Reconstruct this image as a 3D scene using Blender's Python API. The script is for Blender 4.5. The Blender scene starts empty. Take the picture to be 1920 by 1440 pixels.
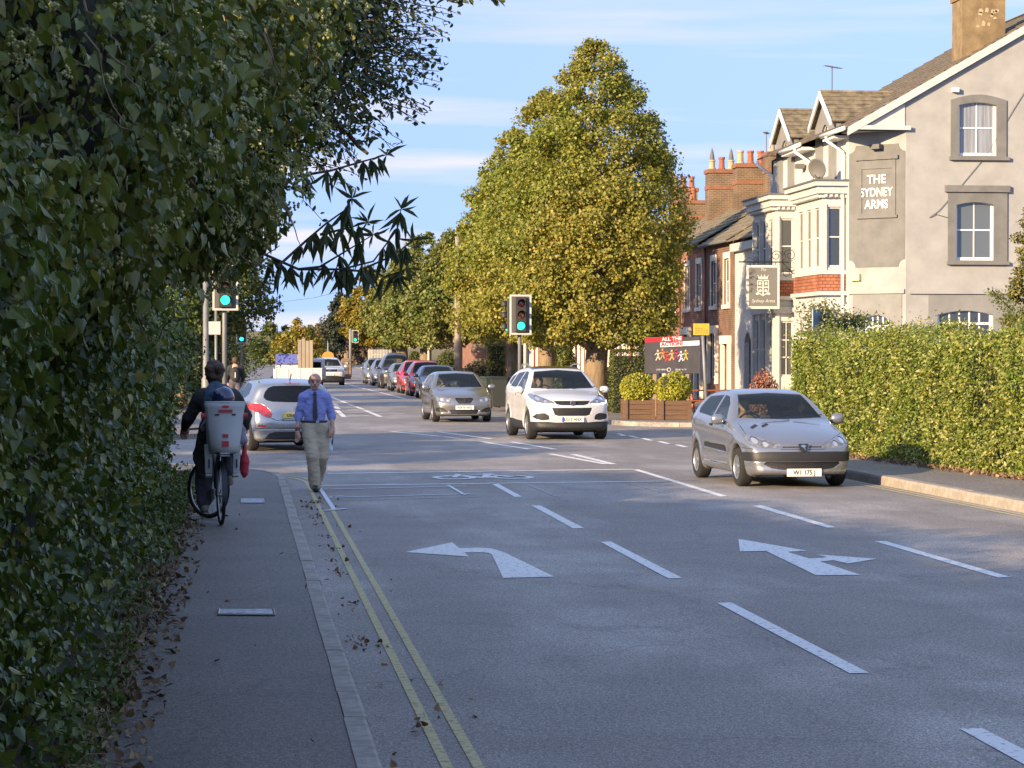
import bpy, bmesh, math, random
import numpy as np
from mathutils import Vector, Matrix
from mathutils.geometry import tessellate_polygon
R = math.radians
random.seed(7)
scene = bpy.context.scene
C = scene.collection

# ------------------------------------------------------------------ camera
FPX, CX, CY = 4425.0, 960.0, 720.0          # focal length and centre in photo pixels
YAW, PITCH, CAMZ = R(6.51), R(0.777), 2.0
cam_d = bpy.data.cameras.new('camera')
cam_d.sensor_width = 36.0
cam_d.lens = 36.0 * FPX / 1920.0
cam_d.clip_start = 0.1
cam_d.clip_end = 5000
cam = bpy.data.objects.new('camera', cam_d)
cam.location = (0, 0, CAMZ)
cam.rotation_euler = (R(90) - PITCH, 0, -YAW)
C.objects.link(cam)
scene.camera = cam

# ------------------------------------------------------------------ sky
SUN_EL = R(15.5)
SUN_TRAVEL = R(50)                           # the light travels to 50 deg right of the road's direction
sd = Vector((math.sin(SUN_TRAVEL) * math.cos(SUN_EL), math.cos(SUN_TRAVEL) * math.cos(SUN_EL), -math.sin(SUN_EL)))
world = bpy.data.worlds.new('World')
scene.world = world
world.use_nodes = True
wt = world.node_tree
for n in list(wt.nodes): wt.nodes.remove(n)
def wn(t, **kw):
    n = wt.nodes.new(t)
    for k, v in kw.items(): setattr(n, k, v)
    return n
def wl(a, b): wt.links.new(a, b)
w_out = wn('ShaderNodeOutputWorld'); w_bg = wn('ShaderNodeBackground')
w_bg.inputs['Strength'].default_value = 0.15
w_tc = wn('ShaderNodeTexCoord')
sky = wn('ShaderNodeTexSky', sky_type='NISHITA')
sky.sun_disc = False
sky.sun_elevation = SUN_EL
sky.sun_rotation = math.pi + SUN_TRAVEL
sky.air_density = 1.0
sky.dust_density = 0.4
sky.ozone_density = 2.0
# the clear evening sky keeps its blue almost to the horizon: look a little higher into the model sky
w_lift = wn('ShaderNodeVectorMath', operation='MULTIPLY_ADD')
w_lift.inputs[1].default_value = (1, 1, 0.3)
w_lift.inputs[2].default_value = (0, 0, 0.70)
w_norm = wn('ShaderNodeVectorMath', operation='NORMALIZE')
wl(w_tc.outputs['Generated'], w_lift.inputs[0]); wl(w_lift.outputs[0], w_norm.inputs[0]); wl(w_norm.outputs[0], sky.inputs['Vector'])
# stratus streaks: noise stretched along the horizon
w_sep = wn('ShaderNodeSeparateXYZ'); wl(w_tc.outputs['Generated'], w_sep.inputs[0])
w_map = wn('ShaderNodeMapping'); w_map.inputs['Scale'].default_value = (2.2, 2.2, 34.0)
w_map.inputs['Location'].default_value = (3.1, 0.4, 0.55)
wl(w_tc.outputs['Generated'], w_map.inputs['Vector'])
w_noise = wn('ShaderNodeTexNoise'); w_noise.inputs['Scale'].default_value = 1.6
w_noise.inputs['Detail'].default_value = 6; w_noise.inputs['Roughness'].default_value = 0.52
wl(w_map.outputs[0], w_noise.inputs['Vector'])
w_ramp = wn('ShaderNodeValToRGB')
w_ramp.color_ramp.elements[0].position = 0.50; w_ramp.color_ramp.elements[0].color = (0, 0, 0, 1)
w_ramp.color_ramp.elements[1].position = 0.80; w_ramp.color_ramp.elements[1].color = (1, 1, 1, 1)
wl(w_noise.outputs['Fac'], w_ramp.inputs[0])
# more cloud low down
w_low = wn('ShaderNodeMapRange'); w_low.inputs[1].default_value = 0.0; w_low.inputs[2].default_value = 0.13
w_low.inputs[3].default_value = 1.7; w_low.inputs[4].default_value = 0.6
wl(w_sep.outputs['Z'], w_low.inputs[0])
w_mul = wn('ShaderNodeMath', operation='MULTIPLY'); wl(w_ramp.outputs[0], w_mul.inputs[0]); wl(w_low.outputs[0], w_mul.inputs[1])
w_mix = wn('ShaderNodeMix', data_type='RGBA', blend_type='MIX')
wl(w_mul.outputs[0], w_mix.inputs[0]); wl(sky.outputs[0], w_mix.inputs[6])
w_mix.inputs[7].default_value = (2.0, 1.97, 1.95, 1)
w_hs = wn('ShaderNodeHueSaturation'); w_hs.inputs['Saturation'].default_value = 0.92
wl(w_mix.outputs[2], w_hs.inputs['Color']); w_tint = wn('ShaderNodeMix', data_type='RGBA', blend_type='MULTIPLY'); w_tint.inputs[0].default_value = 1.0
w_tint.inputs[7].default_value = (1.03, 0.935, 0.97, 1)           # camera white balance of the clear sky
wl(w_hs.outputs[0], w_tint.inputs[6]); wl(w_tint.outputs[2], w_bg.inputs['Color']); wl(w_bg.outputs[0], w_out.inputs[0])

# ------------------------------------------------------------------ sun
sl = bpy.data.lights.new('sun', 'SUN')
sl.energy = 3.0
sl.angle = R(0.6)
sl.color = (1.0, 0.75, 0.46)
sun = bpy.data.objects.new('sun', sl)
sun.rotation_euler = sd.to_track_quat('-Z', 'Y').to_euler()
sun.location = (-40, -30, 30)
C.objects.link(sun)

scene.view_settings.view_transform = 'Standard'
scene.view_settings.look = 'None'
scene.view_settings.gamma = 1.0
scene.view_settings.use_curve_mapping = False
scene.view_settings.exposure = 1.85
scene.render.engine = 'CYCLES'
scene.cycles.use_denoising = True
scene.cycles.max_bounces = 8
scene.cycles.diffuse_bounces = 4
scene.cycles.glossy_bounces = 3
scene.cycles.transmission_bounces = 4
scene.cycles.transparent_max_bounces = 12
scene.cycles.caustics_reflective = False
scene.cycles.caustics_refractive = False
scene.cycles.sample_clamp_indirect = 6
# ------------------------------------------------------------------ helpers
_cy, _sy, _cp, _sp = math.cos(YAW), math.sin(YAW), math.cos(PITCH), math.sin(PITCH)
CAM_F = Vector((_sy * _cp, _cy * _cp, -_sp))
CAM_R = Vector((_cy, -_sy, 0))
CAM_U = CAM_R.cross(CAM_F)
def ray(x, y):
    return CAM_F + CAM_R * ((x - CX) / FPX) + CAM_U * ((CY - y) / FPX)
def G(x, y, z=0.0):
    """point on the level plane z seen at that place of the photograph"""
    r = ray(x, y); t = (z - CAMZ) / r.z
    return Vector((r.x * t, r.y * t, z))
def AT(x, y, Y):
    """point at distance Y along the road"""
    r = ray(x, y); t = Y / r.y
    return Vector((r.x * t, Y, CAMZ + r.z * t))
def AX(x, y, X):
    r = ray(x, y); t = X / r.x
    return Vector((X, r.y * t, CAMZ + r.z * t))
def to_px(P):
    """numpy (n,3) -> pixel x, pixel y, depth"""
    d = P - np.array([0, 0, CAMZ])
    dep = d @ np.array(CAM_F)
    return CX + FPX * (d @ np.array(CAM_R)) / dep, CY - FPX * (d @ np.array(CAM_U)) / dep, dep

def tag(o, label=None, cat=None, group=None, kind=None):
    if label: o['label'] = label
    if cat: o['category'] = cat
    if group: o['group'] = group
    if kind: o['kind'] = kind
    return o
def thing(name, label, cat, loc=(0, 0, 0), rz=0.0, group=None):
    o = bpy.data.objects.new(name, None)
    o.empty_display_size = 0.1
    o.location = loc; o.rotation_euler = (0, 0, rz)
    C.objects.link(o)
    return tag(o, label, cat, group)
def link(name, me, mat=None, parent=None, smooth=False):
    if mat is not None:
        for m in (mat if isinstance(mat, (list, tuple)) else [mat]): me.materials.append(m)
    if smooth: me.shade_smooth()
    o = bpy.data.objects.new(name, me)
    if parent is not None: o.parent = parent
    C.objects.link(o)
    return o
def mesh(name, V, F, mat=None, parent=None, smooth=False):
    me = bpy.data.meshes.new(name)
    me.from_pydata([tuple(v) for v in V], [], [tuple(f) for f in F])
    me.update()
    return link(name, me, mat, parent, smooth)
def np_mesh(name, V, F, mat=None, parent=None, smooth=False):
    """V (n,3), F (m,k) with one polygon size: fast"""
    me = bpy.data.meshes.new(name)
    V = np.asarray(V, np.float32); F = np.asarray(F, np.int32)
    m, k = F.shape
    me.vertices.add(len(V)); me.vertices.foreach_set('co', V.ravel())
    me.loops.add(m * k); me.loops.foreach_set('vertex_index', F.ravel())
    me.polygons.add(m)
    me.polygons.foreach_set('loop_start', np.arange(0, m * k, k, dtype=np.int32))
    me.update(calc_edges=True)
    me.validate()
    return link(name, me, mat, parent, smooth)
class MB:
    """collects shapes, builds them as one mesh"""
    def __init__(self): self.V = []; self.F = []
    def add(self, V, F):
        b = len(self.V); self.V += [tuple(v) for v in V]; self.F += [tuple(b + i for i in f) for f in F]; return self
    def box(self, x0, x1, y0, y1, z0, z1):
        return self.add([(x0,y0,z0),(x1,y0,z0),(x1,y1,z0),(x0,y1,z0),(x0,y0,z1),(x1,y0,z1),(x1,y1,z1),(x0,y1,z1)],
                        [(0,3,2,1),(4,5,6,7),(0,1,5,4),(1,2,6,5),(2,3,7,6),(3,0,4,7)])
    def obox(self, o, ax, ay, az, x0, x1, y0, y1, z0, z1):
        """box in a frame"""
        o, ax, ay, az = Vector(o), Vector(ax), Vector(ay), Vector(az)
        P = [o + ax*x + ay*y + az*z for (x,y,z) in [(x0,y0,z0),(x1,y0,z0),(x1,y1,z0),(x0,y1,z0),(x0,y0,z1),(x1,y0,z1),(x1,y1,z1),(x0,y1,z1)]]
        return self.add(P, [(0,3,2,1),(4,5,6,7),(0,1,5,4),(1,2,6,5),(2,3,7,6),(3,0,4,7)])
    def tube(self, pts, r, n=8, cap=True):
        pts = [Vector(p) for p in pts]
        rs = list(r) if isinstance(r, (list, tuple)) else [r] * len(pts)
        V = []; F = []
        up = None
        for i, p in enumerate(pts):
            d = (pts[min(i+1, len(pts)-1)] - pts[max(i-1, 0)])
            d = d.normalized() if d.length > 1e-9 else Vector((0, 0, 1))
            if up is None: up = Vector((0,0,1)) if abs(d.z) < .9 else Vector((1,0,0))
            a = d.cross(up)
            if a.length < 1e-6: a = d.cross(Vector((0,1,0)))
            a.normalize(); b = a.cross(d).normalized(); up = b
            for k in range(n):
                t = 2*math.pi*k/n
                V.append(p + (a*math.cos(t) + b*math.sin(t))*rs[i])
        m = len(pts)
        for i in range(m-1):
            for k in range(n):
                F.append((i*n+k, i*n+(k+1)%n, (i+1)*n+(k+1)%n, (i+1)*n+k))
        if cap:
            F.append(tuple(range(n))[::-1]); F.append(tuple((m-1)*n+k for k in range(n)))
        return self.add(V, F)
    def lathe(self, c, prof, n=16, axis=(0,0,1), cap=True):
        """prof: list of (radius, height) along axis"""
        a = Vector(axis).normalized(); u = Vector((1,0,0)) if abs(a.x) < .9 else Vector((0,1,0))
        e = a.cross(u).normalized(); f = a.cross(e); c = Vector(c)
        V = []; F = []
        for (r, h) in prof:
            for k in range(n):
                t = 2*math.pi*k/n
                V.append(c + a*h + (e*math.cos(t)+f*math.sin(t))*max(r, 1e-4))
        for i in range(len(prof)-1):
            for k in range(n):
                F.append((i*n+k, i*n+(k+1)%n, (i+1)*n+(k+1)%n, (i+1)*n+k))
        if cap: F.append(tuple(range(n))[::-1]); F.append(tuple((len(prof)-1)*n+k for k in range(n)))
        return self.add(V, F)
    def poly(self, pts):
        return self.add(pts, [tuple(range(len(pts)))])
    def prism(self, pts, off):
        """polygon pts pushed along off: closed solid"""
        n = len(pts); pts = [Vector(p) for p in pts]; off = Vector(off)
        V = pts + [p + off for p in pts]
        F = [tuple(range(n))[::-1], tuple(range(n, 2*n))] + [(i, (i+1)%n, n+(i+1)%n, n+i) for i in range(n)]
        return self.add(V, F)
    def build(self, name, mat=None, parent=None, smooth=False, fixn=False):
        o = mesh(name, self.V, self.F, mat, parent, smooth)
        if fixn or True:
            bm = bmesh.new(); bm.from_mesh(o.data)
            bmesh.ops.recalc_face_normals(bm, faces=bm.faces[:])
            bm.to_mesh(o.data); bm.free()
        return o
def smooth_by_angle(o, deg=35):
    me = o.data
    me.shade_smooth()
    me.set_sharp_from_angle(angle=R(deg))
    return o
def bevel(o, w=0.01, seg=2):
    m = o.modifiers.new('bevel', 'BEVEL'); m.width = w; m.segments = seg; m.limit_method = 'ANGLE'
    return o
def copy_tree(o, parent=None):
    c = o.copy(); C.objects.link(c)
    c.parent = parent
    for ch in list(o.children): copy_tree(ch, c)
    return c
def ground_poly(name, pts, z, mat, parent=None):
    tri = tessellate_polygon([[Vector((p[0], p[1], 0)) for p in pts]])
    F = []
    for t in tri:
        a, b, c = (Vector((pts[i][0], pts[i][1], 0)) for i in t)
        F.append(tuple(t) if (b-a).cross(c-a).z > 0 else tuple(t)[::-1])
    return mesh(name, [(p[0], p[1], z) for p in pts], F, mat, parent)
def slab(name, pts, z0, z1, mat, parent=None):
    n = len(pts)
    tri = tessellate_polygon([[Vector((p[0], p[1], 0)) for p in pts]])
    V = [(p[0], p[1], z1) for p in pts] + [(p[0], p[1], z0) for p in pts]
    F = [tuple(t) for t in tri] + [(i, (i+1) % n, n+(i+1) % n, n+i) for i in range(n)]
    o = mesh(name, V, F, mat, parent)
    bm = bmesh.new(); bm.from_mesh(o.data); bmesh.ops.recalc_face_normals(bm, faces=bm.faces[:])
    top = [f for f in bm.faces if abs(f.normal.z) > .9]
    if top and top[0].normal.z < 0: bmesh.ops.reverse_faces(bm, faces=bm.faces[:])
    bm.to_mesh(o.data); bm.free()
    return o
def text_obj(name, body, size, mat, parent=None, loc=(0,0,0), rot=(0,0,0), extrude=0.003, align='CENTER', shear=0, sx=1.0, bold=0.0):
    cu = bpy.data.curves.new(name, 'FONT')
    cu.body = body; cu.size = size; cu.extrude = extrude; cu.align_x = align; cu.align_y = 'CENTER'; cu.shear = shear
    cu.offset = bold
    cu.resolution_u = 3
    cu.materials.append(mat)
    o = bpy.data.objects.new(name, cu)
    o.location = loc; o.rotation_euler = rot; o.scale = (sx, 1, 1)
    if parent is not None: o.parent = parent
    C.objects.link(o)
    return o

# ------------------------------------------------------------------ materials
MATS = {}
def principled(name):
    m = bpy.data.materials.new(name); m.use_nodes = True
    t = m.node_tree; b = t.nodes['Principled BSDF']
    return m, t, b
def rgba(c): return (c[0], c[1], c[2], 1.0)
def mk(name, col, rough=0.6, metal=0.0, col2=None, scale=8.0, detail=4.0, bump=0.0, bscale=None, spec=0.5, coat=0.0,
       emit=None, estr=0.0, stretch=(1,1,1), lo=0.35, hi=0.65, rvar=0.0, island=0.0):
    m, t, b = principled(name)
    b.inputs['Base Color'].default_value = rgba(col)
    b.inputs['Roughness'].default_value = rough
    b.inputs['Metallic'].default_value = metal
    b.inputs['Specular IOR Level'].default_value = spec
    b.inputs['Coat Weight'].default_value = coat
    if coat: b.inputs['Coat Roughness'].default_value = 0.05
    if emit: b.inputs['Emission Color'].default_value = rgba(emit); b.inputs['Emission Strength'].default_value = estr
    if col2 is not None or bump or rvar:
        tc = t.nodes.new('ShaderNodeTexCoord'); mp = t.nodes.new('ShaderNodeMapping')
        mp.inputs['Scale'].default_value = stretch
        t.links.new(tc.outputs['Object'], mp.inputs['Vector'])
        ns = t.nodes.new('ShaderNodeTexNoise'); ns.inputs['Scale'].default_value = scale; ns.inputs['Detail'].default_value = detail
        ns.inputs['Roughness'].default_value = 0.6
        t.links.new(mp.outputs[0], ns.inputs['Vector'])
        if col2 is not None:
            rp = t.nodes.new('ShaderNodeValToRGB')
            rp.color_ramp.elements[0].position = lo; rp.color_ramp.elements[0].color = rgba(col)
            rp.color_ramp.elements[1].position = hi; rp.color_ramp.elements[1].color = rgba(col2)
            t.links.new(ns.outputs['Fac'], rp.inputs[0]); t.links.new(rp.outputs[0], b.inputs['Base Color'])
        if rvar:
            mr = t.nodes.new('ShaderNodeMapRange'); mr.inputs[1].default_value = .3; mr.inputs[2].default_value = .7
            mr.inputs[3].default_value = rough - rvar; mr.inputs[4].default_value = rough + rvar
            t.links.new(ns.outputs['Fac'], mr.inputs[0]); t.links.new(mr.outputs[0], b.inputs['Roughness'])
        if bump:
            n2 = t.nodes.new('ShaderNodeTexNoise'); n2.inputs['Scale'].default_value = bscale or scale * 4; n2.inputs['Detail'].default_value = 4
            t.links.new(mp.outputs[0], n2.inputs['Vector'])
            bp = t.nodes.new('ShaderNodeBump'); bp.inputs['Strength'].default_value = bump; bp.inputs['Distance'].default_value = 0.02
            t.links.new(n2.outputs['Fac'], bp.inputs['Height']); t.links.new(bp.outputs[0], b.inputs['Normal'])
    MATS[name] = m
    return m
def leaf_mat(name, stops, rough=0.45, trans=0.25, spec=0.4, big=None, bigscale=0.35, tcol=None):
    """leaf colour: varied leaf by leaf (random per island) and in drifts of noise"""
    m = bpy.data.materials.new(name); m.use_nodes = True
    t = m.node_tree; b = t.nodes['Principled BSDF']; out = t.nodes['Material Output']
    ge = t.nodes.new('ShaderNodeNewGeometry')
    rp = t.nodes.new('ShaderNodeValToRGB'); cr = rp.color_ramp
    while len(cr.elements) > 1: cr.elements.remove(cr.elements[-1])
    for i, (p, c) in enumerate(stops):
        e = cr.elements[0] if i == 0 else cr.elements.new(p)
        e.position = p; e.color = rgba(c)
    t.links.new(ge.outputs['Random Per Island'], rp.inputs[0])
    colout = rp.outputs[0]
    if big is not None:
        tc = t.nodes.new('ShaderNodeTexCoord')
        ns = t.nodes.new('ShaderNodeTexNoise'); ns.inputs['Scale'].default_value = bigscale; ns.inputs['Detail'].default_value = 3
        t.links.new(tc.outputs['Object'], ns.inputs['Vector'])
        mr = t.nodes.new('ShaderNodeMapRange'); mr.inputs[1].default_value = .42; mr.inputs[2].default_value = .62
        t.links.new(ns.outputs['Fac'], mr.inputs[0])
        mx = t.nodes.new('ShaderNodeMix'); mx.data_type = 'RGBA'; mx.blend_type = 'MULTIPLY'
        t.links.new(mr.outputs[0], mx.inputs[0]); t.links.new(colout, mx.inputs[6]); mx.inputs[7].default_value = rgba(big)
        colout = mx.outputs[2]
    t.links.new(colout, b.inputs['Base Color'])
    b.inputs['Roughness'].default_value = rough
    b.inputs['Specular IOR Level'].default_value = spec
    if trans:
        tr = t.nodes.new('ShaderNodeBsdfTranslucent')
        gm = t.nodes.new('ShaderNodeMix'); gm.data_type = 'RGBA'; gm.blend_type = 'MULTIPLY'; gm.inputs[0].default_value = 1
        t.links.new(colout, gm.inputs[6]); gm.inputs[7].default_value = rgba(tcol or (1.5, 1.4, 0.6))
        t.links.new(gm.outputs[2], tr.inputs['Color'])
        ms = t.nodes.new('ShaderNodeMixShader'); ms.inputs[0].default_value = trans
        t.links.new(b.outputs[0], ms.inputs[1]); t.links.new(tr.outputs[0], ms.inputs[2]); t.links.new(ms.outputs[0], out.inputs[0])
    MATS[name] = m
    return m
def brick_mat(name, c1, c2, mortar, scale=1.0, axis='yz', bw=0.225, bh=0.075, bump=0.4, msize=0.008):
    m, t, b = principled(name)
    tc = t.nodes.new('ShaderNodeTexCoord'); sp = t.nodes.new('ShaderNodeSeparateXYZ'); cb = t.nodes.new('ShaderNodeCombineXYZ')
    t.links.new(tc.outputs['Object'], sp.inputs[0])
    t.links.new(sp.outputs['Y' if axis[0] == 'y' else 'X'], cb.inputs[0]); t.links.new(sp.outputs['Z' if axis[1] == 'z' else 'Y'], cb.inputs[1])
    br = t.nodes.new('ShaderNodeTexBrick')
    br.inputs['Color1'].default_value = rgba(c1); br.inputs['Color2'].default_value = rgba(c2); br.inputs['Mortar'].default_value = rgba(mortar)
    br.inputs['Scale'].default_value = scale; br.inputs['Brick Width'].default_value = bw; br.inputs['Row Height'].default_value = bh
    br.inputs['Mortar Size'].default_value = msize
    t.links.new(cb.outputs[0], br.inputs['Vector'])
    ns = t.nodes.new('ShaderNodeTexNoise'); ns.inputs['Scale'].default_value = 1.3; ns.inputs['Detail'].default_value = 5
    t.links.new(tc.outputs['Object'], ns.inputs['Vector'])
    mr = t.nodes.new('ShaderNodeMapRange'); mr.inputs[1].default_value = .3; mr.inputs[2].default_value = .7; mr.inputs[3].default_value = .65; mr.inputs[4].default_value = 1.25
    t.links.new(ns.outputs['Fac'], mr.inputs[0])
    mx = t.nodes.new('ShaderNodeMix'); mx.data_type = 'RGBA'; mx.blend_type = 'MULTIPLY'; mx.inputs[0].default_value = 1
    t.links.new(br.outputs['Color'], mx.inputs[6]); t.links.new(mr.outputs[0], mx.inputs[7])
    t.links.new(mx.outputs[2], b.inputs['Base Color'])
    b.inputs['Roughness'].default_value = .85
    bp = t.nodes.new('ShaderNodeBump'); bp.inputs['Strength'].default_value = bump; bp.inputs['Distance'].default_value = 0.01; bp.invert = True
    t.links.new(br.outputs['Fac'], bp.inputs['Height']); t.links.new(bp.outputs[0], b.inputs['Normal'])
    MATS[name] = m
    return m
def glass_mat(name, tint=(0.35, 0.42, 0.42), alpha=0.55, rough=0.02, base=(0.01, 0.012, 0.014)):
    """window glass: reflecting pane over a partly clear, tinted body"""
    m, t, b = principled(name); out = t.nodes['Material Output']
    b.inputs['Base Color'].default_value = rgba(base); b.inputs['Roughness'].default_value = rough
    b.inputs['Specular IOR Level'].default_value = 0.8
    tr = t.nodes.new('ShaderNodeBsdfTransparent'); tr.inputs[0].default_value = rgba(tint)
    fr = t.nodes.new('ShaderNodeFresnel'); fr.inputs['IOR'].default_value = 1.6
    mr = t.nodes.new('ShaderNodeMapRange'); mr.inputs[3].default_value = 1 - alpha; mr.inputs[4].default_value = 1.0
    t.links.new(fr.outputs[0], mr.inputs[0])
    ms = t.nodes.new('ShaderNodeMixShader')
    t.links.new(mr.outputs[0], ms.inputs[0]); t.links.new(tr.outputs[0], ms.inputs[1]); t.links.new(b.outputs[0], ms.inputs[2])
    t.links.new(ms.outputs[0], out.inputs[0])
    MATS[name] = m
    return m
# ------------------------------------------------------------------ ground, road, pavements
def asphalt(name, base, light, wear=0.5, scale=1.0, grain=160, blue=(1,1,1)):
    m, t, b = principled(name)
    tc = t.nodes.new('ShaderNodeTexCoord')
    def noise(sc, det, st=(1,1,1), rough=.6):
        mp = t.nodes.new('ShaderNodeMapping'); mp.inputs['Scale'].default_value = st
        t.links.new(tc.outputs['Object'], mp.inputs[0])
        n = t.nodes.new('ShaderNodeTexNoise'); n.inputs['Scale'].default_value = sc; n.inputs['Detail'].default_value = det; n.inputs['Roughness'].default_value = rough
        t.links.new(mp.outputs[0], n.inputs['Vector']); return n.outputs['Fac']
    def mr(src, a, b_, c, d):
        n = t.nodes.new('ShaderNodeMapRange'); n.inputs[1].default_value = a; n.inputs[2].default_value = b_; n.inputs[3].default_value = c; n.inputs[4].default_value = d
        t.links.new(src, n.inputs[0]); return n.outputs[0]
    def mult(a, b_):
        n = t.nodes.new('ShaderNodeMath'); n.operation = 'MULTIPLY'; t.links.new(a, n.inputs[0]); t.links.new(b_, n.inputs[1]); return n.outputs[0]
    patches = mr(noise(0.33, 6, (1.5, .42, 1)), .46, .60, 0, 1)        # worn, dusty wheel-tracks and patches
    blot = mr(noise(1.7, 6, (1, .6, 1), .7), .35, .7, .55, 1.25)
    gr = mult(mr(noise(grain, 2, (1,1,1), .8), .38, .62, .5, 1.5), mr(noise(grain*.42, 2, (1,1,1), .7), .40, .60, .5, 1.5))
    mx = t.nodes.new('ShaderNodeMix'); mx.data_type = 'RGBA'
    w = t.nodes.new('ShaderNodeMath'); w.operation = 'MULTIPLY'; w.inputs[1].default_value = wear
    t.links.new(mult(patches, blot), w.inputs[0])
    t.links.new(w.outputs[0], mx.inputs[0]); mx.inputs[6].default_value = rgba(base); mx.inputs[7].default_value = rgba(light)
    m2 = t.nodes.new('ShaderNodeMix'); m2.data_type = 'RGBA'; m2.blend_type = 'MULTIPLY'; m2.inputs[0].default_value = 1
    mid = mr(noise(26, 4, (1,.8,1), .75), .38, .62, .72, 1.28)
    vo = t.nodes.new('ShaderNodeTexVoronoi'); vo.feature = 'DISTANCE_TO_EDGE'; vo.inputs['Scale'].default_value = .22
    mpv_ = t.nodes.new('ShaderNodeMapping'); t.links.new(tc.outputs['Object'], mpv_.inputs[0])
    wb = t.nodes.new('ShaderNodeTexNoise'); wb.inputs['Scale'].default_value = 1.5; wb.inputs['Detail'].default_value = 6; t.links.new(tc.outputs['Object'], wb.inputs['Vector'])
    wa = t.nodes.new('ShaderNodeVectorMath'); wa.operation = 'ADD'; t.links.new(mpv_.outputs[0], wa.inputs[0]); t.links.new(wb.outputs['Color'], wa.inputs[1]); t.links.new(wa.outputs[0], vo.inputs['Vector'])
    crack = mr(vo.outputs['Distance'], 0, .006, .72, 1.0)
    t.links.new(mx.outputs[2], m2.inputs[6]); t.links.new(mult(mult(gr, mult(mid, crack)), mr(noise(0.9, 4), .3, .7, .86, 1.14)), m2.inputs[7])
    t.links.new(m2.outputs[2], b.inputs['Base Color'])
    b.inputs['Roughness'].default_value = .62
    b.inputs['Specular IOR Level'].default_value = .45
    bp = t.nodes.new('ShaderNodeBump'); bp.inputs['Strength'].default_value = .55; bp.inputs['Distance'].default_value = .006
    t.links.new(noise(grain * .8, 3, (1,1,1), .8), bp.inputs['Height']); t.links.new(bp.outputs[0], b.inputs['Normal'])
    return m
M_road = asphalt('road_asphalt', (.225, .197, .170), (.40, .365, .325), wear=.62)
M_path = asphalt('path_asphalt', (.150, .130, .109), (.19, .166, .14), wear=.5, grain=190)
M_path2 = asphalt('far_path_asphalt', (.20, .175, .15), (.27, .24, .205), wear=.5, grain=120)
M_soil = mk('soil', (.045, .036, .022), .95, col2=(.10, .085, .04), scale=3, bump=.6, bscale=40)
M_grass = mk('grass_ground', (.07, .085, .02), .95, col2=(.13, .13, .035), scale=6, bump=.5, bscale=60)
M_kerb = mk('kerb_stone', (.28, .255, .22), .85, col2=(.42, .385, .335), scale=9, bump=.35, bscale=90)
M_kerb2 = mk('kerb_granite', (.26, .225, .18), .85, col2=(.38, .33, .27), scale=7, bump=.35, bscale=80)
M_white = mk('road_paint', (.24, .23, .21), .75, col2=(.78, .765, .73), scale=20, detail=10, bump=.3, bscale=200, lo=.345, hi=.445)
M_whitew = mk('worn_paint', (.22, .22, .22), .8, col2=(.50, .49, .47), scale=20, bump=.3, bscale=160, lo=.35, hi=.6)
M_chalk = mk('spray_chalk', (.5, .52, .56), .9, col2=(.82, .84, .88), scale=30, lo=.3, hi=.6)
M_yellow = mk('yellow_paint', (.22, .20, .15), .8, col2=(.56, .49, .25), scale=22, detail=10, bump=.3, bscale=200, lo=.34, hi=.50)

ground = tag(mesh('ground', [(-1500,-200,-.30),(1500,-200,-.30),(1500,3000,-.30),(-1500,3000,-.30)], [(0,1,2,3)], M_soil), kind='structure')

def arc(cx, cy, r, a0, a1, n=10):
    return [(cx + r*math.cos(R(a0 + (a1-a0)*i/n)), cy + r*math.sin(R(a0 + (a1-a0)*i/n))) for i in range(n+1)]
ROAD_Z = 0.0
# one sheet: main road, both side roads
road_pts = [(-60, -30), (40, -30), (40, 420), (-60, 420)]
road = tag(ground_poly('road', road_pts, 0.0, M_road), kind='structure')

KX = 0.64                                  # near kerb edge
RK = [(9.95, -30), (9.72, 24), (9.62, 30), (9.50, 36), (9.42, 41)]     # right kerb edge, a slight bend
# --- left pavement (with rounded corner into the side road) and ground behind it
KW = .125; KH = .12
left_edge = [(KX, -30), (KX, 36)] + arc(KX-6.0, 36, 6.0, 0, 90, 12)[1:] + [(-45, 42)]
def offset_in(path, d):
    out = []
    for i, p in enumerate(path):
        a = Vector(path[max(i-1,0)]); b = Vector(path[min(i+1,len(path)-1)])
        t = (b-a).normalized(); n = Vector((-t.y, t.x))
        out.append((p[0]+n.x*d, p[1]+n.y*d))
    return out
left_in = offset_in(left_edge, KW)
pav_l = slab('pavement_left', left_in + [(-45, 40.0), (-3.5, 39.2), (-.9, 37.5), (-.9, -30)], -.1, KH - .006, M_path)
tag(pav_l, kind='structure')
verge = slab('verge_left', [(-.68, -30), (-.68, 37.4), (-3.3, 39.1), (-45, 39.9), (-45, -30)], -.1, KH + .012, M_soil)
tag(verge, kind='structure')
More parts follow.
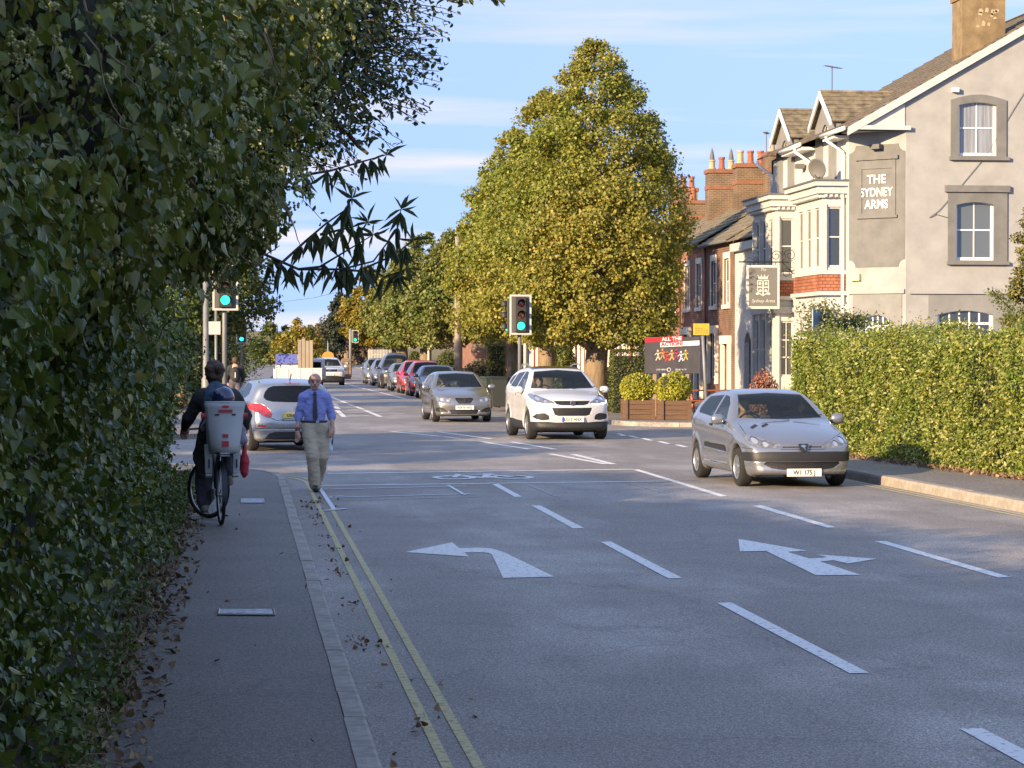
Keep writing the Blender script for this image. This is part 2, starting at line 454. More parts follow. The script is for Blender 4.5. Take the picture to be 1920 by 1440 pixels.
def kerb_run(name, path, w, h, mat, stone=.915, gap=.010, z0=-.08, bat=0.012):
    """kerb stones laid along a path (path = road-side edge, stones to its left)"""
    root = bpy.data.objects.new(name, None); C.objects.link(root); tag(root, kind='structure')
    pts = [Vector((p[0], p[1])) for p in path]
    seg = [(pts[i+1]-pts[i]).length for i in range(len(pts)-1)]
    L = sum(seg)
    def at(s):
        for i, l in enumerate(seg):
            if s <= l or i == len(seg)-1:
                return pts[i] + (pts[i+1]-pts[i]) * (s/l)
            s -= l
    n = int(L/stone); rnd = random.Random(3)
    for i in range(n):
        a = at(i*stone + gap/2); b = at((i+1)*stone - gap/2)
        t = (b-a).normalized(); nn = Vector((-t.y, t.x)); dz = rnd.uniform(-.004, .004); dn = rnd.uniform(-.004, .004)
        l = (b-a).length; c = .016
        prof = [(0, z0), (-.0, h-c-.02), (bat, h-.004), (bat+c, h), (w, h), (w, z0)]
        V = [(s, q[0]+dn, q[1]+dz) for s in (0, l) for q in prof]; k = len(prof)
        F = [tuple(range(k))[::-1], tuple(range(k, 2*k))] + [(j, (j+1)%k, k+(j+1)%k, k+j) for j in range(k)]
        o = mesh('kerb_stone', V, F, mat, root)
        bm = bmesh.new(); bm.from_mesh(o.data); bmesh.ops.recalc_face_normals(bm, faces=bm.faces[:]); bm.to_mesh(o.data); bm.free()
        o.matrix_basis = Matrix(((t.x, nn.x, 0, a.x), (t.y, nn.y, 0, a.y), (0, 0, 1, 0), (0, 0, 0, 1)))
    return root
kerb_run('kerb_left', [(KX, 3)] + left_edge[1:-1] + [(-16, 42)], KW, KH, M_kerb)

# --- left side beyond the side road
left_far = [(-45, 53)] + arc(KX-5.6, 58, 5.0, -90, 0, 10) + [(.55, 90), (1.2, 140), (2.6, 200), (4.5, 300), (8, 420)]
tag(slab('pavement_beyond', left_far + [(5.6, 420), (2.1, 300), (.2, 200), (-1.2, 140), (-1.9, 90), (-2.0, 57), (-45, 55)], -.1, KH, M_path2), kind='structure')
tag(slab('grass_verge', [(-45, 55.0), (-2.0, 57.0), (-1.9, 90), (-1.2, 140), (.2, 200), (2.1, 300), (5.6, 420), (-60, 420), (-60, 55)], -.1, KH+.02, M_grass), kind='structure')
kerb_run('kerb_beyond', [(-15, 53.1)] + left_far[1:12] + [(1.2, 140)], KW, KH+.004, M_kerb, stone=1.83)

# --- right pavement beside the big hedge, bending into the side street
right_edge = RK + [(9.40, 43)]
rc = arc(12.4, 43.5, 3.0, 180, 90, 8)
right_path = right_edge + rc[1:] + [(40, 46.5)]
rp_in = [(p[0] + .16, p[1]) for p in right_edge] + [(12.4 + (p[0]-12.4)*.95, 43.5 + (p[1]-43.5)*.95) for p in rc[1:]] + [(40, 46.35)]
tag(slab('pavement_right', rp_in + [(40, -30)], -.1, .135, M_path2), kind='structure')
kerb_run('kerb_right', [(p[0], p[1]) for p in right_path[::-1]][1:-1] + [(9.78, 10)], .16, .14, M_kerb2)

# --- forecourt of the pub and pavement along the terrace
fc_edge = [(40, 61.5), (13.5, 61.5)] + arc(13.0, 64.5, 3.0, 270, 180, 8) + [(9.95, 90), (10.6, 140), (12, 200), (14, 300), (17.5, 420)]
tag(slab('pavement_terrace', [(p[0]+.08, p[1]+.05) for p in fc_edge] + [(60, 420), (60, 61.6)], -.1, .115, M_path2), kind='structure')
kerb_run('kerb_terrace', [(p[0], p[1]) for p in fc_edge[1:13][::-1]], .13, .122, M_kerb2, stone=1.83)

# ------------------------------------------------------------------ painted markings (children of the road)
MZ = .005
def quad_px(name, pts, mat, z=MZ):
    P = [G(x, y, z) for x, y in pts]
    return ground_poly(name, [(p.x, p.y) for p in P], z, mat, road)
def stripe(name, p, q, w, mat, z=MZ):
    """stripe on the road from world point p to q"""
    a, b = Vector(p), Vector(q); t = (b-a).normalized(); n = Vector((-t.y, t.x)) * w/2
    return ground_poly(name, [a-n, b-n, b+n, a+n], z, mat, road)
def px_stripe(name, p, q, w, mat, z=MZ):
    a, b = G(*p), G(*q)
    return stripe(name, (a.x, a.y), (b.x, b.y), w, mat, z)
def c5(x, y): return (540 + x/2.6667, 780 + y/2.6667)
def c6(x, y): return (1160 + x/2.25, 800 + y/2.25)
# lane line between the two lanes on our side
quad_px('lane_dash', [c5(1005,332), c5(1040,332), c5(1170,403), c5(1135,405)], M_white)
quad_px('lane_dash', [c5(1217,447), c5(1262,447), c5(1480,560), c5(1425,562)], M_white)
quad_px('lane_dash', [(1126,1016), (1145,1015), (1279,1083.5), (1253,1084.5)], M_white)
quad_px('lane_dash', [c6(415,743), c6(475,741), c6(1056,1038), c6(975,1040)], M_white)
quad_px('lane_dash', [c6(1437,1273), c6(1530,1270), (2140,1516), (2070,1516)], M_white)
# centre line
quad_px('centre_line', [c6(60,181), c6(85,180), c6(458,292), c6(430,295)], M_white)
quad_px('centre_line', [c6(562,333), c6(602,331), c6(918,424), c6(880,426)], M_white)
quad_px('centre_line', [c6(1078,483), c6(1125,482), c6(1655,634), c6(1600,636)], M_white)
# cycle box
px_stripe('stop_line', c5(195,289), c5(1725,267), .20, M_white)
px_stripe('stop_line', (585, 911), (1252, 902.5), .17, M_white)
# spray-chalk survey marks
for a, b, w in [((215,368),(890,352),.06), ((205,410),(915,391),.07), ((210,425),(945,406),.05), ((180,476),(290,465),.09),
                ((190,187),(225,185),.08), ((228,185),(255,183),.08), ((300,178),(395,174),.03)]:
    px_stripe('survey_line', c5(*a), c5(*b), w, M_chalk if w != .05 else M_whitew, z=MZ+.004)
px_stripe('survey_line', c5(160,365), c5(232,474), .055, M_chalk, z=MZ+.008)
px_stripe('survey_line', c5(800,348), c5(885,397), .05, M_chalk, z=MZ+.004)
px_stripe('survey_line', c5(1200,345), c5(1345,404), .05, M_whitew)
px_stripe('survey_line', c5(1740,345), c5(1892,389), .05, M_whitew)
px_stripe('survey_line', c5(205,407), c5(275,403), .06, M_chalk, z=MZ+.008)
# arrows
quad_px('turn_arrow', [c5(587,680), c5(820,631), c5(857,661), c5(960,658), c5(1020,662), c5(1085,683), c5(1332,803), c5(1075,809),
                       c5(1020,692), c5(1000,684), c5(960,681), c5(883,682), c5(905,703)], M_white)
quad_px('straight_or_right_arrow', [c6(505,473), c6(795,523), c6(712,528), c6(802,556), c6(862,553), c6(880,550), c6(835,539), c6(1090,557), c6(968,577), c6(905,563),
                       c6(850,569), c6(1022,625), c6(832,626), c6(622,524), c6(512,526)], M_white)
# bicycle symbol in the box
def bike_symbol():
    a = G(*c5(720, 310)); b = G(*c5(1228, 306))
    u = (b-a); L = u.length; u.normalize(); v = Vector((-u.y, u.x, 0))
    cc = (a+b)/2
    rW = L*.215
    mb = MB()
    def P(x, y): return cc + u*x + v*y + Vector((0,0,MZ))
    SY = 2.55                                 # the symbol is drawn stretched along the road
    for sx in (-1, 1):
        n = 28; x0 = sx*(L/2 - rW)
        V = []; F = []
        for k in range(n):
            t = 2*math.pi*k/n
            V.append(P(x0 + rW*math.cos(t), rW*math.sin(t)*SY*.62)); V.append(P(x0 + (rW-.11)*math.cos(t), (rW*SY*.62-.20)*math.sin(t)))
        for k in range(n):
            j = (k+1) % n; F.append((2*k, 2*j, 2*j+1, 2*k+1))
        mb.add(V, F)
    x1 = L/2 - rW
    def bar(p, q, w):
        p, q = Vector(p), Vector(q); t = (q-p).normalized(); n = Vector((-t.y, t.x))*w/2
        mb.poly([P(*(p-n)), P(*(q-n)), P(*(q+n)), P(*(p+n))])
    bar((-x1, 0), (-x1*.55, .98), .09); bar((-x1*.60, .62), (x1*.42, .78), .13); bar((-x1*.52, .55), (x1*.02, -.15), .13)
    bar((x1*.02, -.15), (x1*.45, .95), .13); bar((x1*.02, -.15), (x1, 0), .1); bar((x1, 0), (x1*.42, .78), .1)
    bar((-x1*.75, .98), (-x1*.35, .98), .12); bar((x1*.28, .98), (x1*.68, .98), .16)
    for i in range(len(mb.V)): mb.V[i] = (mb.V[i][0], mb.V[i][1], MZ + .0003*(i % 17))
    mb.build('bicycle_symbol', M_white, road)
bike_symbol()
# hatched island ahead
for a, b, w in [((510,77),(860,113),.13), ((750,80),(1020,115),.13), ((960,128),(1205,167),.13), ((1115,130),(1335,167),.13),
                ((1310,190),(1588,241),.13), ((1425,192),(1628,242),.13)]:
    px_stripe('island_edge', c5(*a), c5(*b), w, M_white)
for a, b, w in [((510,77),(600,76),.16), ((760,97),(850,95),.2), ((690,100),(770,105),.18), ((840,108),(920,106),.2), ((940,120),(1010,117),.2)]:
    px_stripe('hatch_bar', c5(*a), c5(*b), w, M_whitew)
def c9(x, y): return (560 + x/9.6, 660 + y/9.6)
for a, b in [((640,930),(690,970)), ((660,985),(730,1030)), ((690,1050),(825,1172)), ((590,805),(640,830)), ((640,835),(735,870)),
             ((760,880),(860,920)), ((885,935),(985,972)), ((1025,985),(1170,1035)), ((1190,1050),(1480,1168))]:
    px_stripe('island_edge', c9(*a), c9(*b), .16, M_white)
for a, b in [((850,1158),(1270,1146)), ((850,1092),(1180,1085)), ((840,1050),(1080,1040)), ((780,1000),(1000,996)), ((740,955),(900,950)), ((1400,1108),(1900,1108))]:
    px_stripe('hatch_bar', c9(*a), c9(*b), .25, M_white)
px_stripe('edge_line', c9(1230,670), c9(1920,845), .12, M_white); px_stripe('edge_line', c9(800,560), c9(1200,668), .12, M_white)
# give-way marks across the side street on the right
for x0 in (0, 45, 100, 172, 245):
    px_stripe('give_way_dash', c6(x0, 30+x0*.19), c6(x0+38 if x0 else 25, 33+x0*.19+7), .12, M_white)
# double yellow lines
for off, nm in ((.335, 'yellow_line'), (.485, 'yellow_line')):
    cx_, cy_, r_ = KX-6.0, 36.0, 6.0 + off
    path = [(KX+off, -8), (KX+off, 36)] + arc(cx_, cy_, r_, 0, 90, 14)[1:] + [(-14, 36+r_)]
    V = []; F = []; w = .056
    for side in (-w/2, w/2):
        pass
    A = offset_in(path, w/2); B = offset_in(path, -w/2)
    V = [(p[0], p[1], MZ) for p in A] + [(p[0], p[1], MZ) for p in B]; n = len(path)
    F = [(i, n+i, n+i+1, i+1) for i in range(n-1)]
    mesh(nm, V, F, M_yellow, road)
for off in (.14, .27):
    path = [(p[0]-off, p[1]) for p in RK] + [(9.42-off, 43)]
    A = offset_in(path, .028); B = offset_in(path, -.028); n = len(path)
    mesh('yellow_line', [(p[0], p[1], MZ) for p in A] + [(p[0], p[1], MZ) for p in B], [(i, n+i, n+i+1, i+1) for i in range(n-1)], M_yellow, road)
# ------------------------------------------------------------------ foliage tools
NPR = np.random.default_rng(11)
LEAF = {
 'ivy':  (np.array([(0,.04,0),(-.24,-.06,.05),(-.47,.18,.06),(-.36,.42,.08),(-.20,.70,.02),(0,1,-.16),(.20,.70,.02),(.36,.42,.08),(.47,.18,.06),(.24,-.06,.05)], float), [(0,5,4,3,2,1),(0,9,8,7,6,5)]),
 'oval': (np.array([(0,0,0),(-.24,.26,.05),(-.25,.64,.04),(0,1,-.12),(.25,.64,.04),(.24,.26,.05)], float), [(0,3,2,1),(0,5,4,3)]),
 'lance':(np.array([(0,0,0),(-.085,.25,.03),(-.075,.60,-.02),(0,1,-.22),(.075,.60,-.02),(.085,.25,.03)], float), [(0,3,2,1),(0,5,4,3)]),
 'heart':(np.array([(0,0,0),(-.46,.42,.10),(0,1,-.05),(.46,.42,.10)], float), [(0,2,1,1),(0,3,2,2)]),
 'dia':  (np.array([(0,0,0),(-.36,.48,.05),(0,1,0),(.36,.48,.05)], float), None),
}
def unit(a): return a / np.maximum(np.linalg.norm(a, axis=-1, keepdims=True), 1e-9)
def leaf_frames(n, out, droop=.5, spread=.8, rng=NPR, nsp=.6):
    """tip directions and normals for n leaves; out = outward direction (n,3)"""
    tip = unit(out * .5 + rng.normal(size=(n,3)) * spread + np.array([0,0,-droop]))
    nor = unit(out + rng.normal(size=(n,3)) * nsp + np.array([0,0,.35]))
    ax = unit(np.cross(tip, nor)); nor = np.cross(ax, tip)
    return ax, tip, nor
def leaves(name, P, size, fr, shape, mat, parent=None, kind='stuff'):
    V, F = LEAF[shape]
    ax, tip, nor = fr
    n = len(P); k = len(V)
    s = np.asarray(size).reshape(-1,1,1) if np.ndim(size) else size
    W = P[:,None,:] + s * (V[None,:,0,None]*ax[:,None,:] + V[None,:,1,None]*tip[:,None,:] + V[None,:,2,None]*nor[:,None,:])
    base = (np.arange(n)*k)[:,None]
    if shape in ('dia', 'heart'):
        f = np.concatenate([base + np.array([[0,2,1]]), base + np.array([[0,3,2]])])
    else:
        f = np.concatenate([base + np.array([F[0]]), base + np.array([F[1]])])
    o = np_mesh(name, W.reshape(-1,3), f, mat, parent)
    if kind: o['kind'] = kind
    return o
_leafmesh = {}
def single_leaves(P, size, fr, shape, mat, parent, name='leaf'):
    """leaves that show large: one object each, mesh shared"""
    key = (shape, mat.name)
    if key not in _leafmesh:
        V, F = LEAF[shape]
        me = bpy.data.meshes.new('leaf'); me.from_pydata([tuple(v) for v in V], [], F); me.materials.append(mat); _leafmesh[key] = me
    me = _leafmesh[key]; ax, tip, nor = fr
    for i in range(len(P)):
        o = bpy.data.objects.new(name, me); s = float(size[i] if np.ndim(size) else size)
        a, t, nn, p = ax[i]*s, tip[i]*s, nor[i]*s, P[i]
        o.matrix_basis = Matrix(((a[0],t[0],nn[0],p[0]),(a[1],t[1],nn[1],p[1]),(a[2],t[2],nn[2],p[2]),(0,0,0,1)))
        o.parent = parent; C.objects.link(o)
def split_big(P, size, fr, keep=300):
    """indices of the leaves that show largest in the frame / the rest"""
    x, y, d = to_px(P)
    s = np.asarray(size) if np.ndim(size) else np.full(len(P), size)
    score = np.where((x > -5) & (x < 1925) & (y > -5) & (y < 1445) & (d > .5), s/np.maximum(d,.1), 0)
    idx = np.argsort(-score); big = idx[:keep]; rest = idx[keep:]
    pick = lambda ii: (P[ii], s[ii], tuple(a[ii] for a in fr))
    return pick(big), pick(rest)
def vnoise(P, f, seed=0):
    """cheap smooth 3-d value noise, -1..1"""
    Q = P*f + seed*17.13
    i = np.floor(Q).astype(np.int64); u = Q - i; u = u*u*(3-2*u)
    def h(a, b, c):
        n = (a*374761393 + b*668265263 + c*1274126177 + seed*977) & 0x7fffffff
        n = ((n ^ (n >> 13))*1274126177) & 0x7fffffff
        return ((n ^ (n >> 16)) & 0xffff)/32767.5 - 1
    r = 0
    for dx in (0,1):
        for dy in (0,1):
            for dz in (0,1):
                w = (u[...,0] if dx else 1-u[...,0])*(u[...,1] if dy else 1-u[...,1])*(u[...,2] if dz else 1-u[...,2])
                r = r + w*h(i[...,0]+dx, i[...,1]+dy, i[...,2]+dz)
    return r
M_bark = mk('bark', (.16, .115, .07), .95, col2=(.27, .20, .13), scale=9, bump=.9, bscale=22, stretch=(1,1,.25))
M_bark_d = mk('bark_dark', (.05, .04, .028), .95, col2=(.10, .08, .055), scale=9, bump=.9, bscale=30, stretch=(1,1,.3))
M_inner = mk('dark_core', (.012, .014, .007), 1.0, col2=(.03, .03, .015), scale=5, bump=.8, bscale=30)  # near-black colour of the solid cores added behind the leaves
M_litter = leaf_mat('litter_leaf', [(0,(.10,.055,.025)),(.35,(.17,.10,.05)),(.7,(.24,.16,.09)),(1,(.33,.25,.15))], rough=.8, trans=0)

def limb(mb, a, b, r0, r1, wob=.06, n=5, rng=None, sides=7):
    rng = rng or random
    a, b = Vector(a), Vector(b); L = (b-a).length
    pts = []; rs = []
    for i in range(n+1):
        t = i/n
        p = a.lerp(b, t) + Vector((rng.uniform(-1,1), rng.uniform(-1,1), rng.uniform(-.4,.4))) * wob * L * (t*(1-t)*4)
        pts.append(p); rs.append(r0 + (r1-r0)*t)
    mb.tube(pts, rs, sides)
    return pts
# ------------------------------------------------------------------ left side: hedge, ivy, overhanging shrubs
M_ivy = leaf_mat('ivy_leaf', [(0,(.048,.076,.014)),(.4,(.084,.126,.022)),(.75,(.138,.17,.031)),(.93,(.225,.23,.05)),(1,(.33,.29,.08))],
                 rough=.26, trans=.18, spec=.45, big=(.75,.85,.8), bigscale=.8)
M_ivy2 = leaf_mat('ivy_leaf_pale', [(0,(.066,.096,.018)),(.5,(.13,.158,.033)),(.85,(.21,.212,.053)),(1,(.34,.30,.09))],
                 rough=.28, trans=.22, spec=.45, big=(.8,.9,.85), bigscale=.9)
M_privet = leaf_mat('privet_leaf', [(0,(.030,.050,.015)),(.5,(.055,.080,.024)),(.9,(.095,.115,.036)),(1,(.18,.16,.06))], rough=.38, trans=.18, spec=.5)
M_budd = leaf_mat('buddleia_leaf', [(0,(.055,.075,.032)),(.6,(.085,.105,.045)),(1,(.13,.12,.06))], rough=.5, trans=.35)
M_umbel = mk('ivy_umbel', (.30,.30,.10), .8, col2=(.44,.42,.16), scale=30)

# ---- hedge wall along the pavement
hedge = thing('ivy_hedge', 'tall dark ivy-covered hedge along the left pavement with leaf litter at its foot', 'hedge', (0,0,0))
def hedge_top(Y):
    P = np.stack([np.zeros_like(Y), Y, np.zeros_like(Y)], -1)
    t = np.where(Y < 9, 3.6, np.where(Y < 20, 3.0, 2.75))
    t = np.where(Y > 32, 2.75 - (Y-32)*.35, t)
    return t + .32*vnoise(P, .45, 3) + .16*vnoise(P, 1.3, 4)
def hedge_face(Y, z):
    P = np.stack([np.zeros_like(Y), Y, z], -1)
    f = -1.08 + .28*vnoise(P, .8, 1) + .20*vnoise(P, 2.1, 2) + .10*vnoise(P, 5.0, 6)
    f = f + .30*np.clip(1 - z/.55, 0, 1)**1.5              # foot of the hedge spreads to the path
    f = f + .22*np.exp(-((z-1.9)/.7)**2) - .12*np.clip(z-2.4, 0, 2)
    f = f - .5*np.clip((Y-31)/6, 0, 1)**1.5
    return f
Ys = np.linspace(-14, 36.5, 150); Zs = np.linspace(0, 1, 18)
YY, TT = np.meshgrid(Ys, Zs, indexing='ij')
ZZ = TT*(hedge_top(YY)-.15)
XX = hedge_face(YY, ZZ) - .40 - .25*np.clip(TT-.8,0,1)*5*.4
V = np.stack([XX, YY, ZZ+.06], -1).reshape(-1,3)
n0, n1 = len(Ys), len(Zs)
I = np.arange(n0*n1).reshape(n0, n1)
Fq = np.stack([I[:-1,:-1], I[1:,:-1], I[1:,1:], I[:-1,1:]], -1).reshape(-1,4)
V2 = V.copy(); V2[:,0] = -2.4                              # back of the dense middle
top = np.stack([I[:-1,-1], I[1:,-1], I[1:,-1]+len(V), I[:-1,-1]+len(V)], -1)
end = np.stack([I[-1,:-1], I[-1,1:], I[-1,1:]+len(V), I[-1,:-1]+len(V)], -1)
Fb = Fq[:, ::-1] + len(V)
np_mesh('branches', np.concatenate([V, V2]), np.concatenate([Fq, Fb, top, end]), M_inner, hedge)  # solid dark core, added behind the leaves to block light
def hedge_leaves(n, y0, y1, size, seed, power=1.0):
    r = np.random.default_rng(seed)
    Y = y0 + (y1-y0)*r.random(n)**power
    z = r.random(n)**.9*hedge_top(Y)
    X = hedge_face(Y, z) - r.random(n)**1.5*.42 + r.normal(size=n)*.035
    P = np.stack([X, Y, z+.08], -1)
    out = np.tile(np.array([.93,-.18,.18]), (n,1))
    s = size*(.45 + 1.3*r.random(n)**2)
    return P, s, leaf_frames(n, out, droop=.85, spread=.6, rng=r, nsp=.85)
def cat(*L): return (np.concatenate([a[0] for a in L]), np.concatenate([a[1] for a in L]), tuple(np.concatenate([a[2][i] for a in L]) for i in range(3)))
H = cat(hedge_leaves(22000, 5, 13, .056, 1), hedge_leaves(26000, 12, 37, .058, 2), hedge_leaves(5000, -14, 5, .12, 3))
# top crest
r = np.random.default_rng(5); n = 14000
Y = r.uniform(-14, 37, n); X = hedge_face(Y, hedge_top(Y)) - r.random(n)*1.3
P = np.stack([X, Y, hedge_top(Y) + r.normal(size=n)*.12 + .02], -1)
H = cat(H, (P, .075*r.uniform(.6,1.3,n), leaf_frames(n, np.tile(np.array([.3,0,.9]),(n,1)), .4, .8, r)))
(bP, bs, bf), (rP, rs_, rf) = split_big(*H)
single_leaves(bP, bs, bf, 'ivy', M_ivy, hedge)
leaves('foliage', rP, rs_, rf, 'ivy', M_ivy, hedge)
# thin stems and bare twigs on the hedge face
mb = MB(); rr = random.Random(4)
for i in range(70):
    Y = rr.uniform(6, 30); z = rr.uniform(.2, 2.4); x = float(hedge_face(np.array([Y]), np.array([z]))[0]) - .02
    a = Vector((x, Y, z)); b = a + Vector((rr.uniform(.0,.16), rr.uniform(-.5,.5), rr.uniform(-.35,.45)))
    mb = MB(); limb(mb, a, b, .005, .002, .12, 4, rr, 4); mb.build('twig', M_bark_d, hedge)
# leaf litter and dry stalks at the foot, along the path
r = np.random.default_rng(8); n = 3600
Y = 8 + 29*r.random(n)**1.5; X = -.74 + r.random(n)**2.2*.36*r.choice([1,1,1,.5], n) - .10*r.random(n) - .4*np.clip((Y-31)/6,0,1)
P = np.stack([X, Y, .122 + .05*np.clip(-.66-X, 0, 1)*r.random(n)*4 + .004], -1)
fr = leaf_frames(n, np.tile(np.array([0,0,1.]),(n,1)), 0, .9, r)
lit = leaves('leaf_litter', P, .045*r.uniform(.5,1.4,n), fr, 'ivy', M_litter); tag(lit, 'brown leaf litter along the foot of the ivy hedge', 'leaves', kind='stuff')
mb = MB()
for i in range(130):
    Y = 8 + 20*rr.random()**1.6; x = rr.uniform(-.82, -.6); a = Vector((x, Y, .125)); L = rr.uniform(.1,.35)
    b = a + Vector((rr.uniform(-.1,.16)*1.4, rr.uniform(-.3,.1), rr.uniform(.0,.18)))
    mb.tube([a, a.lerp(b,.5)+Vector((0,0,.04)), b], [.003,.0025,.0012], 4)
tag(mb.build('dry_stalk', mk('dry_straw', (.22,.17,.09), .9, col2=(.35,.29,.17), scale=20)), 'dry stalks and twigs poking from the hedge foot', 'twigs', kind='stuff')
# weeds of fresh green at the foot
r = np.random.default_rng(9); n = 2600
cY = 8 + 26*r.random(60)**1.3; k = r.integers(0, 60, n)
P = np.stack([-.76 + r.normal(size=n)*.07 , cY[k] + r.normal(size=n)*.16, .15 + np.abs(r.normal(size=n))*.12], -1)
M_weed = leaf_mat('weed_leaf', [(0,(.05,.085,.02)),(.6,(.085,.125,.03)),(1,(.16,.17,.05))], rough=.5, trans=.25)
tag(leaves('weeds', P, .05*r.uniform(.5,1.3,n), leaf_frames(n, np.tile(np.array([.6,-.2,.6]),(n,1)), 0, .8, r), 'oval', M_weed), 'small green weeds at the hedge foot beside the path', 'weeds', kind='stuff')
# dry leaves washed against the kerb
r = np.random.default_rng(10); n = 120
cl = np.array([(0.86,27.5),(0.90,28.6),(.95,23.9),(.88,22.3),(.86,21.2),(.84,16.2),(.83,15.9),(.92,12.6),(.86,30.2),(.93,31.3),(.80,18.6),(.88,25.5)])
k = r.integers(0, len(cl), n)
P = np.concatenate([np.stack([cl[k,0] + r.normal(size=n)*.06, cl[k,1] + r.normal(size=n)*.22, np.full(n,.012) + r.random(n)*.012], -1),
                    np.stack([r.uniform(.68,1.3,50), r.uniform(11,34,50), np.full(50,.012)], -1),
                    np.stack([r.uniform(-.6,.5,22), r.uniform(11,34,22), np.full(22,.124)], -1)])
P[:,0] = np.where(P[:,2] < .1, np.maximum(P[:,0], .70), P[:,0])
n = len(P)
tag(leaves('gutter_leaves', P, .038*r.uniform(.4,1.3,n), leaf_frames(n, np.tile(np.array([0,0,1.]),(n,1)), -.05, .9, r), 'ivy',
    leaf_mat('gutter_leaf', [(0,(.09,.04,.018)),(.5,(.17,.085,.035)),(1,(.26,.15,.07))], rough=.8, trans=0)), 'small drifts of dry brown leaves in the left gutter', 'leaves', kind='stuff')

# ---- arborescent ivy hanging over the path
def blob_points(n, c, rad, rng, seed, shell=.45, nz=.22, f=1.1, cut=None):
    d = unit(rng.normal(size=(n,3)))
    w = 1 + nz*vnoise(d*np.array(rad)*1.0 + np.array(c), f, seed) + nz*.6*vnoise(d*np.array(rad) + np.array(c), f*2.6, seed+1)
    rr_ = w*(1 - shell*rng.random(n)**1.5)
    P = np.array(c) + d*np.array(rad)*rr_[:,None]
    out = unit(d/np.array(rad))
    if cut is not None:
        m = cut(P); P = P[m]; out = out[m]
    return P, out
ivy = thing('ivy_mass', 'heavy bush of flowering ivy overhanging the left pavement, with pale umbels', 'ivy bush')
blobs = [((-1.35,10.6,3.25),(1.30,1.5,1.00),9000), ((-.95,12.6,3.45),(1.28,1.5,1.05),11000), ((-.50,13.2,2.88),(.72,.9,.50),5000),
         ((-1.9,9.0,3.6),(1.3,1.5,1.1),6000), ((-.62,13.4,4.05),(1.05,1.2,.8),5000), ((-1.35,8.9,2.55),(.75,1.2,.45),3000), ((-.95,11.9,2.55),(.62,.9,.36),3000)]
L = []; core = []
for i,(c,rad,n) in enumerate(blobs):
    r = np.random.default_rng(20+i)
    P, out = blob_points(int(n*1.35), c, rad, r, 30+i, shell=.42, nz=.27, f=1.5)
    L.append((P, .050*(.5 + 1.4*r.random(len(P))**2.2), leaf_frames(len(P), out, droop=1.0, spread=.5, rng=r, nsp=.8)))
I_ = cat(*L)
(bP, bs, bf), (rP, rs_, rf) = split_big(*I_)
single_leaves(bP, bs, bf, 'ivy', M_ivy2, ivy)
leaves('foliage', rP, rs_, rf, 'ivy', M_ivy2, ivy)
mb = MB()
def icos(c, rad):
    bm = bmesh.new(); bmesh.ops.create_icosphere(bm, subdivisions=3, radius=1)
    V = np.array([v.co[:] for v in bm.verts]); w = 1 + .2*vnoise(V*2+np.array(c), 1.1, 5)
    V = V*w[:,None]*np.array(rad) + np.array(c); F = [[v.index for v in f.verts] for f in bm.faces]; bm.free()
    return V, F
for (c, rad, n) in blobs: mb.add(*icos(c, [a*.60 for a in rad]))
mb.build('branches', M_inner, ivy)  # lumpy dark solids added inside the leaf shells, opaque to light
mb = MB(); rr = random.Random(6)
for (a, b) in [((-1.9,12,0),(-1.3,12.4,3.2)), ((-2.0,10,0),(-1.6,10.4,3.3)), ((-1.3,12.4,3.2),(-.2,13.0,3.1)), ((-1.6,10.4,3.3),(-.6,11.3,3.3)), ((-1.2,13,3.0),(.1,13.4,3.9))]:
    limb(mb, a, b, .07, .025, .06, 6, rr, 6)
mb.build('stem', M_bark_d, ivy)
# bare hanging shoots
for i in range(46):
    c, rad, _n = blobs[rr.choice([0,1,1,2,4,5,6])]; a = Vector(c) + Vector((rr.uniform(.3,.95)*rad[0], rr.uniform(-.9,.3)*rad[1], rr.uniform(-.9,.5)*rad[2]))
    mb = MB(); limb(mb, a, a + Vector((rr.uniform(0,.25), rr.uniform(-.3,.1), rr.uniform(-.45,.15))), .006, .002, .12, 5, rr, 4); mb.build('shoot', M_bark, ivy)
# flower umbels
r = np.random.default_rng(40); mb = MB(); cand = []
for i,(c,rad,n) in enumerate(blobs[:5]):
    P, out = blob_points(300, c, [a*1.03 for a in rad], r, 30+i, shell=.05, nz=.20)
    cand.append(np.concatenate([P, out], 1))
cand = np.concatenate(cand); cand = cand[(cand[:,3] > -.1) & (cand[:,0] > -1.3)]
r.shuffle(cand)
dia = np.array([(0,0,1),(1,0,0),(0,1,0),(-1,0,0),(0,-1,0),(0,0,-1)], float); dF = [(0,1,2),(0,2,3),(0,3,4),(0,4,1),(5,2,1),(5,3,2),(5,4,3),(5,1,4)]
UV = []; UF = []
for row in cand[:620]:
    c = row[:3] + row[3:]*.05
    for k in range(11):
        d = unit(r.normal(size=3) + row[3:]*.5); p = c + d*.030*r.uniform(.8,1.1)
        b = len(UV); UV += [tuple(p + q*.0095) for q in dia]; UF += [tuple(b+j for j in f) for f in dF]
o = mesh('flower_heads', UV, UF, M_umbel, ivy); o['kind'] = 'stuff'

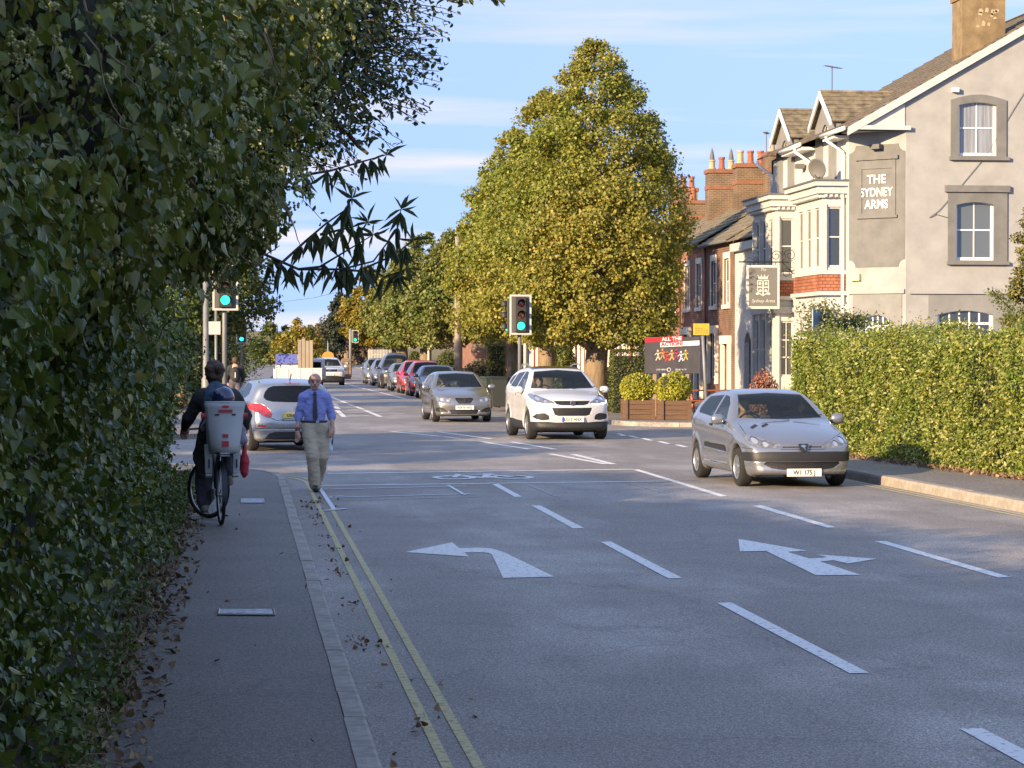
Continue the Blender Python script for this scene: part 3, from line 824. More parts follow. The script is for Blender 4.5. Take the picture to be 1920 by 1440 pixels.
# ---- small-leaved shrub above, open to the sky
priv = thing('privet_shrub', 'small-leaved evergreen shrub reaching over the road at top left, sky showing through', 'shrub')
pb = [((-.06,16.2,4.35),(1.02,1.4,.95),7500), ((.42,16.2,4.05),(.70,1.0,.70),4200), ((-.62,16.6,4.0),(1.0,1.2,.95),6000), ((.10,16.4,3.50),(.52,.8,.42),2300), ((.70,16.0,4.5),(.42,.7,.62),1900)]
L = []
for i,(c,rad,n) in enumerate(pb):
    r = np.random.default_rng(50+i)
    P, out = blob_points(int(n*1.55), c, rad, r, 60+i, shell=.85, nz=.30, f=1.6)
    g = vnoise(P, 3.0, 77+i); m = g > -.45                  # gaps
    P, out = P[m], out[m]
    L.append((P, .052*r.uniform(.6,1.3,len(P)), leaf_frames(len(P), out, droop=.45, spread=.9, rng=r)))
Q = cat(*L)
# sprays at the edge
r = np.random.default_rng(58); mb = MB(); rr = random.Random(9); sp = []
stems = [((-1.9,16.5,0),(-.6,16.4,3.5)), ((-.6,16.4,3.5),(.2,16.2,4.3)), ((.2,16.2,4.3),(.95,16,4.6)), ((-.6,16.4,3.5),(.5,16.2,3.7)), ((.1,16.2,4.1),(.9,16.1,4.0)), ((.0,16.3,4.2),(-.2,16.3,5.0)), ((.5,16.2,3.7),(.85,16.1,3.35))]
for a, b in stems: limb(mb, a, b, .03 if a[2] else .06, .012, .07, 6, rr, 5)
for i in range(150):
    th = rr.uniform(-1.5, 1.9); c = pb[rr.choice([0,0,1,1,3,4,4])]; a = Vector(c[0]) + Vector((math.cos(th)*c[1][0]*.6, rr.uniform(-.5,.5), math.sin(th)*c[1][2]*.6))
    b = a + Vector((math.cos(th)*.42 + .08, rr.uniform(-.2,.2), math.sin(th)*.36 - .05))
    pts = limb(mb, a, b, .005, .002, .08, 5, rr, 4)
    for j in range(16):
        t = (j+1)/16; p = a.lerp(b, t); sp.append((p.x+rr.uniform(-.02,.02), p.y+rr.uniform(-.02,.02), p.z+rr.uniform(-.02,.02)))
sp = np.array(sp)
Q = cat(Q, (sp, .045*r.uniform(.6,1.2,len(sp)), leaf_frames(len(sp), np.tile(np.array([.3,-.2,.2]),(len(sp),1)), .35, .9, r)))
# the twig that dips into the top edge of the view
tw = [AT(835+i*11, -2+8*math.sin(i*.8)-i*.4, 13.0) for i in range(10)]
mb.tube([AT(760,-60,13.2), AT(800,-12,13.1)] + tw, [.006]*2 + [.004]*10, 4)
r2 = np.random.default_rng(3); tp = np.array([tuple(p) for p in tw for _ in range(3)])
Q = cat(Q, (tp, .055*r2.uniform(.7,1.2,len(tp)), leaf_frames(len(tp), np.tile(np.array([.9,-.4,0.]),(len(tp),1)), .0, .5, r2)))
(bP, bs, bf), (rP, rs_, rf) = split_big(*Q)
single_leaves(bP, bs, bf, 'oval', M_privet, priv)
leaves('foliage', rP, rs_, rf, 'oval', M_privet, priv)
mb.build('branches', M_bark_d, priv)['kind'] = 'stuff'

# ---- buddleia with long drooping leaves
bud = thing('buddleia', 'buddleia branches with long drooping leaves hanging against the sky', 'shrub')
mb = MB(); rr = random.Random(12); BP = []; BT = []; BS = []
stem_px = [ [(480,470),(560,505),(640,505),(700,490),(745,430),(752,392)], [(640,505),(672,508),(740,478),(775,450)], [(520,500),(575,450),(610,420),(645,395),(660,372)],
            [(560,505),(600,500),(650,470),(700,440)], [(600,440),(650,428),(690,417)], [(560,330),(620,320),(690,300),(725,290)], [(690,500),(720,520),(760,505)] ]
for sp_ in stem_px:
    Yd = rr.uniform(12.9, 13.8)
    pts = [AT(x, y, Yd + rr.uniform(-.1,.1)) for x, y in sp_]
    mb.tube(pts, [.009 - .006*i/(len(pts)-1) for i in range(len(pts))], 5)
    for i in range(1, len(pts)):
        for t in (rr.uniform(.1,.45), rr.uniform(.5,.95)):
            p = pts[i-1].lerp(pts[i], t)
            for s in range(rr.randint(3,9)):
                BP.append(tuple(p)); BT.append((rr.uniform(-.6,.7), rr.uniform(-.6,.5), rr.uniform(-2.0,-.5))); BS.append(rr.uniform(.06,.19))
    for s in range(9):
        BP.append(tuple(pts[-1])); BT.append((rr.uniform(-.9,.9), rr.uniform(-.6,.6), rr.uniform(-.6,.8))); BS.append(rr.uniform(.06,.15))
mb.build('stem', M_bark_d, bud)
BP = np.array(BP); BT = unit(np.array(BT)); BS = np.array(BS)
nn = unit(np.random.default_rng(2).normal(size=BP.shape) + np.array([0,-.3,.6])); ax = unit(np.cross(BT, nn)); nn = np.cross(ax, BT)
(bP, bs, bf), (rP, rs_, rf) = split_big(BP, BS, (ax, BT, nn))
single_leaves(bP, bs, bf, 'lance', M_budd, bud)
if len(rP): leaves('foliage', rP, rs_, rf, 'lance', M_budd, bud)
# ------------------------------------------------------------------ trees
def tree(name, label, base, top, rx, z0, n, mat, leaf=.11, peak=.62, trunk_r=.3, seed=1, group=None, lean=0, clump=.5, trunk_mat=None, shape='heart', bare=0.0, ry=None, fork=1, zlow=None, cat_='tree'):
    """broadleaf tree: tapered trunk, limbs, a crown of leaf clumps filling a rounded cone; base = (x,y,z)"""
    root = thing(name, label, cat_, base, 0, group)
    r = np.random.default_rng(seed); rr = random.Random(seed)
    H = top; ry = ry or rx
    def half_w(t):                                         # crown half-width factor by height 0..1
        t = np.clip(t, 0, 1)
        return np.where(t < .38, .72 + .28*np.sin(t/.38*math.pi/2), np.maximum(1 - ((t-.38)/.62), 0)**peak)
    nc = max(60, n//110)
    t = r.random(nc*3); w = half_w(t); keep = r.random(nc*3) < (w**1.3 + .08); t = t[keep][:nc]; nc = len(t); w = half_w(t)
    ang = r.random(nc)*2*math.pi; rad = np.sqrt(r.random(nc))**.55*w
    wob = 1 + .11*vnoise(np.stack([np.cos(ang)*2, np.sin(ang)*2, t*5], -1), 1.0, seed)
    cc = np.stack([lean*t + np.cos(ang)*rad*rx*wob, np.sin(ang)*rad*ry*wob, z0 + t*(H-z0)], -1)
    csz = clump*r.uniform(.6,1.25,nc)*(.55+.45*w)
    k = r.integers(0, nc, n)
    d = unit(r.normal(size=(n,3))); rad_ = r.random(n)**.45
    P = cc[k] + d*(rad_*csz[k])[:,None]*np.array([1,1,.75])
    P[:,2] = np.maximum(P[:,2], (zlow or z0) - .35 + .25*r.random(n))
    axis = np.stack([lean*np.clip((P[:,2]-z0)/(H-z0),0,1), np.zeros(n), P[:,2]*0 + z0 + (H-z0)*.35], -1)
    out = unit((P-axis)/np.array([rx,ry,(H-z0)*.6]) + d*.6)
    leaves('crown', P, leaf*r.uniform(.6,1.3,n), leaf_frames(n, out, .55, .65, r), shape, mat, root)
    mb = MB(); tm = trunk_mat or M_bark
    tb = z0 + .25*(H-z0)
    pts = [Vector((0,0,-.1)), Vector((0,0,.25)), Vector((rr.uniform(-.05,.05),rr.uniform(-.05,.05),z0*.6)), Vector((rr.uniform(-.1,.1),0,z0+.3))]
    mb.tube(pts, [trunk_r*1.45, trunk_r*1.1, trunk_r, trunk_r*.95], 12)
    limb(mb, pts[-1]-Vector((0,0,.3)), (lean*.7, 0, H*.86), trunk_r*.8, .03, .03, 6, rr, 8)
    ends = cc[r.choice(nc, min(nc, 26), replace=False)]
    for e in ends:
        zs = max(z0*.9, min(e[2]-1.0, H*.7)); a = Vector((lean*.4*zs/H, 0, zs))
        limb(mb, a, tuple(e), trunk_r*.30*(1-.6*zs/H), .015, .10, 5, rr, 5)
    o = mb.build('trunk', tm, root, smooth=True)
    return root
M_lime = leaf_mat('lime_leaf', [(0,(.125,.14,.022)),(.30,(.205,.21,.034)),(.62,(.29,.265,.046)),(.84,(.36,.305,.06)),(.95,(.39,.28,.06)),(1,(.50,.41,.12))], rough=.5, trans=.32, big=(.72,.90,.75), bigscale=.25)
M_limeg = leaf_mat('lime_leaf_green', [(0,(.075,.095,.02)),(.5,(.145,.16,.034)),(.85,(.225,.215,.055)),(1,(.33,.28,.09))], rough=.5, trans=.25, big=(.8,.95,.8), bigscale=.4)
M_gold = leaf_mat('gold_leaf', [(0,(.14,.11,.015)),(.5,(.27,.20,.025)),(1,(.42,.30,.05))], rough=.5, trans=.3, big=(.6,.8,.7), bigscale=.5)
M_oak = leaf_mat('left_tree_leaf', [(0,(.04,.062,.015)),(.5,(.075,.10,.024)),(.85,(.13,.15,.036)),(1,(.24,.22,.06))], rough=.5, trans=.3, big=(.7,.85,.8), bigscale=.5)
M_darkleaf = leaf_mat('dark_tree_leaf', [(0,(.015,.022,.012)),(.6,(.030,.040,.022)),(1,(.055,.06,.035))], rough=.6, trans=.1)
M_far = leaf_mat('far_tree_leaf', [(0,(.09,.075,.03)),(.5,(.14,.11,.045)),(1,(.22,.16,.07))], rough=.6, trans=.2)
M_rust = leaf_mat('rust_tree_leaf', [(0,(.10,.07,.05)),(.5,(.17,.12,.08)),(1,(.26,.19,.13))], rough=.6, trans=.2)
Gl = 'lime trees along the right pavement'
tree('lime_tree', 'tall pointed lime tree turning golden, nearest of the row behind the white car', (11.1,74,.1), 11.7, 3.0, 2.15, 112000, M_lime, .098, .60, .36, 101, Gl, clump=.52, zlow=2.3)
tree('lime_tree', 'golden-green lime tree, second of the row, merging behind the tall pointed one', (11.0,85,.1), 11.3, 3.0, 2.5, 66000, M_lime, .11, .62, .30, 102, Gl, clump=.52)
tree('lime_tree', 'golden lime tree forming the left shoulder of the big crown, behind the traffic light', (11.0,95.8,.1), 10.9, 2.75, 2.5, 54000, M_lime, .12, .62, .30, 103, Gl, clump=.52)
tree('lime_tree', 'green lime tree just left of the big golden crown, above the wooden pole', (11.2,124,.1), 8.7, 2.6, 2.4, 24000, M_limeg, .16, .7, .28, 104, Gl, clump=.6)
tree('lime_tree', 'green lime tree behind the two red parked cars', (11.0,143,.1), 9.2, 2.9, 2.4, 24000, M_limeg, .17, .7, .36, 105, Gl, clump=.65)
tree('lime_tree', 'green lime tree beyond the red parked cars, beside the yellow tree', (11.1,165,.1), 8.9, 2.8, 2.6, 19000, M_limeg, .19, .7, .4, 106, Gl, clump=.65)
tree('maple_tree', 'bright yellow autumn tree at the far end of the row', (10.2,188,.1), 8.7, 2.5, 2.6, 16000, M_gold, .2, .6, .25, 107, clump=.6)
tree('evergreen_tree', 'dark evergreen tree at the far left end of the row', (9.3,212,.1), 8.8, 1.9, 2.2, 9000, M_darkleaf, .24, .6, .25, 108, clump=.6)
# trees on the left beyond the side road
tree('roadside_tree', 'green tree overhanging the left kerb beyond the side road', (-2.2,84,.1), 7.6, 3.1, 2.3, 26000, M_oak, .13, .8, .22, 111, lean=1.0, clump=.65)
tree('roadside_tree', 'large green tree far behind the left traffic lights', (-6.2,94,.1), 8.2, 3.4, 1.8, 26000, M_oak, .13, .8, .25, 112, clump=.65)
tree('roadside_tree', 'dark green tree at the left edge beyond the cyclist', (-11.5,104,.1), 8.0, 3.6, 1.4, 20000, M_oak, .13, .8, .25, 113, clump=.65)
# tall trees in the garden behind the hedge; their shade lies over the junction
for i,(x,y,h,rx) in enumerate([(-10,36,6.8,3.2),(-9.5,44.5,6.4,2.4),(-16,40,8.5,3.8),(-22,34,9.5,4.0)]):
    tree('garden_tree', ['broad garden tree hidden behind the left hedge','garden tree at the corner of the left side road','tall garden tree farther behind the left hedge','tallest garden tree far behind the left hedge'][i], (x,y,.1), h, rx, 1.2, 9000, M_oak, .2, .8, .22, 120+i, clump=.9)
# far end of the road
for i,(px_,yd,h,rx,m,l) in enumerate([(592,330,6.2,4.2,M_far,'low olive-brown tree beyond the white oncoming car'), (628,345,7.0,4.6,M_far,'rounded olive tree at the end of the road'),
        (560,300,6.0,3.6,M_gold,'small yellowish tree above the lorry'), (655,330,8.6,3.5,M_rust,'bare-looking rusty pink tree below the dark evergreen'), (520,310,6.5,4.0,M_oak,'distant green tree left of the lorry'), (690,350,8.0,5.0,M_far,'distant olive tree behind the parked cars')]):
    p = AT(px_, 660, yd)
    tree('distant_tree', l, (p.x, yd, 0), h, rx, .6, 6000, m, .34, .9, .2, 130+i, clump=1.0, group='trees at the end of the road')
# ------------------------------------------------------------------ big sunlit hedge on the right
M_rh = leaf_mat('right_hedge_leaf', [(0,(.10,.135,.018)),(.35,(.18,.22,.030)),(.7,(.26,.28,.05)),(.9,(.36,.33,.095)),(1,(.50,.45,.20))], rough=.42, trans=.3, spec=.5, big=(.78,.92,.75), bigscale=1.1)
rhedge = thing('clipped_hedge', 'high bright green hedge in full sun beside the right pavement', 'hedge')
HX0, HX1 = 11.25, 13.1
def rh_front(Y): return 11.12 + np.clip((40-Y)*.085, -1, 2)
def rh_top(Y, X=None):
    P = np.stack([np.zeros_like(Y), Y, np.zeros_like(Y)], -1)
    return 2.15 + .14*vnoise(P, .8, 41) + .10*vnoise(P, 2.4, 42) + .08*np.clip((39-Y)/4, 0, 1)
def rh_pts(n, r):
    """points over front, left end and top faces"""
    y0, y1 = 27.0, 45.4
    k = r.random(n)
    Y = y0 + (y1-y0)*r.random(n); z = r.random(n)
    zt = rh_top(Y)
    P = np.zeros((n,3)); out = np.zeros((n,3))
    nz = lambda Q, s: .20*vnoise(Q, 1.0, s) + .12*vnoise(Q, 2.8, s+1) + .06*vnoise(Q, 6.0, s+2)
    a = k < .60
    Q = np.stack([np.zeros(n), Y, z*zt], -1)
    bul = nz(Q, 51) + .22*np.clip(1 - z*2.4, 0, 1) - .10*np.clip(z-.85,0,1)*6
    P[a] = np.stack([rh_front(Y) - bul, Y, .12 + z*zt], -1)[a]; out[a] = (-1,-.1,.15)
    b = (k >= .60) & (k < .80)
    X = rh_front(np.full(n,y1)) + 2.2*r.random(n)
    P[b] = np.stack([X, y1 + nz(np.stack([X,np.zeros(n),z*2],-1), 53) - .25*z, .12 + z*rh_top(np.full(n,y1))], -1)[b]; out[b] = (0,1,.1)
    c = k >= .80
    X = rh_front(Y) + 1.9*r.random(n)
    P[c] = np.stack([X, Y, .12 + zt + nz(np.stack([X,Y,np.zeros(n)],-1), 55)], -1)[c]; out[c] = (0,-.1,1)
    P -= out*(r.random(n)**2*.20)[:,None]
    st = r.random(n) < .07; P[st] += (out*(r.random(n)**2*.26)[:,None] + r.normal(size=(n,3))*.03)[st]
    return P, out
r = np.random.default_rng(70); n = 90000
P, out = rh_pts(n, r)
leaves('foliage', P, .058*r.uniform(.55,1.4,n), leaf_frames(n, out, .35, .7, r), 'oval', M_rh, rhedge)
ys = np.linspace(27.2, 45.0, 40)
mb = MB(); V = []; F = []
for i, y in enumerate(ys):
    x0 = float(rh_front(np.array([y]))[0]) + .30; t = float(rh_top(np.array([y]))[0]) - .10
    V += [(x0-.12,y,0),(x0-.05,y,t*.5),(x0+.08,y,t),(x0+1.8,y,t),(x0+1.8,y,0)]
for i in range(len(ys)-1):
    for j in range(5): F.append((i*5+j, i*5+(j+1)%5, (i+1)*5+(j+1)%5, (i+1)*5+j))
F += [(0,1,2,3,4), tuple((len(ys)-1)*5+j for j in range(5))]
mb.add(V, F); mb.build('branches', mk('dark_core_right', (.025,.035,.010), 1.0, col2=(.05,.06,.02), scale=6), rhedge)  # dark solid block added within the hedge so no light passes
# wilder growth on top: climbing sprays, and litter at the foot
def spray(name, label, pts, n, leaf, mat, spread, seed, catg='climber', shape='oval'):
    root = thing(name, label, catg, pts[0]); r = np.random.default_rng(seed); b = np.array(pts[0])
    A = np.array([tuple(p) for p in pts]); k = r.integers(0, len(A)-1, n); t = r.random(n)[:,None]
    P = A[k]*(1-t) + A[k+1]*t + r.normal(size=(n,3))*np.array(spread) - b
    leaves('foliage', P, leaf*r.uniform(.6,1.3,n), leaf_frames(n, unit(r.normal(size=(n,3))+np.array([-.4,-.4,.2])), .4, .8, r), shape, mat, root)
    mb = MB(); mb.tube([Vector(p)-Vector(pts[0]) for p in pts], .015, 5); mb.build('stem', M_bark_d, root)
    return root
M_climb = leaf_mat('climber_leaf', [(0,(.07,.095,.022)),(.5,(.12,.14,.035)),(.9,(.20,.20,.06)),(1,(.33,.25,.11))], rough=.45, trans=.3)
spray('climbing_plant', 'leafy climber rising above the left end of the hedge in front of the white bays', [AT(1530,640,46), AT(1535,600,46.2), AT(1545,575,46.4)], 1500, .06, M_climb, (.22,.3,.12), 71)
spray('climbing_plant', 'dark climber along the hedge top below the red tiled band', [AT(1560,620,47), AT(1590,600,47), AT(1610,605,47)], 1300, .06, M_oak, (.2,.3,.10), 72)
spray('climbing_plant', 'long loose shoot above the hedge under the pub ground floor windows', [AT(1860,545,37), AT(1875,560,37), AT(1900,585,37), AT(1925,610,37)], 420, .05, M_climb, (.05,.2,.05), 73)
tree('conifer', 'yellow-green conifer rising behind the hedge at the right edge', (AT(1948,600,38).x,38,.1), 4.85, .58, .5, 14000, leaf_mat('conifer_leaf', [(0,(.08,.09,.02)),(.6,(.16,.15,.035)),(1,(.27,.22,.06))], rough=.5, trans=.2), .055, .5, .06, 74, clump=.16, shape='oval')
r = np.random.default_rng(75); n = 1500
Y = r.uniform(33,45,n); P = np.stack([rh_front(Y) - .30 - np.abs(r.normal(size=n))*.12, Y, np.full(n,.145) + .03*r.random(n)], -1)
tag(leaves('verge_litter', P, .05*r.uniform(.5,1.4,n), leaf_frames(n, np.tile(np.array([0,0,1.]),(n,1)), 0, .8, r), 'ivy', M_litter), 'dry leaves along the foot of the sunlit hedge', 'leaves', kind='stuff')
p = G(1700, 862, .12)
bush = thing('low_bush', 'low dark bush at the foot of the sunlit hedge, in shadow', 'bush', (p.x, p.y, .12))
r = np.random.default_rng(76); n = 2600
P, out = blob_points(n, (0,0,.12), (.42,.75,.30), r, 79, shell=.4, nz=.25, f=2.5); P[:,2] = np.maximum(P[:,2], 0)
leaves('foliage', P, .05*r.uniform(.6,1.3,n), leaf_frames(n, out, .3, .7, r), 'oval', M_oak, bush)  # darker leaf colour stands in for the silver car's cast shadow
# ------------------------------------------------------------------ buildings
M_render = mk('pale_render', (.28,.278,.265), .9, col2=(.345,.34,.325), scale=1.6, detail=7, bump=.12, bscale=60)
M_grey = mk('grey_render', (.135,.134,.127), .9, col2=(.175,.173,.164), scale=2.2, detail=7, bump=.12, bscale=60)
M_grey2 = mk('mid_grey_render', (.19,.19,.18), .9, col2=(.235,.233,.222), scale=2.0, detail=7, bump=.12, bscale=60)
M_cream = mk('white_joinery', (.46,.455,.43), .55, col2=(.54,.533,.505), scale=5, bump=.05)
M_pvc = mk('white_pvc', (.78,.77,.73), .35)
M_slate = mk('slate', (.085,.07,.055), .85, col2=(.20,.165,.11), scale=5, detail=8, bump=.5, bscale=18, stretch=(1,1,1))
M_moss = mk('mossy_slate', (.10,.085,.06), .9, col2=(.27,.22,.13), scale=3.5, detail=8, bump=.5, bscale=18)
M_tile = brick_mat('hung_tile', (.33,.11,.055), (.42,.155,.08), (.14,.05,.03), 1, 'yz', .16, .10, .8, .010)
M_tilex = brick_mat('hung_tile_side', (.33,.11,.055), (.42,.155,.08), (.14,.05,.03), 1, 'xz', .16, .10, .8, .010)
M_ochre = brick_mat('cheek_tile', (.34,.20,.075), (.42,.26,.11), (.22,.13,.05), 1, 'xz', .17, .12, .5, .006)
M_brick = brick_mat('house_brick', (.20,.085,.05), (.135,.075,.05), (.20,.16,.12), 1, 'yz', .225, .075, .3, .010)
M_brick2 = brick_mat('house_brick_red', (.30,.11,.06), (.22,.085,.05), (.24,.19,.14), 1, 'yz', .225, .075, .3, .010)
M_brickx = brick_mat('chimney_brick', (.17,.10,.055), (.12,.072,.042), (.22,.17,.11), 1, 'xz', .225, .075, .5, .012)
M_brickr = mk('chimney_band', (.20,.09,.05), .9, col2=(.27,.125,.07), scale=8, bump=.3)
M_glass = mk('window_glass', (.035,.042,.050), .04, spec=.9)
M_glass2 = mk('window_glass_pale', (.10,.115,.12), .05, spec=.9)
M_glassc = glass_mat('clear_window_glass', (.9,.93,.95), .94)
M_curtain = mk('net_curtain', (.36,.37,.385), .9, col2=(.46,.47,.485), scale=3, stretch=(9,9,.5))
M_dark = mk('dark_room', (.02,.02,.022), 1)
M_lead = mk('lead', (.12,.12,.12), .7)
M_pot_r = mk('red_pot', (.28,.09,.05), .85, col2=(.36,.14,.085), scale=9)
M_pot_b = mk('buff_pot', (.36,.27,.16), .85, col2=(.46,.36,.22), scale=9)
M_iron = mk('black_iron', (.02,.02,.02), .5, metal=.4)
M_letter = mk('painted_letter', (.70,.69,.66), .6)

class Frame:
    """a wall plane: o + u*s + z*Z, outward normal n"""
    def __init__(s, o, u, n): s.o = Vector(o); s.u = Vector(u).normalized(); s.n = Vector(n).normalized()
    def P(s, a, z, d=0.0): return s.o + s.u*a + Vector((0,0,z)) + s.n*d
def wall(name, fr, outer, holes, t, mat, parent, d0=0.0):
    loops = [[Vector((a, z, 0)) for a, z in outer]] + [[Vector((a, z, 0)) for a, z in h] for h in holes]
    tri = tessellate_polygon(loops)
    flat = [p for l in loops for p in l]
    V = [fr.P(p.x, p.y, d0) for p in flat] + [fr.P(p.x, p.y, d0 - t) for p in flat]
    n = len(flat); F = [tuple(x) for x in tri] + [tuple(i+n for i in x)[::-1] for x in tri]
    b = 0
    for l in loops:
        k = len(l)
        for i in range(k): F.append((b+i, b+(i+1) % k, n+b+(i+1) % k, n+b+i))
        b += k
    o = mesh(name, V, F, mat, parent)
    bm = bmesh.new(); bm.from_mesh(o.data); bmesh.ops.recalc_face_normals(bm, faces=bm.faces[:]); bm.to_mesh(o.data); bm.free()
    return o
def rect(a0, a1, z0, z1): return [(a0,z0),(a1,z0),(a1,z1),(a0,z1)]
def archr(a0, a1, z0, z1, rise, n=8):
    """rectangle with segmental arched head: z1 is the spring line"""
    pts = [(a0,z0),(a1,z0)]
    for i in range(n+1):
        t = i/n; pts.append((a1 + (a0-a1)*t, z1 + rise*math.sin(math.pi*t)))
    return pts
def fbox(mb, fr, a0, a1, z0, z1, d0, d1): mb.obox(fr.o, fr.u, fr.n, (0,0,1), a0, a1, d0, d1, z0, z1)
def ring(mb, fr, out, inn, d0, d1):
    """frame between two outlines with the same number of points"""
    k = len(out); V = []
    for d in (d0, d1):
        V += [fr.P(a, z, d) for a, z in out] + [fr.P(a, z, d) for a, z in inn]
    F = []
    for i in range(k):
        j = (i+1) % k
        F += [(2*k+i, 2*k+j, 3*k+j, 3*k+i), (i, j, k+j, k+i)[::-1], (i, j, 2*k+j, 2*k+i), (k+i, 3*k+i, 3*k+j, k+j)]
    mb.add(V, F)
def sash(fr, parent, a0, a1, z0, z1, cols=2, rows=2, rise=0.0, rec=.09, fw=.055, glass=None, mat=None, curtain=False, bar=.03, name='window'):
    """a sash window set in an opening: frame with its own panes"""
    mat = mat or M_pvc; glass = glass or M_glass
    mb = MB()
    out = archr(a0, a1, z0, z1, rise) if rise else rect(a0, a1, z0, z1)
    s = 1 if a1 > a0 else -1
    inn = archr(a0+fw*s, a1-fw*s, z0+fw*1.3, z1-fw*(0 if rise else 1), rise*.9) if rise else rect(a0+fw*s, a1-fw*s, z0+fw*1.3, z1-fw)
    ring(mb, fr, out, inn, -rec-.05, -rec)
    w = mb.build(name, mat, parent)
    zt = z1 + rise*.85 if rise else z1 - fw
    za = z0 + fw*1.3; A0, A1 = a0+fw*s, a1-fw*s
    for i in range(cols):
        for j in range(rows):
            p0 = A0 + (A1-A0)*i/cols; p1 = A0 + (A1-A0)*(i+1)/cols; q0 = za + (zt-za)*j/rows; q1 = za + (zt-za)*(j+1)/rows
            if rise and j == rows-1:
                hh = lambda a: z1 + rise*.9*math.sin(math.pi*min(max((a-A0)/(A1-A0),0),1))
                pts = [(p0,q0),(p1,q0)] + [(p1+(p0-p1)*k/4, hh(p1+(p0-p1)*k/4)) for k in range(5)]
            else: pts = rect(p0, p1, q0, q1)
            if (fr.u.cross(Vector((0,0,1)))).dot(fr.n)*s < 0: pts = pts[::-1]
            mesh('pane', [fr.P(a, z, -rec-.032 + (.012 if j else 0)) for a, z in pts], [tuple(range(len(pts)))], glass, w)
    mb = MB()
    for i in range(1, cols): fbox(mb, fr, A0+(A1-A0)*i/cols - bar/2*s, A0+(A1-A0)*i/cols + bar/2*s, za+.002, zt-.002 if not rise else z1+rise*.8, -rec-.045, -rec-.006)
    for j in range(1, rows): fbox(mb, fr, A0, A1, za+(zt-za)*j/rows - bar*.7, za+(zt-za)*j/rows + bar*.7, -rec-.046, -rec-.003)
    if cols > 1 or rows > 1: mb.build('glazing_bar', mat, w)
    if curtain:
        mb = MB(); n = 40; m = (A0+A1)/2
        for (c0, c1) in ((A0, m-.06*s), (m+.02*s, A1)):
            V = []; 
            for i in range(n+1):
                a = c0+(c1-c0)*i/n; d = -rec-.085 + .016*math.sin(i*1.9)+.008*math.sin(i*.7)
                V += [fr.P(a, z0, d), fr.P(a, z1+rise, d)]
            mb.add(V, [(2*i,2*i+2,2*i+3,2*i+1) for i in range(n)])
        mb.build('curtain', M_curtain, w)
        mb = MB(); fbox(mb, fr, a0, a1, z0, z1+rise, -rec-.55, -rec-.5); mb.build('dark_interior', M_dark, w)
    return w
def pipe(name, pts, r, mat, parent): return MB().tube(pts, r, 8).build(name, mat, parent, smooth=True)
def roof_slope(name, P, mat, parent, rows=14, t=.04, seed=0):
    """slope from quad P (eave a, eave b, ridge b, ridge a), laid in uneven overlapping courses"""
    a, b, c, d = [Vector(p) for p in P]; n = (b-a).cross(d-a).normalized()
    if n.z < 0: n = -n
    rr = random.Random(seed); mb = MB()
    L = (b-a).length; cols = max(3, int(L/.55))
    for i in range(rows):
        t0 = i/rows; t1 = (i+1)/rows + .012
        for j in range(cols):
            s0, s1 = j/cols, (j+1)/cols
            lift = rr.uniform(.0, .012)
            e0, e1 = a.lerp(b, s0), a.lerp(b, s1); r0, r1 = d.lerp(c, s0), d.lerp(c, s1)
            lo0, lo1, hi0, hi1 = e0.lerp(r0,t0), e1.lerp(r1,t0), e0.lerp(r0,t1), e1.lerp(r1,t1)
            A = [lo0+n*(t+lift), lo1+n*(t+lift), hi1+n*.012, hi0+n*.012]; B = [lo0, lo1, hi1-n*.02, hi0-n*.02]
            mb.add(A+B, [(0,1,2,3),(7,6,5,4),(0,4,5,1),(1,5,6,2),(2,6,7,3),(3,7,4,0)])
    o = mb.build(name, mat, parent); o['kind'] = 'stuff'
    return o

# ================================================================== the corner pub
PX, PY = 17.75, 68.04                      # street front plane; where the cut-off corner starts
GX, GY = 19.10, 66.70                      # gable wall plane
pub = thing('corner_pub', 'grey and cream three-storey corner pub with white bays, painted wall sign and dormers', 'pub')
FG = Frame((0, GY, 0), (1,0,0), (0,-1,0))                      # gable, s = X
FC = Frame((PX, PY, 0), (GX-PX, GY-PY, 0), Vector((-(PY-GY), -(GX-PX), 0)))
FF = Frame((PX, 0, 0), (0,1,0), (-1,0,0))                      # street front, s = Y
LC = Vector((GX-PX, GY-PY)).length
EAVE = 8.42; SL = .573
def rake(x): return 8.47 + SL*(x - 17.7)
# gable wall with its windows
g = lambda x, y: AT(x, y, GY)
w2 = [g(1797,292).x, g(1868,292).x, g(1797,292).z, g(1797,197).z]
w1 = [g(1792,488).x, g(1863,488).x, g(1792,488).z, g(1792,384).z]
w0 = [g(1757,640).x, g(1862,640).x, 2.0, g(1757,590).z]
holes = [archr(*w2, .08), archr(*w1, .08), archr(*w0, .12)]
wall('gable_wall', FG, [(GX,0),(31,0),(31,8.5),(24.5,rake(24.5)),(17.7,rake(17.7)),(17.7,EAVE),(GX,EAVE)], holes, .3, M_render, pub)
wall('gable_surround', FG, rect(g(1783,0).x, g(1887,0).x, w2[2]-.03, w2[3]+.14) [:2] + archr(g(1783,0).x, g(1887,0).x, w2[2]-.03, w2[3]+.15, .16)[2:], [holes[0]], .05, M_grey, pub, .05)
wall('gable_surround', FG, rect(g(1778,0).x, g(1889,0).x, w1[2]-.03, g(0,345).z), [holes[1]], .05, M_grey, pub, .05)
for (xa_, xb_, za_, zb_) in ((1780,1892,w2[2]-.13,w2[2]-.03), (1776,1892,w1[2]-.13,w1[2]-.03), (1772,1893,g(0,346).z,g(0,333).z)):
    mb = MB(); fbox(mb, FG, g(xa_,0).x, g(xb_,0).x, za_, zb_, 0, .12); mb.build('window_ledge', M_grey, pub)
sash(FG, pub, *w2, 2, 2, .08, glass=mk('curtained_glass', (.17,.18,.195), .12, col2=(.30,.31,.325), scale=2.5, stretch=(7,7,.25), spec=.8), fw=.07)
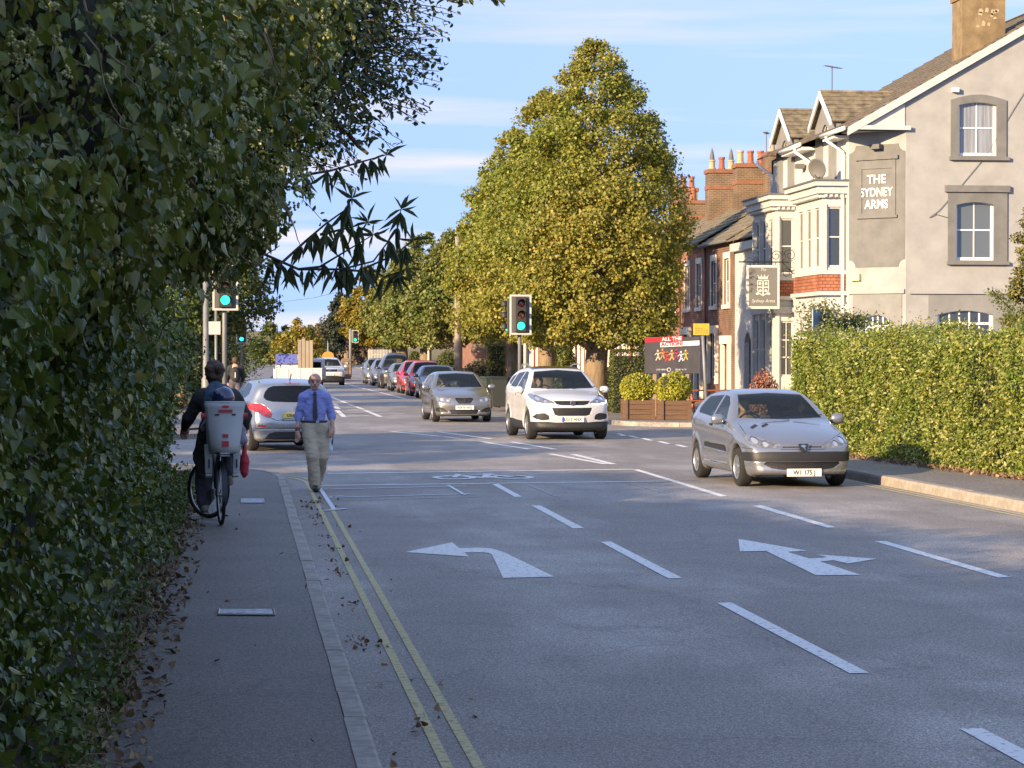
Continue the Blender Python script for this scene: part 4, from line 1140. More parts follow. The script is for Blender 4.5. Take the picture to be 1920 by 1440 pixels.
sash(FG, pub, *w1, 2, 2, .08, glass=M_glass2, fw=.07)
sash(FG, pub, *w0, 5, 3, .12, glass=M_glass, fw=.09, bar=.05)
# ground-floor panels, string course
mb = MB(); fbox(mb, FG, g(1737,0).x, 30.5, .3, g(0,548).z, 0, .02)
lower = wall('lower_panel', FG, rect(g(1742,0).x, 30.5, .4, g(0,548).z), [archr(*w0, .12)], .02, M_grey2, pub, .022)
mb = MB(); fbox(mb, FG, GX+.1, 30.9, g(0,546).z, g(0,538).z, 0, .07); mb.build('string_course', M_render, pub)
# chamfered corner with the painted sign
cz = lambda y: CAMZ + (660-y)/FPX*67.3
wc = [.50, 1.35, 2.0, cz(597)]
wall('corner_wall', FC, rect(0, LC, 0, EAVE), [archr(*wc, .12)], .3, M_render, pub)
sash(FC, pub, *wc, 4, 3, .12, glass=M_glass, fw=.08, bar=.05)
n = 6; q = .22; z0, z1 = cz(497), cz(262)
panel = []
for (cx, cz_, a0) in ((.0+.02, z0, 0), (LC-.02, z0, 90), (LC-.02, z1, 180), (.02, z1, 270)):
    for i in range(n+1):
        t = R(a0 + 90*(1-i/n)); panel.append((cx + q*math.cos(t), cz_ + q*math.sin(t)))
wall('sign_panel', FC, panel, [], .02, M_grey, pub, .015)
mb = MB(); ring(mb, FC, rect(.36, 1.58, cz(400), cz(292)), rect(.46, 1.48, cz(392), cz(308)), .015, .045)
fbox(mb, FC, .26, 1.68, cz(291), cz(284), .015, .10); fbox(mb, FC, .30, 1.64, cz(403), cz(398), .015, .08); mb.build('sign_moulding', M_grey, pub)
ang = math.atan2(FC.u.y, FC.u.x)
for i, (w_, yy) in enumerate((('THE', 329), ('SYDNEY', 354), ('ARMS', 377))):
    P = FC.P(.95, cz(yy), .03)
    text_obj('sign_lettering', w_, .36, M_letter, pub, P, (math.pi/2, 0, ang), .012, sx={'THE': .95, 'SYDNEY': .80, 'ARMS': .86}[w_], bold=.006)
wall('corner_lower_panel', FC, rect(.16, LC-.12, .4, cz(548)), [archr(*wc, .12)], .02, M_grey2, pub, .022)
mb = MB(); fbox(mb, FC, .02, LC-.02, cz(548), cz(540), 0, .07); mb.build('string_course', M_render, pub)
mb = MB(); fbox(mb, FC, .12, .42, cz(522), cz(509), 0, .12); mb.build('alarm_box', mk('alarm_yellow', (.75,.66,.30), .5), pub)
# soffit over the corner, bargeboard, main roof
mb = MB(); mb.prism([(PX-.2, PY+.1, EAVE), (PX-.2, GY-.15, EAVE), (GX+.1, GY-.15, EAVE)], (0,0,.12)); mb.build('soffit', M_cream, pub)
mb = MB()
mb.prism([FG.P(17.35, rake(17.35)-.02, .02), FG.P(24.5, rake(24.5)-.02, .02), FG.P(24.5, rake(24.5)+.22, .02), FG.P(17.35, rake(17.35)+.22, .02)], (0,-.14,0)); mb.build('bargeboard', M_cream, pub)
mb = MB(); mb.prism([FG.P(17.9, EAVE+.02, .01), FG.P(GX-.05, EAVE+.02, .01), FG.P(GX-.05, rake(GX)-.08, .01), FG.P(17.9, rake(17.9)-.06, .01)], (0,-.02,0)); mb.build('boarding', M_cream, pub)
roof = roof_slope('roof', [(17.3, GY-.12, rake(17.3)+.23), (17.3, 78.4, rake(17.3)+.23), (24.5, 78.4, rake(24.5)+.23), (24.5, GY-.12, rake(24.5)+.23)], M_slate, pub, 20)
roof_slope('roof', [(31.4, 78.4, rake(17.6)+.23), (31.4, GY-.12, rake(17.6)+.23), (24.5, GY-.12, rake(24.5)+.23), (24.5, 78.4, rake(24.5)+.23)], M_slate, pub, 8)
# street front: behind the bays
wall('street_wall', FF, [(PY,0),(84.2,0),(84.2,5.9),(78.2,5.9),(78.2,EAVE),(PY,EAVE)], [rect(80.2,81.1,3.9,5.2), archr(81.2,82.3,0.12,2.35,.35)], .3, mk('pale_paint', (.52,.50,.47), .85, col2=(.58,.56,.53), scale=2), pub)  # even pale wall paint over the whole street front
wall('back_wall', Frame((31,0,0),(0,1,0),(1,0,0)), rect(GY, 78.2, 0, 8.45), [], .25, M_render, pub)
FE = Frame((0, 78.25, 0), (1,0,0), (0,1,0))
wall('end_wall', FE, [(PX,0),(31,0),(31,8.5),(24.5,rake(24.5)),(PX,8.45)], [], .25, M_brick, pub)
sash(FF, pub, 80.2, 81.1, 3.9, 5.2, 1, 2)
mb = MB(); V = archr(81.25,82.25,.12,2.3,.33); d_ = wall('door', FF, V, [], .06, mk('dark_door', (.05,.055,.06), .5), pub, -.1)
MB().box(PX+.06, PX+.10, 82.05, 82.1, 1.1, 1.2).build('handle', M_pot_b, d_)
mb = MB(); ring(mb, FF, archr(81.0,82.5,.12,2.45,.5), archr(81.2,82.3,.12,2.35,.35), 0, .06); mb.build('door_surround', M_cream, pub)
# --- bays
BW = .70
def bay(y0, y1, zt, name='bay'):
    """two-storey white bay: side facing us, front to the street"""
    x = PX - BW
    fs = Frame((0, y0, 0), (1,0,0), (0,-1,0)); ff = Frame((x, 0, 0), (0,1,0), (-1,0,0)); fe = Frame((0, y1, 0), (1,0,0), (0,1,0))
    zb0, zb1 = 4.42, 6.38                     # first-floor window zone
    body = wall('bay_side', fs, rect(x, PX-.002, 0, zt), [rect(x+.14, x+.58, zb0+.08, zb1-.08), rect(x+.14, x+.58, 1.2, 3.0)], .1, M_cream, pub)
    sash(fs, body, x+.14, x+.58, zb0+.08, zb1-.08, 1, 2, rec=.05, mat=M_cream)
    sash(fs, body, x+.14, x+.58, 1.2, 3.0, 2, 3, rec=.05, mat=M_cream)
    L = y1-y0; k = 3; ho = []
    for i in range(k):
        a0 = y0+.16+(L-.32)*i/k+.10; a1 = y0+.16+(L-.32)*(i+1)/k-.10; ho += [rect(a0,a1,zb0+.08,zb1-.08), rect(a0,a1,1.1,3.05)]
    bf = wall('bay_front', ff, rect(y0+.1, y1-.1, 0, zt), ho, .1, M_cream, pub)
    for i in range(k):
        a0 = y0+.16+(L-.32)*i/k+.10; a1 = y0+.16+(L-.32)*(i+1)/k-.10
        sash(ff, bf, a0, a1, zb0+.08, zb1-.08, 1, 2, rec=.05, mat=M_cream); sash(ff, bf, a0, a1, 1.1, 3.05, 2, 2, rec=.05, mat=M_cream)
    wall('bay_side', fe, rect(x, PX-.002, 0, zt), [], .1, M_cream, pub)
    mb = MB(); PI_ = []
    for i in range(k+1):
        a = y0+.16+(L-.32)*i/k; fbox(mb, ff, a-.06, a+.06, zb0, zb1, .002, .06); fbox(mb, ff, a-.08, a+.08, .3, 3.25, .002, .07)
    fbox(mb, fs, x-.02, x+.11, zb0, zb1, .002, .05); fbox(mb, fs, x+.60, PX-.01, zb0, zb1, .002, .05); fbox(mb, fs, x-.02, x+.11, .3, 3.25, .002, .06); fbox(mb, fs, x+.6, PX-.01, .3, 3.25, .002, .06)
    mb.build('pilaster', M_cream, pub)
    mb = MB()
    for (z_a, z_b, o_) in ((zt-.42, zt-.30, .10), (zt-.30, zt-.08, .20), (zt-.08, zt+.06, .30)): mb.box(x-o_, PX-.004, y0-o_, y1+o_, z_a, z_b)
    mb.build('cornice', M_cream, pub)
    for (z_a, z_b, o_) in ((4.30, 4.42, .10), (3.68, 3.80, .14), (3.25, 3.45, .09)): MB().box(x-o_, PX-.004, y0-o_, y1+o_, z_a, z_b).build('ledge', M_cream, pub)
    mb = MB()
    for i in range(int(L/.16)): mb.box(x-.165, x-.1, y0+.04+i*.16, y0+.12+i*.16, zt-.40, zt-.32)
    for i in range(4): mb.box(x+.02+i*.16, x+.10+i*.16, y0-.165, y0-.10, zt-.40, zt-.32)
    mb.build('dentils', M_cream, pub)['kind'] = 'stuff'
    wall('tile_band', fs, rect(x-.05, PX-.006, 3.82, 4.29), [], .04, M_tilex, pub, .065); wall('tile_band', ff, rect(y0-.05, y1+.05, 3.82, 4.29), [], .04, M_tile, pub, .065)
    mb = MB(); mb.box(x-.34, PX-.006, y0-.34, y1+.34, zt+.06, zt+.11); mb.build('bay_roof', M_lead, pub)
bay(68.36, 71.75, 6.98)
bay(74.55, 77.9, 6.98)
mb = MB()
for y in (72.2, 73.2, 74.2): mb.box(PX-.10, PX-.002, y-.1, y+.1, .2, 3.4)
mb.box(PX-.16, PX-.002, 71.9, 74.4, 3.4, 3.72); mb.build('shopfront', M_cream, pub)
# --- wall dormers
def dormer(y0, y1, za=9.86):
    x = PX - .06; ym = (y0+y1)/2; ze = 9.02
    f = Frame((x,0,0),(0,1,0),(-1,0,0))
    hole = archr(ym-.42, ym+.42, 7.35, 8.75, .2)
    d = wall('dormer', f, [(y0,7.0),(y1,7.0),(y1,ze),(ym,za),(y0,ze)], [hole], .2, M_grey2, pub)
    sash(f, d, ym-.42, ym+.42, 7.35, 8.75, 2, 2, .2, rec=.07)
    xr = 17.7 + (ze - 8.47)/SL + .3
    mb = MB(); mb.prism([(x+.2, y0+.03, 8.3), (x+.2, y0+.03, ze), (xr, y0+.03, ze), (x+.5, y0+.03, 8.4)], (0,.06,0)); mb.build('cheek', M_ochre, d)
    xb = 17.7 + (za - 8.47)/SL + .2
    for s, ya in ((0, y0-.12), (1, y1+.12)):
        P = [(x-.18, ya, ze-.10), (xb, ya, ze-.10), (xb, ym, za+.05), (x-.18, ym, za+.05)]
        roof_slope('dormer_roof', P if s else [P[1],P[0],P[3],P[2]], M_moss, d, 7, .03, 5)
    mb = MB()
    for ya in (y0-.16, y1+.16):
        mb.prism([(x-.20, ya, ze-.22), (x-.20, ya, ze-.04), (x-.20, ym, za+.10), (x-.20, ym, za-.10)], (.05,0,0))
    mb.build('bargeboard', M_pvc, d)
    mb = MB(); mb.tube([(x-.15, ym, za+.09), (xb, ym, za+.09)], .06, 6); mb.build('ridge', M_moss, d)
dormer(69.45, 71.9)
dormer(74.9, 77.3)
# --- gutters and downpipes
pipe('gutter', [(PX-.52, GY-.1, EAVE+.03), (PX-.52, 69.3, EAVE+.03)], .07, M_pvc, pub)
pipe('gutter', [(PX-.52, 72.0, EAVE+.03), (PX-.52, 74.7, EAVE)], .07, M_pvc, pub)
roof_slope('annex_roof', [(PX-.30, 78.3, 5.98), (PX-.30, 84.3, 5.98), (PX+3.7, 84.3, 8.5), (PX+3.7, 78.3, 8.5)], M_moss, pub, 12, .035, 3)
MB().box(PX+.3, PX+7.4, 78.3, 84.2, 0, 5.88).build('annex_body', M_grey2, pub)
mb = MB(); fbox(mb, FF, 78.3, 84.2, 5.62, 5.9, 0, .2); mb.build('annex_cornice', M_cream, pub)
for y in (68.28, 72.3, 77.7):
    pipe('downpipe', [(PX-.52, y+.4, EAVE), (PX-.52, y+.35, EAVE-.15), (PX-.12, y, EAVE-.5), (PX-.12, y, 7.1 if y != 68.28 else .2)], .05, M_pvc, pub)
mb = MB(); mb.box(PX-.46, PX, 72.0, 74.8, EAVE-.12, EAVE-.04); mb.box(PX-.46, PX, PY, 69.35, EAVE-.12, EAVE-.04); mb.build('fascia', M_pvc, pub)
# --- chimney, lamps, aerial
mb = MB(); mb.box(20.95, 22.25, 67.3, 68.3, 9.5, 12.35); mb.box(20.9, 22.3, 67.25, 68.35, 12.35, 12.6)
ch = mb.build('chimney', mk('weathered_chimney', (.15,.105,.055), .95, col2=(.26,.19,.10), scale=2.5, detail=8, bump=.5, bscale=20), pub)
mb = MB(); rr = random.Random(2)
for i in range(12): x = rr.uniform(21.4,22.0); z = rr.uniform(11.5,12.0); w9, h9 = rr.uniform(.03,.09), rr.uniform(.04,.16); mb.prism([(x-w9,67.298,z),(x+w9*.6,67.298,z-.03*rr.random()),(x+w9,67.298,z+h9*.5),(x+w9*.2,67.298,z+h9),(x-w9*.7,67.298,z+h9*.8)], (0,-.004,0))
o = mb.build('flaking_paint', M_pot_b, ch); o['kind'] = 'stuff'
for (p, nm) in ((FC.P(1.0, cz(266), .0), 0), (Vector((PX-.05, 73.4, 7.9)), 1), (FG.P(g(1790,0).x, cz(160), 0), 2)):
    mb = MB(); mb.box(-.16,.16,-.26,-.02,-.08,.06); o = mb.build('floodlight', M_pvc if nm == 2 else M_lead, pub); o.location = p; o.rotation_euler = (0,0,ang if nm == 0 else (-math.pi/2 if nm == 1 else 0)); o.scale = (.6,.6,.9) if nm == 2 else (1,1,1)
# cable hanging down the gable
pts = [g(1742,408), g(1760,395), g(1800,350), g(1850,290), g(1900,205), g(1935,150)]
pipe('cable', [p + Vector((0,-.03,0)) for p in pts], .009, M_lead, pub)
pipe('cable', [p + Vector((0,-.03,0)) for p in (g(1742,408), g(1755,402), g(1790,412))], .009, M_lead, pub)
# satellite dish and aerial (fixed to the pub, things of their own)
def dish(name, label, loc, r_, az, mat, tilt=.3):
    t = thing(name, label, 'satellite dish', loc, az)
    mb = MB(); V = []; F = []; n = 20; rings = 5
    V.append((0,0,0))
    for i in range(1, rings+1):
        for k in range(n):
            a = 2*math.pi*k/n; q_ = r_*i/rings; V.append((q_*math.cos(a), -.25*q_*q_/r_, q_*1.08*math.sin(a)))
    for k in range(n): F.append((0, 1+k, 1+(k+1)%n))
    for i in range(1, rings):
        for k in range(n): F.append((1+(i-1)*n+k, 1+i*n+k, 1+i*n+(k+1)%n, 1+(i-1)*n+(k+1)%n))
    o = mesh('reflector', V, F, mat, t, True); o.rotation_euler = (tilt, 0, 0); o.modifiers.new('s','SOLIDIFY').thickness = .015
    MB().tube([(0,.02,-.05),(0,.25,-.1),(0,.25,-.3)], .02, 6).build('bracket', M_lead, t)
    MB().tube([(0,-.05,-r_*.95),(0,-r_*.7,-r_*.75)], .012, 6).build('arm', M_lead, t)
    MB().box(-.03,.03,-r_*.78,-r_*.66,-r_*.82,-r_*.68).build('receiver', M_lead, t)
    return t
M_dishg = mk('dish_grey', (.12,.115,.105), .6); M_dishb = mk('dish_rust', (.40,.22,.13), .7)
dish('satellite_dish', 'grey satellite dish on the pub front above the near bay', (16.95, 68.55, 7.45), .29, -.75, M_dishg)
dish('satellite_dish', 'rusty satellite dish on the brick chimney stack', tuple(AT(1408,345,95.5)), .38, -.7, M_dishb)
def aerial(name, label, loc, h, az=0):
    t = thing(name, label, 'aerial', loc, az)
    MB().tube([(0,0,0),(0,0,h)], .02, 6).build('mast', M_iron if h > 2 else M_lead, t)
    MB().tube([(-.35,0,h),(.45,0,h-.03)], .014, 5).build('boom', M_lead, t)
    for i in range(7): MB().tube([(-.3+i*.11,-.12,h-.005*i),(-.3+i*.11,.12,h-.005*i)], .008, 4).build('element', M_lead, t)
    return t
p = AT(1560, 190, 73); aerial('tv_aerial', 'thin television aerial on a mast behind the near dormer', (p.x, p.y, p.z-.8), 1.9, .6)
p = AT(1437, 262, 97); aerial('tv_aerial', 'small television aerial above the brick chimneys', (p.x, p.y, p.z-.5), .8, 1.2)

# --- hanging pub sign on its iron bracket
Ys = 74.0
a, b = AT(1400, 0, Ys).x, AT(1462, 0, Ys).x; zt, zb = AT(1400, 497, Ys).z, AT(1400, 579, Ys).z
sg = thing('pub_sign', 'grey hanging pub sign with a white crest and white border', 'sign', ((a+b)/2, Ys, zb))
W, Hh = (b-a), (zt-zb)
M_signg = mk('sign_grey', (.155,.152,.145), .6); M_signw = mk('sign_white', (.56,.55,.52), .6)
MB().box(-W/2, W/2, -.03, .03, 0, Hh).build('border', M_signw, sg)
MB().box(-W/2+.075, W/2-.075, -.036, .036, .085, Hh-.075).build('board', M_signg, sg)
def flat(pts, y=-.042): return [(x, y, z) for x, z in pts]
crest = MB()
sh = [(-.19,.92),(.19,.92),(.195,.62),(.16,.50),(0,.40),(-.16,.50),(-.195,.62)]
def ring2(mb, outer, k, y0, y1):
    cx = sum(p[0] for p in outer)/len(outer); cz0 = sum(p[1] for p in outer)/len(outer)
    fr_ = Frame((0,0,0),(1,0,0),(0,-1,0)); ring(mb, fr_, outer, [(cx+(x-cx)*k, cz0+(z-cz0)*k) for x, z in outer], .036, .046)
ring2(crest, sh, .86, 0, 0)
crest.box(-.022,.022,-.046,-.036,.44,.91); crest.box(-.18,.18,-.0465,-.0365,.67,.71)
for (x, z) in ((-.1,.81),(.1,.81),(-.09,.58),(.09,.58)):
    crest.prism(flat([(x-.035,z-.045),(x+.035,z-.045),(x+.045,z+.01),(x,z+.055),(x-.045,z+.01)], -.0362), (0,-.008,0))
crown = [(-.15,.95),(.15,.95),(.165,1.05),(.10,1.01),(.05,1.07),(0,1.0),(-.05,1.07),(-.10,1.01),(-.165,1.05)]
crest.prism(flat(crown, -.036), (0,-.010,0))
for x in (-.165,-.05,.05,.165): crest.lathe((x,-.036,1.075 if abs(x)<.1 else 1.06), [(.018,0),(.018,.01)], 8, (0,-1,0))
crest.prism(flat([(-.22,.44),(-.12,.46),(-.16,.53),(-.24,.50)], -.0363), (0,-.009,0)); crest.prism(flat([(.22,.44),(.12,.46),(.16,.53),(.24,.50)], -.0363), (0,-.009,0))
crest.build('crest', M_signw, sg)
text_obj('lettering', 'The', .12, M_signw, sg, (0,-.04,Hh-.15), (math.pi/2,0,0), .002, shear=.35)
text_obj('lettering', 'Sydney Arms', .15, M_signw, sg, (0,-.04,.25), (math.pi/2,0,0), .002, shear=.35, sx=.95)
zi = Hh+.10
mb = MB(); mb.tube([(-W/2-.25,0,zi),(PX-BW-(a+b)/2+.3,0,zi)], .022, 6)
for x in (-W/2+.12, W/2-.12): mb.tube([(x,0,Hh-.01),(x,0,zi)], .01, 5)
def scroll(x0, z0, r0, turns, s=1):
    return [(x0 + s*(r0*(1-.75*k/26))*math.cos(k/26*turns*2*math.pi), 0, z0 + (r0*(1-.75*k/26))*math.sin(k/26*turns*2*math.pi)) for k in range(27)]
mb.tube(scroll(W/2-.1, zi+.20, .18, 1.4), .012, 5); mb.tube(scroll(W/2+.35, zi+.22, .2, 1.4, -1), .012, 5); mb.tube(scroll(W/2+.25, zi-.35, .17, 1.4), .012, 5)
mb.tube([(W/2+.55,0,zi-.5),(W/2+.1,0,zi)], .014, 5); mb.tube([(-W/2-.1,0,zi+.02),(-W/2+.1,0,zi+.14),(-W/2+.3,0,zi+.02)], .01, 5)
mb.build('bracket', M_iron, sg)

# ================================================================== brick terrace beyond the pub
def pots(parent, x0, x1, y, z, kinds, seed=0):
    n = len(kinds)
    for i, k in enumerate(kinds):
        x = x0 + (x1-x0)*(i+.5)/n; mb = MB(); h_ = .55 if k != 'c' else .42
        mb.lathe((x, y, z), [(.15,0),(.17,.05),(.13,.10),(.12,h_*.8),(.145,h_*.85),(.14,h_)], 10)
        o = mb.build('chimney_pot', M_pot_r if k == 'r' else M_pot_b, parent, smooth=False)
        if k == 'c':
            MB().lathe((x, y, z+.42), [(.11,0),(.10,.15),(.055,.38),(.005,.52)], 8).build('cowl', M_lead, o)
def stack(parent, x0, x1, y0, y1, z0, z1, kinds):
    s = MB().box(x0, x1, y0, y1, z0, z1).build('chimney_stack', M_brickx, parent)
    mb = MB(); mb.box(x0-.06, x1+.06, y0-.06, y1+.06, z1-.16, z1); mb.box(x0-.03, x1+.03, y0-.03, y1+.03, z1-.85, z1-.68); mb.build('brick_band', M_brickr, s)
    pots(s, x0, x1, (y0+y1)/2, z1, kinds)
M_white2 = mk('stone_white', (.66,.62,.55), .8, col2=(.74,.70,.62), scale=4)
def house(y0, y1, label, eave=6.05, brick=None, seed=0, ridge=8.55, front=PX):
    h = thing('terrace_house', label, 'house', (0,0,0), 0, 'brick terrace beyond the pub')
    f = Frame((front,0,0),(0,1,0),(-1,0,0)); L = y1-y0; brick = brick or M_brick
    W1 = [(y0+L*.16, y0+L*.16+.95), (y0+L*.62, y0+L*.62+.95)]
    holes = [rect(a,b,3.75,5.45) for a, b in W1] + [rect(y0+L*.58, y0+L*.58+1.3, 1.0, 2.7), rect(y0+L*.14, y0+L*.14+.95, .12, 2.3)]
    wall('front_wall', f, rect(y0, y1, 0, eave), holes, .28, brick, h)
    for a, b in W1:
        sash(f, h, a, b, 3.75, 5.45, 1, 2, rec=.07)
        mb = MB(); fbox(mb, f, a-.14, b+.14, 3.60, 3.748, 0, .08); fbox(mb, f, a-.1, b+.1, 5.452, 5.68, 0, .03); fbox(mb, f, a-.13, a, 3.75, 5.45, 0, .025); fbox(mb, f, b, b+.13, 3.75, 5.45, 0, .025); mb.build('window_surround', M_white2, h)
    a = y0+L*.58; sash(f, h, a, a+1.3, 1.0, 2.7, 2, 2, rec=.07)
    mb = MB(); fbox(mb, f, a-.16, a, .8, 2.7, 0, .12); fbox(mb, f, a+1.3, a+1.46, .8, 2.7, 0, .12); fbox(mb, f, a-.2, a+1.5, 2.702, 3.0, 0, .16); mb.build('window_surround', M_white2, h)
    a = y0+L*.14; MB().obox(f.o, f.u, f.n, (0,0,1), a, a+.95, -.14, -.10, .12, 2.3).build('door', mk('door_%d' % seed, [(.05,.06,.07),(.3,.05,.04),(.06,.10,.07)][seed % 3], .5), h)
    mb = MB(); fbox(mb, f, a-.22, a, .12, 2.3, 0, .12); fbox(mb, f, a+.95, a+1.17, .12, 2.3, 0, .12); fbox(mb, f, a-.25, a+1.2, 2.302, 2.6, 0, .16); mb.build('door_surround', M_white2, h)
    roof_slope('roof', [(front-.28, y0, eave+.02), (front-.28, y1, eave+.02), (front+3.7, y1, ridge), (front+3.7, y0, ridge)], M_moss, h, 13, .035, seed)
    roof_slope('roof', [(front+7.6, y1, eave+.02), (front+7.6, y0, eave+.02), (front+3.7, y0, ridge), (front+3.7, y1, ridge)], M_moss, h, 6, .035, seed)
    MB().box(front+.3, front+7.3, y0, y1-.01, 0, eave-.02).build('body', brick, h)
    mb = MB(); mb.prism([(front+.3,y0+.01,eave-.02),(front+3.7,y0+.01,ridge-.1),(front+7.3,y0+.01,eave-.02)], (0,L-.03,0)); mb.build('gable', M_brickx, h)
    pipe('gutter', [(front-.30, y0, eave), (front-.30, y1, eave)], .06, M_lead, h)
    pipe('downpipe', [(front-.08, y1-.2, eave-.05), (front-.08, y1-.2, .2)], .05, mk('red_pipe_%d' % seed, (.28,.08,.05), .6), h)
    return h
h1 = house(84.35, 89.6, 'dark brick terrace house next to the grey end of the pub', 6.05, M_brick, 1)
h2 = house(89.65, 95.0, 'brick terrace house second from the pub, half hidden by the big tree', 6.2, M_brick2, 2)
h3 = house(95.05, 101, 'brick terrace house directly behind the big golden tree', 6.2, M_brick, 3)
h4 = house(101.05, 107, 'brick terrace house behind the left part of the golden crown', 6.2, M_brick2, 4)
h5 = house(107.05, 113, 'brick terrace house seen low under the trees behind the wheelie bins', 6.2, M_brick, 5)
h6 = house(113.05, 119, 'brick terrace house behind the wooden pole', 6.2, M_brick2, 6)
for i in range(6):
    house(119.05+6*i, 125+6*i, ['brick house sixth along the terrace beyond the pole','brick house behind the dark blue parked car','brick house behind the first red parked car','brick house behind the far red parked car','brick house behind the grey parked cars','last brick house of the terrace before the yellow tree'][i], 6.2, M_brick2 if i % 2 else M_brick, 7+i)
def stack_px(parent, xa, xb, ytop, Yd, dep, z0, kinds):
    p, q_ = AT(xa, ytop, Yd), AT(xb, ytop, Yd); stack(parent, p.x, q_.x, Yd, Yd+dep, z0, p.z, kinds)
stack_px(h2, 1440, 1488, 284, 93.2, .9, 6.5, 'bb')
stack_px(h2, 1383, 1440, 306, 94.6, .9, 6.5, 'brr')
stack_px(h3, 1330, 1384, 317, 98.5, .9, 6.5, 'crc')
stack_px(h4, 1262, 1308, 352, 106, .9, 6.5, 'rrr')
stack_px(h4, 1275, 1330, 375, 104, .8, 6.5, 'r')
# distant roof just above the trees
dr = thing('distant_house', 'tiled roof of a distant house peeping over the trees left of the golden crown', 'house', (17.5, 150, 0))
mb = MB(); mb.prism([(-3,0,0),(7,0,0),(7,0,7.5),(1.5,0,10.6),(-3,0,7.5)], (0,7,0)); mb.build('wall', M_brick2, dr)
roof_slope('roof', [(-3.4,-.3,7.4),(-3.4,7.3,7.4),(1.5,7.3,10.8),(1.5,-.3,10.8)], M_moss, dr, 9)
# ------------------------------------------------------------------ implicit surfaces -> mesh (surface nets)
def surface_nets(F, org, h, relax=2):
    S = F < 0
    sl_ = lambda a, d: S[tuple(slice(o, (None if o else -1)) for o in d)]
    cnt = sum(S[(slice(a, a-1 if a == 0 else None)), (slice(b, b-1 if b == 0 else None)), (slice(c, c-1 if c == 0 else None))].astype(np.int8)
              for a in (0,1) for b in (0,1) for c in (0,1))
    act = (cnt > 0) & (cnt < 8)
    idx = np.full(act.shape, -1, np.int64); n = int(act.sum()); idx[act] = np.arange(n)
    I, J, K = np.nonzero(act)
    acc = np.zeros((n,3)); num = np.zeros(n)
    cs = [(a,b,c) for a in (0,1) for b in (0,1) for c in (0,1)]
    for a in cs:
        for ax in range(3):
            if a[ax]: continue
            b = list(a); b[ax] = 1
            fa = F[I+a[0], J+a[1], K+a[2]]; fb = F[I+b[0], J+b[1], K+b[2]]
            m = (fa < 0) != (fb < 0)
            t = np.where(m, fa/np.where(m, fa-fb, 1), 0)
            p = np.tile(np.array(a, float), (n,1)); p[:,ax] += t
            acc[m] += p[m]; num[m] += 1
    V = (np.stack([I,J,K],-1) + acc/num[:,None])*h + np.array(org)
    Q = []
    for ax in range(3):
        u, v = (ax+1) % 3, (ax+2) % 3
        s0 = [slice(None)]*3; s1 = [slice(None)]*3; s0[ax] = slice(0,-1); s1[ax] = slice(1,None)
        A, B = S[tuple(s0)], S[tuple(s1)]
        E = np.argwhere(A != B)
        E = E[(E[:,u] > 0) & (E[:,v] > 0) & (E[:,u] < F.shape[u]-1) & (E[:,v] < F.shape[v]-1)]
        if not len(E): continue
        ins = A[E[:,0],E[:,1],E[:,2]]
        q = []
        for du, dv in ((1,1),(0,1),(0,0),(1,0)):
            e = E.copy(); e[:,u] -= du; e[:,v] -= dv; q.append(idx[e[:,0],e[:,1],e[:,2]])
        q = np.stack(q, -1); q[~ins] = q[~ins][:, ::-1]
        Q.append(q)
    Q = np.concatenate(Q)
    Q = Q[(Q >= 0).all(1)]
    for _ in range(relax):                                 # even out the lattice
        s = np.zeros_like(V); c = np.zeros(n)
        for i in range(4):
            a, b = Q[:,i], Q[:,(i+1)%4]
            np.add.at(s, a, V[b]); np.add.at(c, a, 1); np.add.at(s, b, V[a]); np.add.at(c, b, 1)
        V = V*.45 + .55*s/np.maximum(c,1)[:,None]
    return V, Q
def smin(a, b, k):
    h = np.clip(.5+.5*(b-a)/k, 0, 1); return b*(1-h)+a*h - k*h*(1-h)
def smax(a, b, k): return -smin(-a, -b, k)
def catmull(pts, n=10, closed=True):
    P = np.array(pts, float); m = len(P); out = []
    for i in range(m if closed else m-1):
        g_ = lambda j: P[j % m] if closed else P[min(max(j,0),m-1)]
        p0, p1, p2, p3 = g_(i-1), g_(i), g_(i+1), g_(i+2)
        for k in range(n):
            t = k/n
            out.append(.5*((2*p1)+(-p0+p2)*t+(2*p0-5*p1+4*p2-p3)*t*t+(-p0+3*p1-3*p2+p3)*t**3))
    if not closed: out.append(P[-1])
    return np.array(out)
def sdf2d(poly, A, B):
    """signed distance of grid points (A,B) to polygon"""
    d = np.full(A.shape, 1e9); ins = np.zeros(A.shape, bool); n = len(poly)
    for i in range(n):
        p, q = poly[i], poly[(i+1) % n]; e = q-p; l = e@e
        if l < 1e-12: continue
        t = np.clip(((A-p[0])*e[0]+(B-p[1])*e[1])/l, 0, 1)
        d = np.minimum(d, (A-p[0]-e[0]*t)**2 + (B-p[1]-e[1]*t)**2)
        c = (p[1] > B) != (q[1] > B)
        with np.errstate(divide='ignore', invalid='ignore'):
            ins ^= c & (A < (q[0]-p[0])*(B-p[1])/(q[1]-p[1]) + p[0])
    d = np.sqrt(d); return np.where(ins, -d, d)
def lerp_curve(pts, x):
    p = np.array(pts, float); o = np.argsort(p[:,0]); return np.interp(x, p[o,0], p[o,1])
def bilin(Gd, x0, z0, h, X, Z):
    u = np.clip((X-x0)/h, 0, Gd.shape[0]-1.001); v = np.clip((Z-z0)/h, 0, Gd.shape[1]-1.001)
    i = u.astype(int); j = v.astype(int); a = u-i; b = v-j
    return Gd[i,j]*(1-a)*(1-b)+Gd[i+1,j]*a*(1-b)+Gd[i,j+1]*(1-a)*b+Gd[i+1,j+1]*a*b
